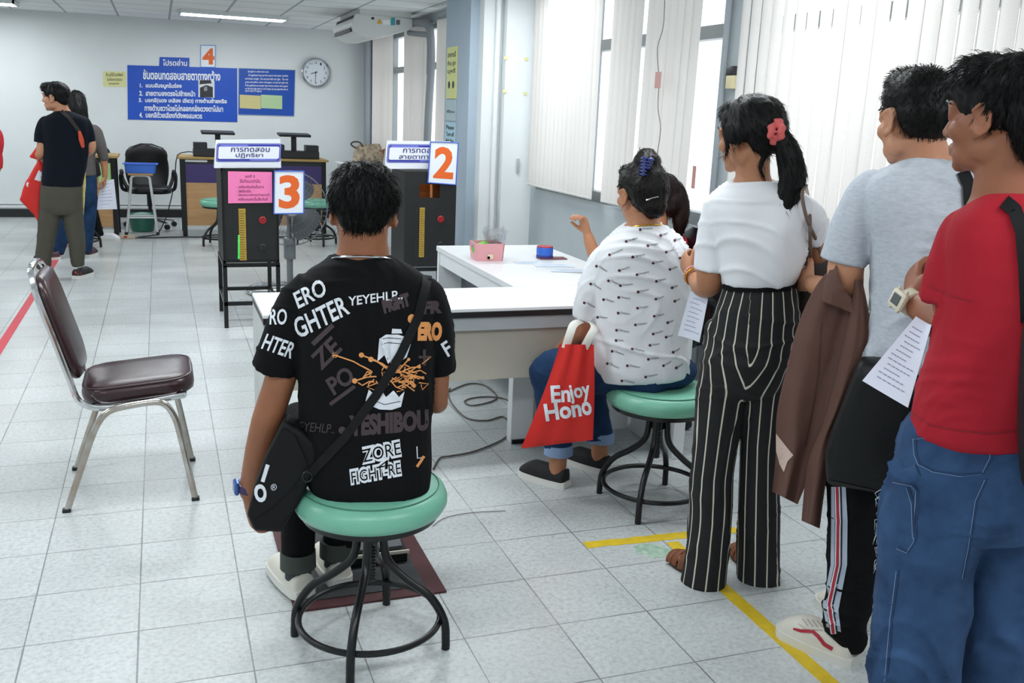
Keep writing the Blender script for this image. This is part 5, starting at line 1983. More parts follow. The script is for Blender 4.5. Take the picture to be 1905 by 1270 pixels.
# outlined block words at the hem
for a in ((676, 862, 748, 846, 'ZORE'), (702, 878, 727, 872, '4'), (655, 900, 748, 882, 'FIGHT-RE')):
    h = 30 if a[4] == 'ZORE' else (22 if a[4] == '4' else 27)
    cling_text(w_, a[4], (a[0] - 2, a[1] + 3), (a[2] + 2, a[3] + 3), h + 4, T1, 0.10, 0.12)
cling_line(w_, [(775, 830), (776, 852), (790, 850)], 2, T1)
w_.build('print_white', print_white, shirt1, smooth=0)
k_ = MB()
for a in ((676, 862, 748, 846, 'ZORE'), (702, 878, 727, 872, '4'), (655, 900, 748, 882, 'FIGHT-RE')):
    h = 30 if a[4] == 'ZORE' else (22 if a[4] == '4' else 27)
    P_, F_, _x = text_geo(a[4], 0.0, 0.12)
    ux, uy = a[2] - a[0], a[3] - a[1]
    L = math.hypot(ux, uy)
    cling(k_, [(a[0] + ux * x + uy / L * (h - 6) * y, a[1] - 2 + uy * x - ux / L * (h - 6) * y) for x, y in P_], F_, T1, off=0.003)
for q in ([(712, 630), (722, 628), (746, 630)], [(710, 640), (722, 637), (755, 640)], [(690, 742), (715, 752), (745, 746)]):
    cling_line(k_, q, 1.2, T1, off=0.0028)
k_.build('print_outline', tee_black, shirt1, smooth=0)
rnd = random.Random(8)
for i in range(34):
    x, y = rnd.uniform(690, 782), 0
    y = 700 + rnd.uniform(-22, 22)
    pts = [(x, y)]
    for _ in range(3):
        pts.append((pts[-1][0] + rnd.uniform(-18, 18), pts[-1][1] + rnd.uniform(-12, 12)))
    cling_line(o_, pts, 2.2, T1, off=0.0024)
for a, b2 in (((623, 660), (690, 690)), ((672, 660), (720, 685)), ((660, 708), (700, 700)), ((690, 668), (730, 690)), ((760, 668), (740, 690)), ((780, 682), (748, 690)), ((786, 702), (750, 700)), ((770, 718), (740, 708))):
    cling_line(o_, [a, ((a[0] + b2[0]) / 2 + 2, (a[1] + b2[1]) / 2 - 3), b2], 2.6, T1, off=0.0026)
    cling_disc(o_, a, 5 if a[0] < 700 else 3, T1)
cling_text(o_, 'ERO', (776, 634), (822, 634), 36, T1, 0.07, 0.1)
cling_disc(o_, (766, 593), 8, T1, ry=9)
cling_line(o_, [(775, 868), (782, 858), (788, 848)], 5, T1)
o_.build('print_orange', print_orange, shirt1, smooth=0)
cling_text(g_, 'FIGHT', (715, 584), (766, 568), 26, T1, 0.09, 0.1)
cling_text(g_, 'FR', (785, 585), (822, 582), 24, T1, 0.07, 0.1)
cling_text(g_, 'ZE', (598, 690), (640, 648), 34, T1, 0.03, 0.1)
cling_text(g_, 'PO', (622, 736), (664, 706), 34, T1, 0.03, 0.1)
cling_line(g_, [(582, 640), (620, 604)], 9, T1)
cling_line(g_, [(614, 752), (660, 718)], 7, T1)
cling_text(g_, 'YESHIBOU', (652, 812), (800, 800), 40, T1, 0.06, 0.12)
cling_text(g_, 'YEYEHLP..', (546, 800), (622, 806), 17, T1, 0.0, 0.1)
cling_disc(g_, (637, 800), 7, T1)
cling_line(g_, [(778, 664), (800, 664)], 5, T1)
cling_line(g_, [(789, 650), (789, 680)], 5, T1)
g_.build('print_brown', print_brown, shirt1, smooth=0)
# trousers, socks and shoes
tr = MB()
gb_ = F1.B
hipc = gb_ + V((0, 0.03, 0.58))
tr.ell(hipc, (0.16, 0.13, 0.075))
K = [(V((0.80, 0.16, 0.56)), aZ(556, 1040, 0.13) + V((0.0, 0.02, 0))), (V((1.12, 0.18, 0.56)), aZ(618, 1022, 0.13) + V((0.02, 0.03, 0)))]
for sx_, (kn, an) in zip((-1, 1), K):
    tr.tube([hipc + V((sx_ * 0.085, 0, 0)), hipc.lerp(kn, 0.6) + V((sx_ * 0.03, 0, 0.0)), kn, kn.lerp(an, 0.15) + V((0, 0.02, 0))], [0.085, 0.078, 0.066, 0.06], 18, smooth_path=4, round_ends=True)
    tr.tube([kn, kn.lerp(an, 0.5), an], [0.064, 0.056, 0.052], 18, smooth_path=4)
fused(tr, 'trousers', black_cloth, p1, 0.007, 3, cloth(0.004, 9, 9, 4))
for (kn, an), hx in zip(K, ((588, 1064), (632, 1046))):
    MB().tube([an + UP * 0.02, an - UP * 0.035], [0.056, 0.057], 20).build('trouser_cuff', mat('cuff_olive', '#3f4641', 0.85), p1)
    MB().tube([an, an - UP * 0.07], [0.040, 0.042], 16).build('sock', mat('sock_grey', '#3a4147', 0.9), p1)
    fd_ = (aZ(516, 998) - aZ(578, 1062)).normalized() if hx[0] < 600 else V((-0.1, 1, 0))
    heel = V((an.x, an.y, 0.01)) - fd_ * 0.06
    so, upo = shoe(p1, heel, fd_, 0.27, canvas_cream, white_rubber, wd=0.047)
    Ts = bvh_of([upo])
    rs_ = MB()
    if hx[0] < 600:
        cling_line(rs_, [(526, 1002), (536, 1010), (540, 1024), (544, 1036)], 7, Ts)
        rs_.build('side_stripe', stripe_red, upo, smooth=0)
# chain, earring and watch
nk = MB()
cN = J(675, 484, 0.0)
R1 = [cN + F1.r * (0.083 * math.cos(a)) - F1.n * (0.076 * math.sin(a)) + UP * (0.022 * math.sin(a)) for a in [i * 2 * PI / 44 for i in range(44)]]
nk.tube(R1, 0.0028, 6, closed=True)
nk.build('necklace', silver, p1)
e_ = MB().tube([J(626, 428, -0.02) + V((0.0, 0.004 * math.sin(a), 0.008 * math.cos(a))) for a in [i * 2 * PI / 14 for i in range(14)]], 0.0014, 6, closed=True)
e_.build('earring', silver, p1)
wt = MB()
wc = J(460, 905, 0.06)
wa = (J(463, 918, 0.06) - J(472, 880, 0.05)).normalized()
q1 = wa.orthogonal().normalized()
q2 = wa.cross(q1)
wt.tube([wc - wa * 0.012, wc - wa * 0.01, wc + wa * 0.01, wc + wa * 0.012], [0.028, 0.031, 0.031, 0.028], 20)
wo = wt.build('watch_strap', mat('watch_purple', '#3b2a5c', 0.35), p1)
d_ = (-F1.r * 0.9 - F1.n * 0.3).normalized()
Mw = frame(d_, wa * -1)
MB().box(wc + d_ * 0.032 - wa * 0.004, (0.036, 0.014, 0.040), M=Mw, bev=0.006).build('watch_case', mat('watch_blue', '#4466a8', 0.2, 0.6), wo, smooth=0)
# messenger bag
bagb = thing('messenger_bag', 'black messenger bag with white lettering hanging at the seated man left hip', 'bag', J(520, 900, -0.02))
fl = [(528, 782), (560, 800), (604, 842), (590, 866), (560, 930), (522, 992), (472, 988), (459, 960), (472, 905), (496, 845)]
m_ = MB()
front = [J(x, y, -0.10) for x, y in fl]
cen = sum(front, V()) / len(front)
rs = []
for sc__, dd in ((0.9, -0.006), (0.98, 0.0), (1.0, 0.012), (1.0, 0.07), (0.95, 0.085), (0.85, 0.09)):
    rs.append([cen + (p - cen) * sc__ + F1.n * dd for p in front])
m_.rings(rs)
bago = fused(m_, 'bag_body', mat('nylon_black', '#08080a', 0.6, bump=0.15, bscale=200, spec=0.25), bagb, 0.006, 3, cloth(0.004, 10, 10, 9))
flp = MB()
fpoly = [(502, 842), (530, 796), (548, 808), (572, 862), (547, 902), (505, 944), (470, 964), (467, 945), (484, 890)]
TB = bvh_of([bago])
cling(flp, fpoly, [tuple(range(len(fpoly)))], TB, off=0.006)
flp.build('flap', mat('nylon_flap', '#0b0b0e', 0.6, spec=0.25), bagb, smooth=30)
wl = MB()
cling_text(wl, 'O', (478, 934), (500, 929), 34, TB, 0.05, 0.1)
cling_line(wl, [(489, 894), (499, 862)], 7, TB, off=0.0022)
cling_text(wl, '®', (506, 911), (517, 908), 12, TB, 0.0, 0.1)
for i in range(len(wl.v)):
    wl.v[i] = wl.v[i] - F1.n * 0.007
wl.build('lettering', print_white, bagb, smooth=0)
MB().tube([J(572 + 9 * math.cos(a), 886 + 9 * math.sin(a), -0.145) for a in [i * 2 * PI / 16 for i in range(16)]], 0.003, 6, closed=True).build('ring', black_metal, bagb)
st_ = MB()
Tall = bvh_of([shirt1, bago])
cling_ribbon(st_, [(578, 880), (640, 815), (700, 735), (745, 660), (778, 590), (793, 530), (796, 508)], 17, Tall, 0.004)
st_.build('strap', mat('strap_black', '#0e0e11', 0.7, spec=0.25), bagb, smooth=40)

# ================================================================== woman seated on the second stool
F2 = Fig((2.265, 0.48, 0))
p2 = person('person in a white logo shirt and blue jeans seated on the second green stool', F2.B)
J = F2.J
hc = J(1191, 360, 0.02)
HM = frame(F2.dir(-0.62, 0.8, -0.05), UP, R(-3))
b = MB()
head(b, hc, HM, 1.03, neck=J(1196, 425, 0.0), nr=0.058, female=True)
F2.limb(b, [(1196, 415, 0, 33), (1196, 440, 0, 44)], ends=False)
F2.limb(b, [(1128, 480, 0, 24), (1104, 560, 0, 25), (1092, 606, 0.02, 24), (1078, 622, 0.07, 20), (1050, 648, 0.2, 15), (1036, 660, 0.26, 12)])
hand(b, J(1034, 661, 0.265), F2.dir(-0.7, 0.5, -0.4), F2.dir(0, 0, -1), F2.dir(0.5, 0.8, 0.1), 0.92)
F2.limb(b, [(1265, 485, 0.02, 24), (1262, 560, 0.1, 23), (1240, 600, 0.18, 19), (1180, 640, 0.3, 14), (1160, 648, 0.33, 12)])
hand(b, J(1158, 649, 0.335), F2.dir(-0.8, 0.4, -0.3), F2.dir(0, 0, -1), F2.dir(-0.3, -0.9, 0), 0.92)
F2.loft(b, [(1150, 1245, 450, .07, 0), (1125, 1262, 520, .10, 0), (1125, 1262, 660, .11, 0)], k=2)
fused(b, 'body', skin_mid, p2, 0.0055, 4)
face_parts(p2, hc, HM, 1.03)


def bun(mb, P):
    s = P.s
    short_cap(mb, P, 1.02, False)
    mb.ell(P(0, 0.045, 0.082), (0.06 * s, 0.045 * s, 0.03 * s), P.M)
    mb.ell(P(0, -0.055, 0.02), (0.08 * s, 0.075 * s, 0.095 * s), P.M)
    mb.ell(P(0, -0.085, -0.04), (0.055 * s, 0.04 * s, 0.05 * s), P.M)
    mb.ell(P(0.0, -0.04, 0.118), (0.052 * s, 0.055 * s, 0.04 * s), P.M)
    mb.ell(P(0.0, -0.035, 0.145), (0.034 * s, 0.04 * s, 0.022 * s), P.M)


hair(p2, bun, hc, HM, 1.03, m=mat('hair_soft_black', '#0c0706', 0.45, spec=0.25), strands=900, length=0.03, lift=0.12, seed=5, crown=(0, -0.09, 0.10), whorl=-1.0, lump=0.004)
blue_clip = mat('clip_blue', '#1d2f7a', 0.15, spec=0.8)
cl = MB()
for k in range(6):
    z = 325 - k * 6
    a, c2_, d2 = J(1189 + k * 0.6, z, -0.075), J(1195 + k * 0.6, z - 2, -0.10), J(1203, z + 1, -0.085)
    cl.tube([a, c2_, d2], 0.0035, 6, smooth_path=3, round_ends=True)
cl.tube([J(1196, 326, -0.10), J(1199, 292, -0.10)], 0.0045, 8, round_ends=True)
for k in range(4):
    cl.ell(J(1211 - k * 2, 297 + k * 5, -0.075), (0.012, 0.010, 0.009))
cl.build('claw_clip', blue_clip, p2)
hp = MB().tube([J(1203, 372, -0.128), J(1212, 369, -0.13), J(1224, 366, -0.125)], 0.003, 6, round_ends=True)
hp.build('hair_pin', silver, p2)
nk = MB()
cN = J(1196, 424, 0.0)
nk.tube([cN + F2.r * (0.075 * math.cos(a)) - F2.n * (0.078 * math.sin(a)) + UP * (0.018 * math.sin(a) + 0.012 * math.cos(a)) for a in [i * 2 * PI / 44 for i in range(44)]], 0.0032, 6, closed=True)
nk.build('necklace', gold_m, p2)
tee_w = mat('tee_white', '#dfe1e5', 0.88, bump=0.1, bscale=380, spec=0.25, wrinkle=1.0, wscale=4)
sh = MB()
F2.loft(sh, [(1166, 1230, 419, .085, 0), (1142, 1254, 434, .105, 0), (1118, 1274, 456, .125, 0), (1106, 1284, 480, .132, 0), (1106, 1286, 520, .135, 0), (1109, 1281, 570, .14, 0), (1108, 1279, 620, .145, 0), (1104, 1283, 665, .155, 0), (1110, 1282, 688, .155, 0, 684), (1118, 1280, 702, .145, 0, 695)])
F2.limb(sh, [(1150, 470, 0, 22), (1130, 482, 0, 30), (1108, 535, 0, 33), (1094, 592, 0.01, 27)], ends=False, n=24)
F2.limb(sh, [(1252, 475, 0.0, 24), (1264, 490, 0.03, 28), (1262, 540, 0.09, 28), (1252, 590, 0.15, 25)], ends=False, n=24)
shirt2 = fused(sh, 'shirt', tee_w, p2, 0.0065, 4, cloth(0.012, 7, 5, 6.0, 1.0))
T2 = bvh_of([shirt2])
logo, lred = MB(), MB()
LG = [(1189, 427, 1214, 425), (1227, 438, 1243, 434), (1163, 449, 1187, 443), (1203, 457, 1225, 454), (1253, 447, 1268, 444), (1132, 474, 1160, 464), (1175, 478, 1200, 474), (1237, 469, 1254, 465), (1263, 480, 1278, 476), (1108, 495, 1128, 505), (1150, 503, 1172, 497), (1213, 489, 1234, 486), (1244, 501, 1261, 496), (1183, 511, 1208, 506), (1130, 522, 1152, 530), (1152, 531, 1178, 529), (1097, 528, 1117, 538), (1219, 523, 1240, 519), (1248, 535, 1262, 531), (1121, 557, 1142, 562), (1149, 553, 1172, 556), (1185, 543, 1208, 539), (1218, 556, 1236, 552), (1085, 563, 1106, 572), (1148, 582, 1172, 585), (1184, 573, 1206, 571), (1215, 588, 1236, 585), (1110, 590, 1130, 592), (1180, 604, 1204, 602), (1240, 600, 1254, 596), (1145, 614, 1170, 618), (1213, 621, 1234, 616), (1144, 633, 1160, 634), (1207, 642, 1227, 640), (1237, 627, 1252, 624), (1174, 649, 1198, 654), (1137, 653, 1160, 660), (1128, 676, 1150, 685), (1165, 680, 1190, 684), (1204, 668, 1226, 666), (1232, 680, 1250, 672), (1199, 701, 1224, 697), (1155, 708, 1180, 712), (1250, 655, 1266, 648), (1253, 560, 1266, 556), (1256, 684, 1272, 676)]
for x0, y0, x1, y1 in LG:
    cling_text(logo, 'Champion', (x0 + 5, y0 + 2), (x1, y1 + 2), 5.2, T2, 0.0, 0.35, step=30)
    cling_disc(logo, (x0 + 2, y0), 2.6, T2, n=10)
    cling_disc(lred, (x0 + 1.0, y0), 1.1, T2, n=8)
logo.build('logo_print', mat('print_navy', '#23222c', 0.8), shirt2, smooth=0)
for i in range(len(lred.v)):
    lred.v[i] = lred.v[i] - ray(1190, 560).normalized() * 0.0012
lred.build('logo_dot', mat('print_red', '#a5232d', 0.8), shirt2, smooth=0)
tr = MB()
hip = V((2.255, 0.52, 0.56))
tr.ell(hip, (0.17, 0.16, 0.078))
L_an, R_an = aZ(1038, 856, 0.11), aZ(1116, 832, 0.11)
L_kn, R_kn = J(1022, 690, 0.10), J(1090, 700, 0.30)
for kn, an, o0 in ((L_kn, L_an, V((-0.06, -0.06, 0))), (R_kn, R_an, V((0.02, 0.1, 0)))):
    tr.tube([hip + o0, (hip + o0).lerp(kn, 0.55) + UP * 0.01, kn, kn.lerp(an, 0.12)], [0.095, 0.097, 0.078, 0.07], 20, smooth_path=4, round_ends=True)
    tr.tube([kn, kn.lerp(an, 0.45), an + UP * 0.045], [0.075, 0.068, 0.056], 18, smooth_path=4)
fused(tr, 'jeans', denim_d, p2, 0.007, 4, cloth(0.008, 9, 9, 12, 0.9))
for an, kn, hl in ((L_an, L_kn, None), (R_an, R_kn, None)):
    ax_ = (an - kn).normalized()
    MB().tube([an + UP * 0.075, an + UP * 0.03], [0.060, 0.062], 20).build('jeans_cuff', mat('denim_pale', '#8299bd', 0.85, bump=0.1, bscale=300), p2)
    MB().tube([an + UP * 0.06, an - UP * 0.06], [0.040, 0.036], 16).build('ankle', skin_mid, p2)
knit = mat('knit_black', '#131316', 0.8, bump=0.2, bscale=260)
fd2 = aZ(975, 880) - aZ(1058, 905)
for an, fd in ((L_an, fd2), (R_an, aZ(1062, 855) - aZ(1134, 878))):
    shoe(p2, V((an.x, an.y, 0)) - fd.normalized() * 0.055, fd, 0.25, knit, white_rubber, wd=0.046)
# red shopping bag held on her lap arm
rb = thing('shopping_bag', 'red cloth shopping bag with white lettering hanging from the seated woman arm', 'bag', J(1040, 830, -0.06))
red_cloth = mat('nonwoven_red', '#cf1e14', 0.6, bump=0.15, bscale=250)
xs = [(1041, 640), (1105, 641), (1107, 700), (1104, 818), (1060, 824), (1010, 829), (972, 834), (969, 826), (1000, 745), (1030, 665)]
nx_, ny_ = 14, 18
m_ = MB()
rows = []
for i in range(ny_ + 1):
    t = i / ny_
    yl = 640 + (834 - 640) * t
    yr = 641 + (818 - 641) * t
    xl = 1041 + (969 - 1041) * (t ** 1.15)
    xr = 1105 + 2 * math.sin(PI * t) - 2 * t
    th = 0.01 + 0.055 * math.sin(PI * min(1, 0.15 + t * 0.85)) ** 0.8
    fr, bk_ = [], []
    for j in range(nx_ + 1):
        u = j / nx_
        px, py = xl + (xr - xl) * u, yl + (yr - yl) * u
        bulge = th * math.sin(PI * (0.06 + 0.88 * u)) ** 0.7
        fold = 0.007 * math.sin(u * 17 + 2 * t) * (1 - 0.6 * t)
        fr.append(J(px, py, -0.16 - bulge * 0.5 + fold))
        bk_.append(J(px, py, -0.16 + bulge * 0.8 + fold))
    rows.append(fr + bk_[::-1])
m_.rings(rows)
rbo = m_.build('bag_body', red_cloth, rb, smooth=60)
TR = bvh_of([rbo])
wl = MB()
cling_text(wl, 'En', (1026, 749), (1062, 747), 32, TR, 0.03)
cling_text(wl, 'joy', (1063, 752), (1102, 744), 36, TR, 0.03)
cling_text(wl, 'Hon', (1016, 784), (1083, 774), 33, TR, 0.035)
cling_text(wl, 'o', (1085, 774), (1103, 770), 26, TR, 0.035)
wl.build('lettering', print_white, rb, smooth=0)
hd_ = MB()
for pts in (((1052, 648, -0.17), (1060, 622, -0.16), (1068, 603, -0.12), (1084, 597, -0.02), (1098, 604, 0.02)), ((1086, 648, -0.17), (1098, 626, -0.17), (1106, 610, -0.13), (1100, 600, -0.05))):
    P = [J(*p) for p in pts]
    hd_.tube(P, 0.016, 8, smooth_path=4, flat=0.2, up=F2.n)
hd_.build('handle', mat('webbing_white', '#d8d5cd', 0.8), rb)

# ================================================================== staff woman behind the desk
F3 = Fig((2.68, 1.72, 0))
p3 = person('person in red seated by the window with one hand raised, hidden behind the white shirt', F3.B)
J = F3.J
hc = J(1222, 366, 0.0)
HM = frame(F3.dir(-0.95, -0.3, -0.05), UP, 0)
b = MB()
head(b, hc, HM, 1.0, neck=J(1222, 418, 0.02), nr=0.052, female=True)
F3.limb(b, [(1162, 456, -0.09, 12), (1142, 488, -0.15, 15), (1122, 500, -0.17, 16), (1103, 466, -0.2, 12.5), (1094, 438, -0.2, 9.5)])
hand(b, J(1093, 434, -0.2), F3.dir(-0.35, -0.2, 0.95), F3.dir(-0.7, -0.6, -0.2), F3.dir(-0.6, 0.5, 0.3), 0.92, curl=(35, 45, 30))
F3.limb(b, [(1262, 460, 0.09, 13), (1262, 505, 0.1, 15), (1230, 530, 0.0, 14), (1195, 520, -0.1, 11)])
hand(b, J(1192, 519, -0.1), F3.dir(-1, -0.3, 0.0), F3.dir(0, 0, -1), F3.dir(-0.3, 0.9, 0), 0.9)
F3.loft(b, [(1195, 1250, 440, .06, 0), (1180, 1262, 480, .09, 0), (1180, 1262, 560, .09, 0)], k=2)
fused(b, 'body', skin_mid, p3, 0.006, 3)
face_parts(p3, hc, HM, 1.0)


def long_hair(mb, P):
    s = P.s
    short_cap(mb, P, 1.04)
    mb.ell(P(0, -0.07, -0.02), (0.078 * s, 0.06 * s, 0.09 * s), P.M)
    mb.tube([P(0.0, -0.1, 0.03), P(0.0, -0.13, -0.05), P(0.0, -0.13, -0.13), P(0, -0.12, -0.2)], [0.05 * s, 0.05 * s, 0.042 * s, 0.02 * s], 14, smooth_path=4, round_ends=True)


hair(p3, long_hair, hc, HM, 1.0, m=HAIR_B, strands=700, length=0.04, lift=0.1, seed=6)
sh = MB()
red_tee = mat('staff_red', '#9c1c2a', 0.85, bump=0.1, bscale=300)
F3.loft(sh, [(1190, 1250, 428, .06, 0), (1168, 1268, 440, .09, 0), (1160, 1276, 470, .115, 0), (1166, 1272, 540, .12, 0), (1166, 1274, 600, .13, 0)])
F3.limb(sh, [(1180, 446, -0.03, 18), (1160, 456, -0.1, 21), (1145, 485, -0.14, 21)], ends=False)
F3.limb(sh, [(1258, 450, 0.05, 20), (1264, 470, 0.1, 21), (1263, 500, 0.1, 20)], ends=False)
fused(sh, 'shirt', red_tee, p3, 0.008, 3, cloth(0.004))
tr = MB()
tr.ell((2.70, 1.72, 0.56), (0.16, 0.18, 0.07))
for yy in (1.62, 1.84):
    tr.tube([(2.70, yy, 0.57), (2.52, yy, 0.58), (2.30, yy, 0.56)], [0.08, 0.075, 0.06], 14, smooth_path=3, round_ends=True)
    tr.tube([(2.30, yy, 0.56), (2.28, yy, 0.3), (2.30, yy, 0.09)], [0.06, 0.052, 0.042], 14, smooth_path=3, round_ends=True)
fused(tr, 'trousers', black_cloth, p3, 0.008, 3)
for yy in (1.62, 1.84):
    shoe(p3, V((2.36, yy, 0)), (-1, 0, 0), 0.24, knit, white_rubber)

# ================================================================== standing woman with ponytail
F4 = Fig((2.2, -0.2, 0))
p4 = person('person with a ponytail in a white shirt and striped wide trousers standing in the queue', F4.B)
J = F4.J
hc = J(1393, 252, 0.0)
HM = frame(F4.dir(-0.83, 0.56, -0.10), UP, R(0))
b = MB()
head(b, hc, HM, 0.99, neck=J(1400, 340, 0.0), nr=0.052, female=True)
F4.limb(b, [(1400, 325, 0, 31), (1400, 360, 0, 45)], ends=False)
F4.limb(b, [(1334, 400, 0, 18), (1323, 450, 0, 20), (1318, 505, 0.0, 22.5), (1319, 528, 0.02, 24), (1306, 532, 0.08, 20), (1292, 517, 0.16, 14), (1286, 508, 0.19, 12)])
hand(b, J(1285, 506, 0.195), F4.dir(-0.4, 0.8, 0.35), F4.dir(0.9, 0.4, 0), F4.dir(0.1, 0.1, 0.9), 0.9, curl=(45, 50, 30))
F4.limb(b, [(1500, 395, 0.02, 22), (1516, 440, 0.06, 20), (1522, 480, 0.10, 18), (1480, 500, 0.24, 14), (1445, 498, 0.30, 12)])
hand(b, J(1443, 497, 0.305), F4.dir(-0.6, 0.6, 0.1), F4.dir(0, 0.2, -1), F4.dir(-0.5, 0.5, 0.6), 0.9, curl=(40, 45, 30))
F4.loft(b, [(1350, 1460, 375, .07, 0), (1345, 1485, 430, .09, 0), (1360, 1475, 520, .085, 0)], k=2)
fused(b, 'body', skin_mid, p4, 0.0055, 4)
face_parts(p4, hc, HM, 0.99)


def pony(mb, P):
    s = P.s
    mb.ell(P(0, -0.018, 0.044), (0.086 * s, 0.105 * s, 0.083 * s), P.M)
    mb.ell(P(0, 0.04, 0.085), (0.062 * s, 0.05 * s, 0.03 * s), P.M)
    mb.ell(P(0, -0.062, -0.004), (0.067 * s, 0.048 * s, 0.062 * s), P.M)
    mb.ell(P(0, -0.06, 0.02), (0.078 * s, 0.065 * s, 0.075 * s), P.M)
    for q in (-1, 1):
        mb.tube([P(q * 0.05, 0.06, 0.075), P(q * 0.078, 0.03, 0.03), P(q * 0.081, 0.022, -0.03), P(q * 0.075, 0.03, -0.07)], [0.016 * s, 0.014 * s, 0.009 * s, 0.003], 10, smooth_path=4, round_ends=True)
        mb.ell(P(q * 0.079, -0.008, 0.008), (0.016 * s, 0.05 * s, 0.04 * s), P.M)
    F4.limb(mb, [(1436, 246, -0.06, 18), (1452, 254, -0.07, 18), (1468, 288, -0.07, 24), (1475, 325, -0.07, 25), (1468, 362, -0.07, 22), (1455, 392, -0.07, 15), (1446, 406, -0.07, 5)])
    F4.limb(mb, [(1470, 330, -0.06, 18), (1486, 356, -0.06, 11), (1492, 364, -0.06, 3)])
    F4.limb(mb, [(1432, 280, -0.04, 7), (1418, 296, -0.045, 7), (1414, 315, -0.05, 5), (1424, 332, -0.05, 2)])


hair(p4, pony, hc, HM, 0.99, strands=1500, length=0.035, lift=0.05, seed=9, crown=(0, 0.05, 0.1), lump=0.003)
scr = MB()
c_ = J(1444, 245, -0.085)
for i in range(16):
    a = 2 * PI * i / 16
    rr_ = 0.024 + 0.007 * (i % 2)
    scr.ell(c_ + F4.r * (rr_ * 0.55 * math.cos(a)) + UP * (rr_ * math.sin(a)) - F4.n * (0.008 + 0.014 * math.cos(a * 2)), (0.011, 0.012, 0.011))
fused(scr, 'scrunchie', mat('scrunchie_coral', '#d2605e', 0.7), p4, 0.004, 1, cloth(0.003, 60, 60))
tee_w2 = mat('tee_bright_white', '#e6e8ec', 0.88, bump=0.08, bscale=380, spec=0.25, wrinkle=1.0, wscale=3.6)
sh = MB()
F4.loft(sh, [(1373, 1431, 337, .055, 0), (1350, 1462, 346, .075, 0), (1325, 1492, 364, .095, 0), (1318, 1505, 390, .11, 0), (1326, 1504, 430, .118, 0), (1336, 1499, 470, .115, 0), (1343, 1489, 508, .11, 0), (1347, 1479, 527, .10, 0)])
F4.limb(sh, [(1350, 376, 0, 20), (1333, 388, 0, 24), (1324, 440, 0, 27), (1319, 500, 0, 27)], ends=False, n=24)
F4.limb(sh, [(1480, 378, 0, 22), (1500, 392, 0.0, 24), (1512, 420, 0.03, 24), (1518, 446, 0.05, 23)], ends=False, n=24)
fused(sh, 'shirt', tee_w2, p4, 0.0065, 4, cloth(0.012, 6, 3.8, 15.0, 1.0))
tr = MB()
F4.loft(tr, [(1347, 1478, 522, .098, 0), (1345, 1480, 535, .10, 0), (1330, 1486, 580, .12, 0), (1318, 1484, 630, .128, 0), (1308, 1474, 670, .13, 0), (1308, 1464, 700, .12, 0), (1320, 1450, 722, .10, 0), (1350, 1430, 738, .05, 0)], e=2.3)
LL = [(1362, 600, 0, 45), (1358, 660, 0, 50), (1346, 720, 0, 48), (1335, 800, 0.0, 41), (1325, 880, -0.0, 38), (1322, 960, -0.0, 38), (1314, 1040, -0.02, 40), (1308, 1087, -0.03, 42)]
RL = [(1432, 600, 0.0, 45), (1430, 660, 0.0, 46), (1422, 740, 0.02, 37), (1415, 820, 0.03, 35), (1413, 900, 0.04, 36), (1412, 980, 0.05, 38), (1411, 1040, 0.06, 38), (1410, 1082, 0.06, 38)]
F4.limb(tr, LL, ends=False, n=22)
F4.limb(tr, RL, ends=False, n=22)


def stripe_mat():
    m = bpy.data.materials.new('striped_cloth')
    m.use_nodes = True
    nt = m.node_tree
    b_ = nt.nodes['Principled BSDF']
    at = nt.nodes.new('ShaderNodeAttribute')
    at.attribute_name = 'around'
    q = math_node(nt, 'MULTIPLY', at.outputs['Fac'], 11.0)
    fr_ = math_node(nt, 'FRACT', q)
    d_ = math_node(nt, 'ABSOLUTE', math_node(nt, 'SUBTRACT', fr_, 0.5))
    ln = math_node(nt, 'LESS_THAN', d_, 0.058)
    mx = nt.nodes.new('ShaderNodeMix')
    mx.data_type = 'RGBA'
    nt.links.new(ln, mx.inputs['Factor'])
    mx.inputs['A'].default_value = srgb('#0e0e11')
    mx.inputs['B'].default_value = srgb('#cfcabb')
    nt.links.new(mx.outputs['Result'], b_.inputs['Base Color'])
    b_.inputs['Roughness'].default_value = 0.8
    return m


trs = fused(tr, 'striped_trousers', stripe_mat(), p4, 0.0065, 4, cloth(0.009, 8, 4, 21.0, 0.8))
me = trs.data
at = me.attributes.new('around', 'FLOAT', 'POINT')
ax4 = []
for pts in (LL, RL):
    top = (pts[0][0] + (8 if pts is LL else -8), 520, 0, 0)
    ax4.append([J(*p[:3]) for p in [top] + pts])
W4 = world_of(trs)
hipL = [J(1412, 522, 0), J(1404, 600, 0), J(1395, 720, 0)]


def along(L_, z):
    if z >= L_[0].z:
        return L_[0]
    for a, c3 in zip(L_, L_[1:]):
        if a.z >= z >= c3.z:
            return a.lerp(c3, (a.z - z) / max(1e-6, a.z - c3.z))
    return L_[-1]


zc4 = J(1405, 690, 0).z
vals = []
for v in me.vertices:
    co = W4 @ v.co
    side = min((0, 1), key=lambda k: abs((co - along(ax4[k], co.z)).dot(F4.r)))
    d = co - along(ax4[side], co.z)
    inn = d.dot(F4.r) * (1 if side == 0 else -1)
    leg = math.atan2(-d.dot(F4.n), inn) % (2 * PI)
    d = co - along(hipL, co.z)
    out = d.dot(F4.r) * (-1 if side == 0 else 1)
    hp_ = max(0.0, math.atan2(out, -d.dot(F4.n)))
    t = max(0, min(1, (co.z - zc4 + 0.10) / 0.22))
    t = t * t * (3 - 2 * t)
    vals.append(leg / (2 * PI) * (1 - t) + hp_ / PI * t)
at.data.foreach_set('value', vals)
MB_w = MB()
F4.loft(MB_w, [(1345, 1481, 524, .102, 0), (1344, 1482, 534, .104, 0)], k=1)
MB_w.build('waistband', black_cloth, p4)
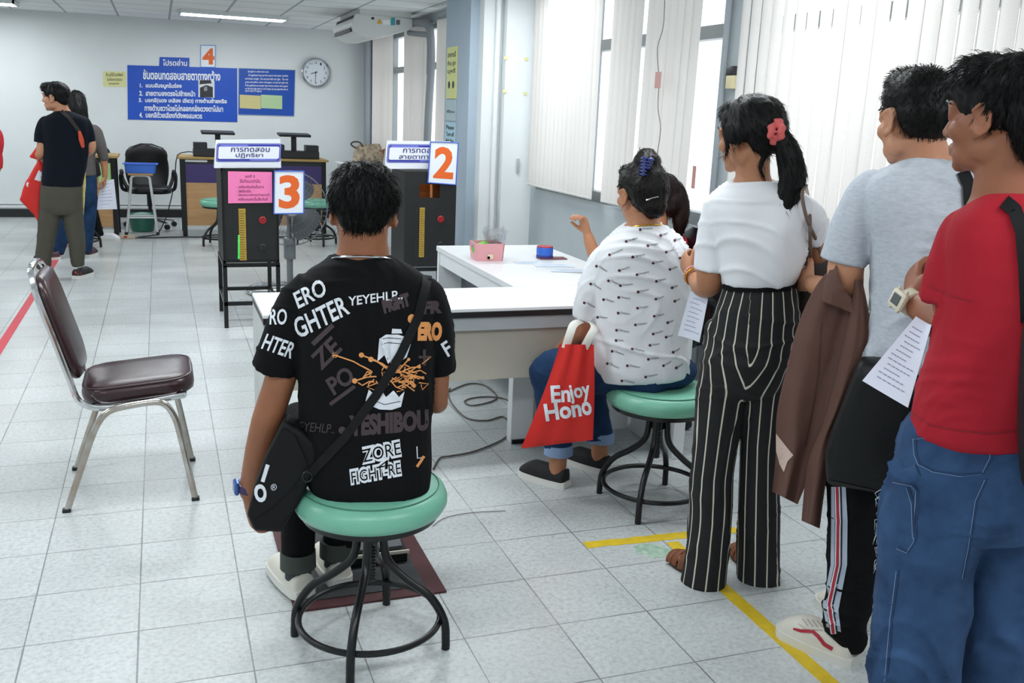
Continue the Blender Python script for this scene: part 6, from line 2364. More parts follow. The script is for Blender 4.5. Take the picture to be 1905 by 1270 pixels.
sandal = mat('sandal_brown', '#6f3c1d', 0.6, bump=0.1, bscale=120)
for hx, hy, tx, ty in ((1336, 1092, 1250, 1040), (1424, 1082, 1368, 1026)):
    h0, t0 = aZ(hx, hy), aZ(tx, ty)
    fd = (t0 - h0)
    f_, r_ = fd.normalized(), V((fd.normalized().y, -fd.normalized().x, 0))
    L_ = fd.length
    sl = MB()
    outline = [(0.0, 0.022), (0.15, 0.032), (0.4, 0.033), (0.7, 0.043), (0.88, 0.036), (1.0, 0.012)]
    poly = [h0 + f_ * (t * L_) + r_ * w2 for t, w2 in outline] + [h0 + f_ * (t * L_) - r_ * w2 for t, w2 in outline[::-1]]
    sl.prism(poly, (0, 0, 0.014))
    so = sl.build('sandal', mat('sandal_sole', '#3c2a20', 0.7), p4, smooth=0)
    st2 = MB()
    for t, hh in ((0.62, 0.05), (0.76, 0.042), (0.88, 0.032)):
        row = [h0 + f_ * (t * L_ + 0.01 * math.sin(a)) + r_ * (0.043 * math.cos(a)) + UP * (0.012 + hh * math.sin(a)) for a in [PI * i / 12 for i in range(13)]]
        st2.tube(row, 0.014, 8, flat=0.3, up=f_.cross(UP))
    st2.build('sandal_straps', sandal, so)
    ft = MB()
    rs = []
    for t, w2, hh in ((0.05, 0.025, 0.06), (0.2, 0.03, 0.075), (0.45, 0.032, 0.06), (0.7, 0.036, 0.04), (0.9, 0.03, 0.026), (0.97, 0.02, 0.02)):
        rs.append([h0 + f_ * (t * L_) + r_ * (w2 * math.cos(a)) + UP * (0.015 + hh * 0.5 + hh * 0.5 * math.sin(a)) for a in [2 * PI * i / 14 for i in range(14)]])
    ft.rings(rs)
    ft.build('foot', skin_mid, p4)
br = MB()
c_, a_ = J(1290, 512, 0.17), (J(1306, 532, 0.08) - J(1286, 508, 0.19)).normalized()
o1 = a_.orthogonal().normalized()
o2 = a_.cross(o1)
for k, sgn in ((0, 0), (1, 1)):
    pts = [c_ + a_ * (0.012 * k) + o1 * (0.031 * math.cos(t)) + o2 * (0.031 * math.sin(t)) for t in [i * 2 * PI / 22 for i in range(22)]]
    if k == 0:
        bm_ = MB()
        for p in pts:
            bm_.ell(p, 0.0055, nu=8, nv=6)
        bm_.build('bead_bracelet', mat('beads_pink', '#d98a8e', 0.3), p4)
    else:
        MB().tube(pts, 0.004, 8, closed=True).build('gold_bracelet', gold_m, p4)


def held_paper(label, quad_off, Fg, lines=9, seed=1, fold=0.0):
    """quad_off: TL, TR, BR, BL as (px, py, off)"""
    tl, tr_, br_, bl = [Fg.J(*q) for q in quad_off]
    root = thing('paper_form', label, 'paper', (bl + br_) / 2)
    n = 8
    nm_ = (tr_ - tl).cross(bl - tl).normalized()
    vs, fs = [], []
    for i in range(n + 1):
        for j in range(n + 1):
            u, v = i / n, j / n
            p = tl.lerp(tr_, u).lerp(bl.lerp(br_, u), v)
            vs.append(p + nm_ * (0.012 * math.sin(PI * u) * (1 - v * 0.5) + fold * math.sin(v * 3)))
    for i in range(n):
        for j in range(n):
            a = i * (n + 1) + j
            fs.append((a, a + 1, a + n + 2, a + n + 1))
    m_ = MB()
    m_.add(vs, fs)
    m_.add([p + nm_ * 0.0006 for p in vs], fs)
    m_.build('sheet', mat('paper_held', '#d9dcea', 0.75), root, smooth=60)
    rnd = random.Random(seed)
    t_ = MB()
    sgn = -1 if nm_.dot(tl - CAM) > 0 else 1

    def at2(u, v):
        return tl.lerp(tr_, u).lerp(bl.lerp(br_, u), v) + nm_ * (0.012 * math.sin(PI * u) * (1 - v * 0.5) + fold * math.sin(v * 3) + sgn * 0.0012)

    for k in range(lines):
        v = 0.12 + 0.8 * k / lines
        u0 = 0.1 + 0.1 * rnd.random()
        u1 = 0.5 + 0.4 * rnd.random()
        st = 6
        for q in range(st):
            a, b2 = u0 + (u1 - u0) * q / st, u0 + (u1 - u0) * (q + 0.8) / st
            t_.add([at2(a, v), at2(b2, v), at2(b2, v + 0.012), at2(a, v + 0.012)], [(0, 1, 2, 3)])
    t_.build('printed_lines', mat('ink_form', '#8a8ca0', 0.7), root, smooth=0)
    return root


held_paper('white paper form held low by the woman with the ponytail', [(1284, 541, 0.1), (1317, 556, 0.04), (1301, 637, 0.08), (1261, 624, 0.14)], F4, 8, 2)
hb_ = thing('shoulder_bag', 'dark brown shoulder bag with tan tab hanging behind the woman with the ponytail', 'handbag', J(1522, 590, 0.1))
m_ = MB()
F4.loft(m_, [(1492, 1548, 470, .03, 0.12), (1484, 1556, 480, .05, 0.12), (1478, 1562, 540, .06, 0.12), (1480, 1560, 590, .06, 0.12), (1490, 1552, 604, .05, 0.12)], e=3)
fused(m_, 'bag_body', mat('leather_brown', '#2f2622', 0.5, var=0.2, vscale=30), hb_, 0.007, 3, cloth(0.003))
for pts in ([(1500, 345, -0.06), (1492, 362, -0.11), (1502, 410, -0.09), (1520, 450, 0.02), (1527, 480, 0.06)], [(1500, 350, 0.1), (1506, 385, 0.0), (1507, 430, -0.08), (1508, 478, 0.05)]):
    MB().tube([J(*p) for p in pts], 0.0055, 8, smooth_path=5).build('strap', mat('strap_taupe', '#6e5c52', 0.6), hb_)
tb = MB()
tb.prism([J(x, y, 0.045) for x, y in ((1504, 468), (1510, 468), (1515, 496), (1510, 512), (1504, 513), (1500, 500))], F4.n * 0.006)
tb.build('tab', mat('leather_tan', '#a9642f', 0.55), hb_, smooth=0)
# ================================================================== man in the grey shirt
F5 = Fig((2.27, -0.68, 0))
p5 = person('person with short hair in a pale grey shirt, brown jacket hung over the arm', F5.B)
J = F5.J
hc = J(1702, 222, 0.0)
HM = frame(F5.dir(-0.58, 0.81, -0.06), UP, R(0))
b = MB()
head(b, hc, HM, 1.05, neck=J(1722, 300, 0.0), nr=0.058)
F5.limb(b, [(1722, 290, 0, 39), (1722, 325, 0, 58)], ends=False)
F5.limb(b, [(1606, 390, 0, 32), (1584, 450, 0, 33), (1573, 500, 0, 33), (1572, 532, 0.03, 32), (1556, 540, 0.10, 28), (1530, 534, 0.2, 21), (1512, 528, 0.27, 17)])
hand(b, J(1508, 527, 0.28), F5.dir(-0.5, 0.8, 0.0), F5.dir(0.5, 0.3, 0), F5.dir(0, 0.1, 1), 0.95, curl=(35, 45, 30))
F5.limb(b, [(1818, 400, 0, 30), (1830, 480, 0.05, 30), (1825, 540, 0.14, 27), (1770, 560, 0.3, 20)])
hand(b, J(1765, 560, 0.32), F5.dir(-0.7, 0.6, 0.0), F5.dir(0, 0, -1), F5.dir(0, 1, 0.2), 0.95)
F5.loft(b, [(1660, 1785, 330, .08, 0), (1635, 1800, 400, .10, 0), (1640, 1795, 640, .1, 0)], k=2)
fused(b, 'body', skin_fair, p5, 0.0055, 4)
face_parts(p5, hc, HM, 1.05)


def crop_cut(mb, P):
    s = P.s
    mb.ell(P(0, -0.014, 0.048), (0.082 * s, 0.102 * s, 0.079 * s), P.M)
    mb.ell(P(0, -0.054, 0.012), (0.080 * s, 0.066 * s, 0.066 * s), P.M)
    mb.ell(P(0, 0.03, 0.092), (0.062 * s, 0.062 * s, 0.036 * s), P.M)
    mb.ell(P(0, -0.07, -0.012), (0.055 * s, 0.03 * s, 0.035 * s), P.M)


hair(p5, crop_cut, hc, HM, 1.05, strands=3800, length=0.014, lift=1.1, seed=12, lump=0.002, wid=0.0009)
tee_grey = mat('tee_heather', '#b4bbc5', 0.85, col2='#c6ccd4', vscale=55, bump=0.08, bscale=350, stretch=(1, 1, 3), spec=0.25, wrinkle=1.0, wscale=3.6)
sh = MB()
F5.loft(sh, [(1683, 1762, 297, .062, 0), (1656, 1790, 310, .085, 0), (1622, 1815, 330, .105, 0), (1606, 1828, 358, .118, 0), (1608, 1834, 400, .125, 0), (1618, 1832, 450, .13, 0), (1621, 1828, 540, .13, 0), (1616, 1822, 620, .13, 0), (1606, 1818, 674, .13, 0)])
F5.limb(sh, [(1640, 345, 0, 26), (1614, 358, 0, 34), (1588, 420, 0, 41), (1568, 487, 0, 42)], ends=False, n=24)
F5.limb(sh, [(1800, 345, 0, 28), (1822, 360, 0, 32), (1832, 420, 0.02, 36), (1833, 480, 0.05, 37)], ends=False, n=24)
shirt5 = fused(sh, 'shirt', tee_grey, p5, 0.0065, 4, cloth(0.013, 6, 4, 31.0, 1.0))
tr = MB()
F5.loft(tr, [(1612, 1800, 655, .11, 0), (1606, 1800, 720, .125, 0), (1580, 1790, 790, .125, 0), (1560, 1775, 830, .11, 0)])
F5.limb(tr, [(1625, 780, 0, 62), (1602, 850, 0, 58), (1597, 930, 0.0, 54), (1592, 1020, 0.0, 48), (1582, 1100, -0.01, 42), (1572, 1150, -0.02, 40), (1581, 1185, -0.03, 30), (1580, 1206, -0.03, 24)], ends=False, n=20)
F5.limb(tr, [(1730, 780, 0.05, 60), (1722, 880, 0.12, 54), (1708, 1000, 0.2, 45), (1692, 1090, 0.24, 38), (1680, 1130, 0.25, 28)], ends=False, n=20)
pants5 = fused(tr, 'track_trousers', black_cloth, p5, 0.007, 4, cloth(0.010, 7, 9, 41.0, 0.9))
T5 = bvh_of([pants5])
pan = MB()
EDG = [(1546, 905), (1546, 968), (1545, 1050), (1530, 1125), (1537, 1165)]
PW = [24, 27, 27, 26, 24]
cling(pan, [(x + 1, y) for x, y in EDG] + [(x + w2 * 1.15, y + (0 if y < 1100 else 10)) for (x, y), w2 in list(zip(EDG, PW))[::-1]], [tuple(range(10))], T5)
pan.build('side_panel', mat('panel_heather', '#aab4c4', 0.85), pants5, smooth=30)
for col_, wd2, o2, nm2 in ((mat('panel_navy', '#262a3c', 0.8), 14, 0.0024, 'navy_stripe'), (mat('panel_white', '#dadce2', 0.8), 9.5, 0.0066, 'white_stripe'), (stripe_red, 5, 0.008, 'red_stripe')):
    s_ = MB()
    cling_line(s_, [(x + w2 * 0.55, y) for (x, y), w2 in zip(EDG, PW)] + [(1552, 1178)], wd2, T5, off=o2)
    s_.build(nm2, col_, pants5, smooth=30)
h5, t5 = aZ(1592, 1236), aZ(1446, 1172)
so, upo = shoe(p5, h5, t5 - h5, (t5 - h5).length, canvas_cream, white_rubber, wd=0.052, high=0.09)
Ts = bvh_of([upo])
s_ = MB()
cling_line(s_, [(1476, 1169), (1490, 1173), (1512, 1174), (1522, 1183), (1534, 1198), (1549, 1207)], [4, 6, 7, 7, 7, 7], Ts)
s_.build('side_stripe', stripe_red, upo, smooth=0)
lc = MB()
for k in range(4):
    a, b2 = (1493 + 9 * k, 1151 + k * 1), (1503 + 9 * k, 1164 + k * 1)
    cling_line(lc, [a, b2], 2.5, Ts, off=0.003)
cling_line(lc, [(1486, 1160), (1500, 1170), (1530, 1172)], 1.5, Ts)
lc.build('laces', mat('lace_grey', '#b0aa9c', 0.8), upo, smooth=0)
h5b = aZ(1672, 1180)
so, upo = shoe(p5, h5b, t5 - h5, 0.28, canvas_cream, white_rubber, wd=0.052, high=0.09)
Ts = bvh_of([upo])
s_ = MB()
cling_line(s_, [(1617, 1130), (1630, 1138), (1645, 1146), (1660, 1160)], 6, Ts)
s_.build('side_stripe', stripe_red, upo, smooth=0)

jk = thing('jacket', 'brown jacket draped over the arm of the man in grey, pale lining showing', 'jacket', J(1500, 980, -0.03))
brown_c = mat('jacket_brown', '#5e4036', 0.8, var=0.06, vscale=10, bump=0.12, bscale=200)


def drape(Fg, left, right, off, thick, n=26, folds=5, amp=0.02, seed=0.0):
    """hanging cloth between two pixel edges, with vertical folds"""
    m_ = MB()
    L_, _ = resample([V((x, y, 0)) for x, y in left], [0] * len(left), 6)
    R_, _ = resample([V((x, y, 0)) for x, y in right], [0] * len(right), 6)
    rs = []
    for i, (a, b2) in enumerate(zip(L_, R_)):
        t = i / (len(L_) - 1)
        fr, bk_ = [], []
        for j in range(n + 1):
            u = j / n
            p = a.lerp(b2, u)
            f_ = amp * (0.35 + 0.65 * t) * math.sin(u * PI * folds + seed + 1.2 * math.sin(t * 3 + seed)) + amp * 0.6 * noise.noise(V((u * 5, t * 5, seed)))
            edge = math.sin(PI * (0.04 + 0.92 * u)) ** 0.5
            o_ = off(t) if callable(off) else off
            fr.append(Fg.J(p.x, p.y, o_ - thick * 0.5 * edge + f_))
            bk_.append(Fg.J(p.x, p.y, o_ + thick * 0.5 * edge + f_))
        rs.append(fr + bk_[::-1])
    m_.rings(rs)
    return m_


o_j = lambda t: 0.02 - 0.02 * t
A_ = drape(F5, [(1556, 488), (1519, 530), (1486, 600), (1462, 690), (1445, 770), (1443, 850), (1436, 914)], [(1600, 560), (1596, 600), (1580, 660), (1562, 720), (1545, 800), (1512, 870), (1484, 938)], o_j, 0.05, folds=3, amp=0.016, seed=0.6)
A_.build('front_flap', brown_c, jk, smooth=60)
B2 = drape(F5, [(1590, 520), (1580, 590), (1560, 680), (1534, 780), (1505, 850), (1497, 900), (1491, 968)], [(1604, 520), (1618, 590), (1621, 640), (1590, 720), (1555, 800), (1536, 900), (1525, 983)], -0.03, 0.055, folds=2.2, amp=0.012, seed=2.0)
fl_o = B2.build('sleeve_flap', brown_c, jk, smooth=60)
C2 = drape(F5, [(1553, 486), (1535, 520), (1530, 560)], [(1575, 560), (1600, 566), (1606, 590)], -0.01, 0.10, folds=2, amp=0.008, seed=4.0)
C2.build('arm_fold', brown_c, jk, smooth=60)
TJ = bvh_of([o for o in jk.children])
ln = MB()
cling_poly(ln, [(1444, 806), (1476, 846), (1466, 858), (1459, 878), (1450, 862), (1444, 838)], TJ)
ln.build('lining', mat('lining_pale', '#c7b0a4', 0.8), jk, smooth=0)
zp = MB()
cling_line(zp, [(1529, 600), (1522, 700), (1512, 760), (1498, 830)], 2.2, TJ)
zp.build('zip', mat('zip_brown', '#4a332b', 0.6), jk, smooth=0)

bb = thing('black_bag', 'large black leather bag hanging below the grey shirt, behind the white form', 'bag', J(1600, 900, -0.1))
bp_ = [(1600, 672), (1700, 678), (1720, 760), (1700, 880), (1660, 925), (1600, 916), (1537, 903), (1533, 850), (1548, 800), (1575, 730)]
fr_p = [J(x, y, -0.17) for x, y in bp_]
cen = sum(fr_p, V()) / len(fr_p)
rs = []
for sc__, dd in ((0.8, -0.012), (0.96, 0.0), (1.0, 0.02), (1.0, 0.07), (0.93, 0.085), (0.8, 0.09)):
    rs.append([cen + (p - cen) * sc__ + F5.n * dd for p in fr_p])
m_ = MB()
m_.rings(rs)
bbo = fused(m_, 'bag_body', mat('leather_black', '#0c0d0f', 0.45, spec=0.3, bump=0.12, bscale=220), bb, 0.007, 5, cloth(0.003, 8, 8, 50))
TB5 = bvh_of([bbo])
pi_ = MB()
cling_line(pi_, [(1538, 893), (1580, 902), (1625, 912), (1655, 916)], 3, TB5)
pi_.build('piping', black_plastic, bbo, smooth=0)
T5b = bvh_of([shirt5])
s_ = MB()
cling_ribbon(s_, [(1792, 318), (1803, 345), (1806, 400), (1802, 470)], 24, T5b, 0.005)
s_.build('strap', mat('webbing_black', '#0c0c0e', 0.7, spec=0.25), bb, smooth=40)

# ================================================================== man in the red shirt
F6 = Fig((2.05, -1.22, 0))
p6 = person('person in a red shirt and loose blue jeans at the right edge, seen in profile', F6.B)
J = F6.J
hc = J(1860, 216, 0.0)
HM = frame(F6.dir(-0.90, 0.43, -0.04), UP, R(0))
b = MB()
head(b, hc, HM, 1.03, neck=J(1872, 362, 0.0), nr=0.06)
F6.limb(b, [(1870, 345, 0, 52), (1872, 385, 0, 70)], ends=False)
F6.limb(b, [(1800, 440, 0, 42), (1790, 500, 0, 46), (1785, 560, 0.0, 48), (1796, 606, 0.0, 46), (1770, 606, 0.08, 42), (1733, 584, 0.13, 33), (1702, 563, 0.17, 23), (1695, 556, 0.18, 21)])
hand(b, J(1697, 556, 0.185), F6.dir(-0.12, 0.75, 0.62), F6.dir(0.8, 0.4, -0.1), F6.dir(-0.1, -0.4, 0.9), 0.98, curl=(35, 45, 30))
F6.limb(b, [(1975, 450, 0.05, 42), (1985, 540, 0.1, 42), (1970, 590, 0.18, 36), (1900, 600, 0.32, 24)])
hand(b, J(1895, 600, 0.33), F6.dir(-0.8, 0.5, 0.1), F6.dir(0, 0, -1), F6.dir(0, 1, 0.1), 0.98)
F6.loft(b, [(1815, 1950, 410, .08, 0), (1780, 1975, 470, .10, 0), (1765, 1960, 700, .1, 0)], k=2)
fused(b, 'body', skin_dark, p6, 0.0055, 3)
face_parts(p6, hc, HM, 1.03)


def mop(mb, P):
    s = P.s
    mb.ell(P(0, -0.018, 0.036), (0.086 * s, 0.105 * s, 0.082 * s), P.M)
    mb.ell(P(0, 0.028, 0.068), (0.083 * s, 0.078 * s, 0.052 * s), P.M)
    mb.ell(P(0, 0.045, 0.078), (0.072 * s, 0.060 * s, 0.038 * s), P.M)
    mb.ell(P(0, 0.085, 0.066), (0.05 * s, 0.022 * s, 0.022 * s), P.M)
    mb.ell(P(0, -0.03, 0.055), (0.094 * s, 0.100 * s, 0.066 * s), P.M)
    mb.ell(P(0, -0.075, 0.0), (0.082 * s, 0.055 * s, 0.085 * s), P.M)
    for q in (-1, 1):
        mb.ell(P(q * 0.066, 0.022, 0.06), (0.022 * s, 0.04 * s, 0.026 * s), P.M)
        mb.tube([P(q * 0.074, 0.03, 0.05), P(q * 0.078, 0.036, 0.022)], [0.012 * s, 0.004 * s], 8, round_ends=True)


hair(p6, mop, hc, HM, 1.03, strands=3600, length=0.028, lift=0.35, seed=17, lump=0.007, keep=lambda q: not (q.y > 0.0 and q.z < 0.06))
sh = MB()
tee_red = mat('tee_red', '#a01c2a', 0.88, var=0.05, vscale=5, bump=0.08, bscale=350, spec=0.25, wrinkle=1.0, wscale=3.6)
F6.loft(sh, [(1830, 1918, 358, .068, 0), (1806, 1948, 374, .09, 0), (1772, 1985, 402, .115, 0), (1758, 2000, 440, .128, 0), (1756, 2005, 500, .135, 0), (1748, 2003, 570, .135, 0), (1732, 1990, 640, .135, 0), (1712, 1972, 700, .14, 0), (1697, 1955, 765, .145, 0), (1696, 1945, 790, .145, 0, 800), (1725, 1940, 808, .135, 0, 815)])
F6.limb(sh, [(1805, 415, 0, 30), (1793, 430, 0, 42), (1785, 490, 0, 54), (1775, 557, 0.0, 59)], ends=False, n=26)
F6.limb(sh, [(1950, 420, 0, 34), (1972, 440, 0.03, 44), (1982, 500, 0.07, 50), (1985, 560, 0.11, 52)], ends=False, n=24)
shirt6 = fused(sh, 'shirt', tee_red, p6, 0.0065, 4, cloth(0.0095, 5, 4, 64.0, 0.9))
T6 = bvh_of([shirt6])
hm = MB()
cling_line(hm, [(1697, 768), (1730, 790), (1780, 800), (1840, 806), (1900, 800)], 1.6, T6)
cling_line(hm, [(1724, 530), (1770, 550), (1812, 562)], 1.4, T6)
hm.build('hem_stitch', mat('stitch_red', '#7d1722', 0.8), shirt6, smooth=0)
tr = MB()
F6.loft(tr, [(1690, 1940, 770, .12, 0), (1675, 1940, 800, .135, 0), (1662, 1945, 860, .15, 0), (1652, 1950, 930, .145, 0), (1670, 1940, 985, .10, 0)])
F6.limb(tr, [(1752, 880, -0.03, 92), (1738, 960, -0.03, 91), (1722, 1040, -0.03, 82), (1715, 1120, -0.03, 80), (1705, 1200, -0.03, 77), (1700, 1300, -0.03, 75), (1697, 1400, -0.03, 74)], ends=False, n=26)
F6.limb(tr, [(1885, 880, 0.05, 84), (1885, 960, 0.06, 84), (1875, 1060, 0.08, 76), (1866, 1160, 0.1, 76), (1858, 1260, 0.12, 74), (1852, 1345, 0.12, 72)], ends=False, n=26)
jn = fused(tr, 'jeans', denim, p6, 0.0075, 4, cloth(0.016, 5, 6, 71.0, 1.0))
T6j = bvh_of([jn])
dark_st, pale_st = MB(), MB()
pocket = [(1703, 815), (1705, 845), (1712, 862), (1740, 876), (1790, 884), (1830, 880), (1845, 850), (1846, 828), (1800, 820), (1740, 812)]
for q in (pocket + [pocket[0]], [(1665, 895), (1700, 902), (1708, 912), (1704, 1005), (1690, 1026), (1672, 1018)], [(1690, 905), (1700, 935), (1702, 1000)], [(1793, 1075), (1806, 1010), (1818, 930), (1836, 890)], [(1672, 1060), (1660, 1150), (1650, 1265)]):
    cling_line(dark_st, q, 3.2, T6j)
    cling_line(pale_st, [(x - 4, y + 2) for x, y in q], 1.2, T6j, off=0.002)
dark_st.build('seams', mat('denim_seam', '#1a3357', 0.85), jn, smooth=0)
pale_st.build('stitching', mat('denim_stitch', '#6d89ae', 0.85), jn, smooth=0)
lp = MB()
lp.tube([J(1664, 856, -0.16), J(1672, 878, -0.175), J(1690, 884, -0.185), J(1708, 874, -0.19)], 0.016, 10, flat=0.35, smooth_path=4, up=F6.n)
lp.build('hammer_loop', denim, jn)
rnd = random.Random(2)
fy = MB()
for cx_, cy_ in ((1640, 920), (1640, 960), (1637, 1000), (1638, 1040), (1655, 1080), (1662, 1085)):
    for _ in range(9):
        a = J(cx_ + rnd.uniform(-2, 8), cy_ + rnd.uniform(-16, 16), -0.02 + rnd.uniform(-0.02, 0.02))
        fy.tube([a, a + F6.r * -rnd.uniform(0.004, 0.014) + UP * -rnd.uniform(0.004, 0.02), a + F6.r * -rnd.uniform(0.002, 0.014) - UP * 0.03], [0.0009, 0.0007, 0.0003], 4)
fy.build('frayed_edge', mat('denim_fray', '#b3c0cf', 0.9), jn)
for px, py, off in ((1690, 1440, 0.0), (1850, 1390, 0.12)):
    q = J(px, py, off)
    shoe(p6, V((q.x, q.y, 0)), F6.dir(-0.9, 0.4), 0.28, canvas_cream, white_rubber, wd=0.05)
wc = J(1694, 562, 0.168)
wa = (J(1733, 584, 0.13) - J(1697, 556, 0.185)).normalized()
w_m = mat('watch_cream', '#d3cbb4', 0.4)
wt = MB()
wt.tube([wc - wa * 0.016, wc - wa * 0.013, wc + wa * 0.013, wc + wa * 0.016], [0.027, 0.031, 0.031, 0.027], 22)
wo = wt.build('watch_strap', w_m, p6)
d_ = (-F6.n * 0.75 - F6.r * 0.6 + UP * 0.15).normalized()
d_ = (d_ - wa * d_.dot(wa)).normalized()
Mw = frame(d_, wa)
cse = MB()
cse.box(wc + d_ * 0.036, (0.046, 0.016, 0.05), M=Mw, bev=0.01)
for q in (-1, 1):
    for z in (-0.014, 0.014):
        cse.ell(wc + d_ * 0.036 + Mw @ V((q * 0.024, 0, z)), 0.005, nu=10, nv=6)
wco = cse.build('watch_case', w_m, wo, smooth=40)
MB().box(wc + d_ * 0.044, (0.026, 0.003, 0.028), M=Mw, bev=0.003).build('watch_face', mat('watch_grey', '#4d5356', 0.25), wco, smooth=0)
held_paper('white paper form tilted in the hand of the man in red', [(1704, 588, 0.06), (1733, 604, 0.02), (1689, 758, -0.02), (1604, 708, 0.02)], F6, 12, 4)
bk6 = thing('backpack', 'black backpack on the shoulder of the man in red, cut by the right edge', 'backpack', J(1960, 800, -0.2))
m_ = MB()
F6.loft(m_, [(1925, 2010, 560, .06, -0.22), (1905, 2030, 600, .09, -0.22), (1897, 2045, 700, .11, -0.22), (1893, 2045, 820, .12, -0.22), (1900, 2040, 890, .1, -0.22), (1920, 2020, 905, .06, -0.22)], e=3)
fused(m_, 'bag_body', mat('nylon_black', '#0d0d10', 0.55), bk6, 0.008, 3, cloth(0.004))
s_ = MB()
cling_ribbon(s_, [(1868, 374), (1878, 382), (1888, 390), (1902, 430), (1908, 500), (1912, 600)], 27, T6, 0.006)
s_.build('strap', mat('webbing_black', '#111114', 0.6), bk6, smooth=40)

# ================================================================== the far queue
navy = mat('tee_navy', '#0c121d', 0.9, bump=0.08, bscale=250, spec=0.2)
olive = mat('olive_cloth', '#454439', 0.85, var=0.06, vscale=10)
F7 = Fig((-0.36, 6.2, 0))
p7 = person('person in a navy shirt and olive joggers in the far queue, head turned left', F7.B)
J = F7.J
hc = J(103, 181, 0.0)
HM = frame(F7.dir(-0.9, 0.42, 0.0), UP, 0)
b = MB()
head(b, hc, HM, 1.0, neck=J(115, 207, 0.0), nr=0.058)
F7.limb(b, [(79, 262, 0, 9), (77, 283, 0, 9.5), (73, 290, 0.1, 8), (80, 293, 0.25, 6)])
hand(b, J(80, 293, 0.25), F7.dir(-0.3, 0.9, -0.2), F7.dir(0.5, 0, -0.7), F7.dir(0.3, 0.3, 0.8), 0.95, curl=(40, 45, 30))
F7.limb(b, [(169, 262, 0, 8.5), (169, 277, 0, 8.5), (160, 284, 0.12, 7), (152, 285, 0.25, 6)])
hand(b, J(152, 285, 0.25), F7.dir(-0.3, 0.9, 0.0), F7.dir(0.5, 0, -0.7), F7.dir(0.3, 0.3, 0.8), 0.95, curl=(40, 45, 30))
F7.loft(b, [(92, 152, 222, .08, 0), (88, 155, 300, .09, 0)], k=2)
fused(b, 'body', skin_fair, p7, 0.0065, 3)
face_parts(p7, hc, HM, 1.0)


def fringe_cut(mb, P):
    s = P.s
    short_cap(mb, P, 1.06)
    mb.ell(P(0, 0.05, 0.082), (0.072 * s, 0.06 * s, 0.04 * s), P.M)
    mb.ell(P(0, 0.078, 0.058), (0.055 * s, 0.025 * s, 0.024 * s), P.M)


hair(p7, fringe_cut, hc, HM, 1.0, strands=500, length=0.03, lift=0.2, seed=21)
sh = MB()
F7.loft(sh, [(103, 128, 206, .06, 0), (95, 142, 211, .085, 0), (80, 160, 219, .11, 0), (77, 165, 232, .12, 0), (79, 166, 260, .125, 0), (80, 163, 300, .125, 0), (77, 157, 330, .125, 0), (75, 154, 346, .12, 0)])
F7.limb(sh, [(88, 222, 0, 8), (82, 228, 0, 10), (78, 245, 0, 12), (77, 265, 0, 13)], ends=False)
F7.limb(sh, [(155, 222, 0, 8), (161, 230, 0, 9), (166, 248, 0, 9.5), (168, 265, 0, 9.5)], ends=False)
shirt7 = fused(sh, 'shirt', navy, p7, 0.009, 3, cloth(0.006, 6, 6, 81))
tr = MB()
F7.loft(tr, [(76, 153, 338, .11, 0), (74, 154, 360, .125, 0), (74, 153, 385, .12, 0), (80, 148, 398, .09, 0)])
F7.limb(tr, [(94, 375, 0, 19), (91, 410, 0, 18), (85, 450, 0, 15.5), (81, 475, 0, 13.5), (82, 492, 0, 12), (83, 500, 0, 9)], ends=False)
F7.limb(tr, [(134, 375, 0, 19), (136, 410, 0, 18), (143, 450, -0.02, 15), (144, 480, -0.03, 12.5), (146, 495, -0.03, 10)], ends=False)
fused(tr, 'joggers', olive, p7, 0.009, 3, cloth(0.007, 6, 8, 91, 0.5))
trainer = mat('trainer_black', '#1f1d20', 0.7)
for hx, hy, d in ((150, 522, (0.65, -0.5)), (88, 513, (-0.3, 0.95))):
    h_ = aZ(140 if hx == 150 else 88, 519 if hx == 150 else 510)
    so, upo = shoe(p7, h_, F7.dir(0.5, 0.85) if hx == 150 else F7.dir(-0.2, 0.9), 0.27, trainer, white_rubber)
    Ts = bvh_of([upo])
    s_ = MB()
    if hx == 150:
        cling_poly(s_, [(139, 503), (147, 502), (152, 511), (140, 515)], Ts)
    else:
        cling_poly(s_, [(82, 500), (92, 498), (92, 508), (84, 510)], Ts)
    s_.build('red_panel', mat('trainer_red', '#c43a30', 0.6), upo, smooth=0)
T7 = bvh_of([shirt7])
cb7 = thing('crossbody_bag', 'small orange and black pouch on a strap across the navy shirt', 'bag', J(150, 262, -0.14))
s_ = MB()
cling_ribbon(s_, [(114, 206), (128, 218), (140, 234), (148, 245)], 7, T7, 0.006)
s_.build('strap', mat('webbing_brown', '#1f1917', 0.7), cb7, smooth=40)
a, b2 = J(148, 246, -0.135), J(154, 272, -0.12)
MB().tube([a, a.lerp(b2, 0.5), b2], [0.012, 0.02, 0.014], 12, flat=0.5, round_ends=True, up=F7.n).build('pouch', mat('pouch_red_orange', '#c94a2a', 0.6), cb7)


def flat_bag(name, label, Fg, poly, off, thick, m, cat='bag', fold=0.006, seed=1):
    root = thing(name, label, cat, Fg.J(poly[0][0], poly[0][1], off))
    P = [Fg.J(x, y, off) for x, y in poly]
    cen = sum(P, V()) / len(P)
    m_ = MB()
    m_.rings([[cen + (p - cen) * k + Fg.n * d for p in P] for k, d in ((0.82, -thick * 0.55), (0.97, -thick * 0.35), (1, 0), (0.97, thick * 0.35), (0.82, thick * 0.55))])
    o = fused(m_, 'bag_body', m, root, 0.008, 3, cloth(fold, 10, 10, seed))
    return root, o


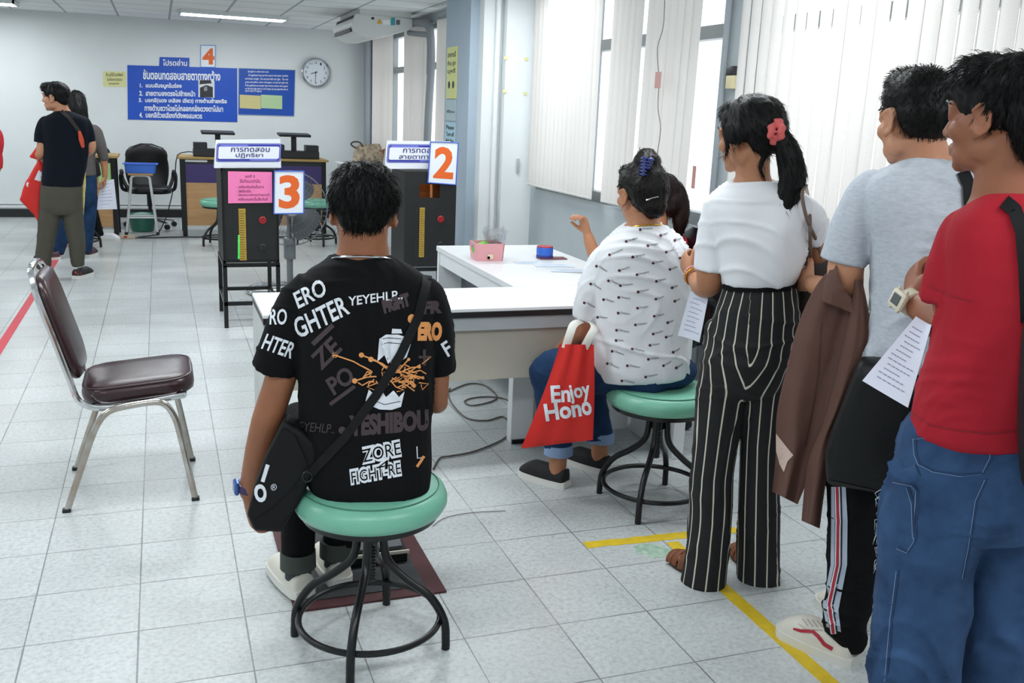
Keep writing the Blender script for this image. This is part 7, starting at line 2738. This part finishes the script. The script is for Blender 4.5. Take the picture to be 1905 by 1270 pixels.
r1, ro1 = flat_bag('shopping_bag', 'large red shopping bag with white letter held beside the navy shirt', F7, [(72, 296), (82, 306), (79, 340), (76, 380), (76, 424), (64, 400), (36, 372), (48, 338), (60, 318)], 0.05, 0.07, red_cloth, seed=101)
TQ = bvh_of([ro1])
s_ = MB()
cling_text(s_, 'R', (45, 344), (53, 348), 8, TQ, 0.06)
cling_poly(s_, [(72, 316), (79, 322), (77, 338), (64, 334)], TQ)
s_.build('lettering', print_white, r1, smooth=0)
flat_bag('shopping_bag', 'small folded red bag at the elbow of the navy shirt', F7, [(54, 292), (70, 270), (76, 286), (72, 298)], 0.08, 0.06, red_cloth, seed=102)
yellow_c = mat('yellow_cloth', '#d3bd3a', 0.75, col2='#ded3a0', vscale=30)
flat_bag('tote_bag', 'yellow patterned tote bag between the navy shirt and grey cardigan', F7, [(148, 300), (160, 296), (159, 350), (156, 400), (150, 420), (146, 400), (148, 350)], 0.12, 0.05, yellow_c, seed=103)

F8 = Fig((-0.33, 7.35, 0))
p8 = person('person with long black hair in a grey cardigan and jeans in the far queue', F8.B)
J = F8.J
hc = J(140, 196, 0.0)
HM = frame(F8.dir(-0.35, 0.93, 0), UP, 0)
b = MB()
head(b, hc, HM, 0.98, neck=J(146, 232, 0), nr=0.052, female=True)
F8.limb(b, [(186, 270, 0, 8), (193, 300, 0.02, 7), (195, 318, 0.02, 5.5), (195, 328, 0.02, 5)])
hand(b, J(195, 329, 0.02), F8.dir(-0.1, 0.1, -1), F8.dir(-0.8, 0.2, 0), F8.dir(-0.3, -0.9, 0), 0.95, curl=(30, 35, 25))
F8.limb(b, [(118, 270, 0, 8), (114, 300, 0.05, 7), (118, 320, 0.2, 5)])
hand(b, J(118, 321, 0.2), F8.dir(0, 0.5, -0.8), F8.dir(0.8, 0.2, 0), F8.dir(0.1, 0.9, 0), 0.92)
F8.loft(b, [(125, 172, 240, .08, 0), (125, 174, 310, .09, 0)], k=2)
fused(b, 'body', skin_mid, p8, 0.0065, 3)
face_parts(p8, hc, HM, 0.98)


def straight(mb, P):
    s = P.s
    short_cap(mb, P, 1.05)
    mb.tube([P(0, -0.04, 0.06), P(0, -0.075, -0.05), P(0.01, -0.09, -0.16), P(0.03, -0.09, -0.26)], [0.085 * s, 0.085 * s, 0.07 * s, 0.045 * s], 18, smooth_path=4, round_ends=True, flat=1.0)


hair(p8, straight, hc, HM, 0.98, strands=400, length=0.04, lift=0.1, seed=25)
card = mat('cardigan_grey', '#55504f', 0.9, var=0.05, vscale=12, bump=0.15, bscale=200)
sh = MB()
F8.loft(sh, [(132, 158, 224, .06, 0), (118, 172, 231, .09, 0), (112, 182, 240, .11, 0), (115, 181, 262, .115, 0), (121, 177, 290, .11, 0), (120, 179, 326, .12, 0)])
F8.limb(sh, [(172, 238, 0, 8), (180, 246, 0, 10), (187, 270, 0, 10), (194, 298, 0.02, 8.5)], ends=False)
F8.limb(sh, [(122, 238, 0, 8), (115, 248, 0, 10), (112, 272, 0, 10), (113, 298, 0.04, 8.5)], ends=False)
fused(sh, 'cardigan', card, p8, 0.009, 3, cloth(0.006, 7, 7, 111))
tr = MB()
F8.loft(tr, [(121, 179, 320, .10, 0), (118, 181, 345, .12, 0), (120, 180, 372, .115, 0), (126, 174, 384, .08, 0)])
F8.limb(tr, [(134, 365, 0, 16), (126, 400, 0, 14), (116, 440, 0, 11.5), (108, 472, 0, 9.5)], ends=False)
F8.limb(tr, [(165, 365, 0, 16), (165, 400, 0, 13.5), (163, 440, 0, 11), (161, 468, 0, 9)], ends=False)
fused(tr, 'jeans', denim_d, p8, 0.009, 3, cloth(0.005, 7, 9, 121))
for px, py, d in ((112, 482, (-0.5, 0.6)), (160, 479, (0.3, 0.8))):
    shoe(p8, aZ(px, py), F8.dir(-0.75, -0.2) if px < 130 else F8.dir(0.35, 0.85), 0.24, mat('shoe_maroon', '#46303a', 0.7), white_rubber)
held_paper('white paper form hanging from the hand of the person in the grey cardigan', [(189, 338, 0.03), (212, 333, 0.03), (218, 389, 0.03), (178, 390, 0.03)], F8, 7, 6)

F9 = Fig((-0.42, 8.02, 0))
p9 = person('person in black trousers and white shoes seated beyond the grey cardigan', F9.B)
J = F9.J
hc = F9.B + V((0.0, 0.05, 1.17))
HM = frame((0.2, 1, -0.1), UP, 0)
b = MB()
B9 = F9.B
head(b, hc, HM, 0.98, neck=B9 + V((0, 0.02, 1.0)), nr=0.054)
b.tube([B9 + V((-0.2, 0.05, 0.92)), B9 + V((-0.23, 0.12, 0.68)), B9 + V((-0.14, 0.34, 0.64))], [0.045, 0.04, 0.028], 12, round_ends=True, smooth_path=3)
b.tube([B9 + V((0.17, 0.05, 0.92)), B9 + V((0.19, 0.14, 0.68)), B9 + V((0.1, 0.36, 0.64))], [0.045, 0.04, 0.028], 12, round_ends=True, smooth_path=3)
for q in (-1, 1):
    hand(b, B9 + V((-0.02 + q * 0.12, 0.35, 0.64)), (0, 1, -0.1), (0, 0, -1), (-q, 0.2, 0), 0.95)
b.tube([B9 + V((0, 0, 0.6)), B9 + V((0, 0.0, 0.95))], [0.1, 0.1], 14, round_ends=True)
fused(b, 'body', skin_fair, p9, 0.007, 3)
face_parts(p9, hc, HM, 0.98)
hair(p9, lambda mb, P: short_cap(mb, P), hc, HM, 0.98, strands=200, seed=31)
sh = MB()
rs = []
for z, a, d in ((0.53, 0.17, 0.12), (0.7, 0.17, 0.12), (0.88, 0.19, 0.12), (0.96, 0.16, 0.10), (1.01, 0.07, 0.06)):
    rs.append([B9 + V((a * math.cos(t), d * math.sin(t), z)) for t in [i * 2 * PI / 22 for i in range(22)]])
sh.rings(rs)
for q in (-1, 1):
    sh.tube([B9 + V((q * 0.14, 0, 0.95)), B9 + V((q * 0.19, 0.06, 0.85)), B9 + V((q * 0.2, 0.1, 0.74))], [0.055, 0.062, 0.06], 14)
fused(sh, 'shirt', mat('shirt_black', '#17171a', 0.85), p9, 0.009, 3)
tr = MB()
tr.ell(B9 + V((0, 0, 0.575)), (0.17, 0.15, 0.065))
for kn, an in ((V((-0.16, 0.36, 0.55)), V((-0.14, 0.3, 0.11))), (V((0.1, 0.36, 0.55)), aZ(184, 438, 0.11) - B9)):
    tr.tube([B9 + V((kn.x * 0.6, 0.02, 0.575)), B9 + kn], [0.08, 0.062], 14, round_ends=True)
    tr.tube([B9 + kn, (B9 + kn).lerp(B9 + an, 0.5), B9 + an], [0.06, 0.055, 0.052], 14, smooth_path=3, round_ends=False)
fused(tr, 'trousers', black_cloth, p9, 0.008, 3)
wsh = mat('shoe_white', '#dfe2e6', 0.5)
for an, d in ((B9 + V((-0.14, 0.22, 0)), (-0.2, 1, 0)), (aZ(182, 446), (0.25, -0.1, 0))):
    shoe(p9, V((an.x, an.y, 0)), d, 0.25, wsh, white_rubber)

F0 = Fig((-1.02, 6.7, 0))
p0 = person('person in a red top standing at the left picture edge, only an arm showing', F0.B)
J = F0.J
hc = F0.B + V((-0.16, 0, 1.55))
HM = frame((-0.3, 1, 0), UP, 0)
B0 = F0.B + V((-0.16, 0, 0))
b = MB()
head(b, hc, HM, 1.0, neck=B0 + V((0, 0, 1.38)), nr=0.055)
b.tube([B0 + V((0, 0, 0.95)), B0 + V((0, 0, 1.34))], [0.1, 0.1], 14, round_ends=True)
b.tube([J(-6, 262, 0), J(-3, 305, 0), J(-8, 322, 0.1)], [0.04, 0.038, 0.03], 12, round_ends=True)
hand(b, J(-8, 323, 0.1), (-0.3, 0.8, -0.4), (0, 0, -1), (-1, 0, 0), 0.95)
b.tube([B0 + V((-0.2, 0, 1.3)), B0 + V((-0.24, 0.03, 1.02)), B0 + V((-0.2, 0.2, 0.95))], [0.045, 0.04, 0.03], 12, round_ends=True)
hand(b, B0 + V((-0.2, 0.21, 0.95)), (0.1, 1, -0.2), (0, 0, -1), (1, 0, 0), 0.95)
fused(b, 'body', skin_fair, p0, 0.008, 3)
face_parts(p0, hc, HM, 1.0)
hair(p0, lambda mb, P: short_cap(mb, P), hc, HM, 1.0, strands=100, seed=33)
sh = MB()
rs = []
for z, a, d in ((0.92, 0.17, 0.12), (1.1, 0.165, 0.12), (1.28, 0.19, 0.12), (1.35, 0.14, 0.09), (1.40, 0.07, 0.06)):
    rs.append([B0 + V((a * math.cos(t), d * math.sin(t), z)) for t in [i * 2 * PI / 22 for i in range(22)]])
sh.rings(rs)
F0.limb(sh, [(-18, 236, 0, 10), (-7, 250, 0, 11), (-5, 266, 0, 11.5), (-6, 282, 0, 10)], ends=False)
F0.limb(sh, [(-7, 280, 0, 9), (-4, 296, 0, 9), (-6, 312, 0, 10)], ends=False)
sh.tube([B0 + V((-0.14, 0, 1.33)), B0 + V((-0.2, 0, 1.22)), B0 + V((-0.22, 0.02, 1.1))], [0.05, 0.06, 0.055], 14)
fused(sh, 'red_top', mat('top_red', '#c02530', 0.85), p0, 0.009, 3)
tr = MB()
for q in (-1, 1):
    tr.tube([B0 + V((q * 0.08, 0, 0.93)), B0 + V((q * 0.09, 0, 0.5)), B0 + V((q * 0.1, 0, 0.08))], [0.1, 0.07, 0.055], 14, smooth_path=3)
fused(tr, 'trousers', black_cloth, p0, 0.009, 3)
for q in (-1, 1):
    shoe(p0, B0 + V((q * 0.1, -0.09, 0)), (q * 0.1, 1, 0), 0.26, trainer, white_rubber)
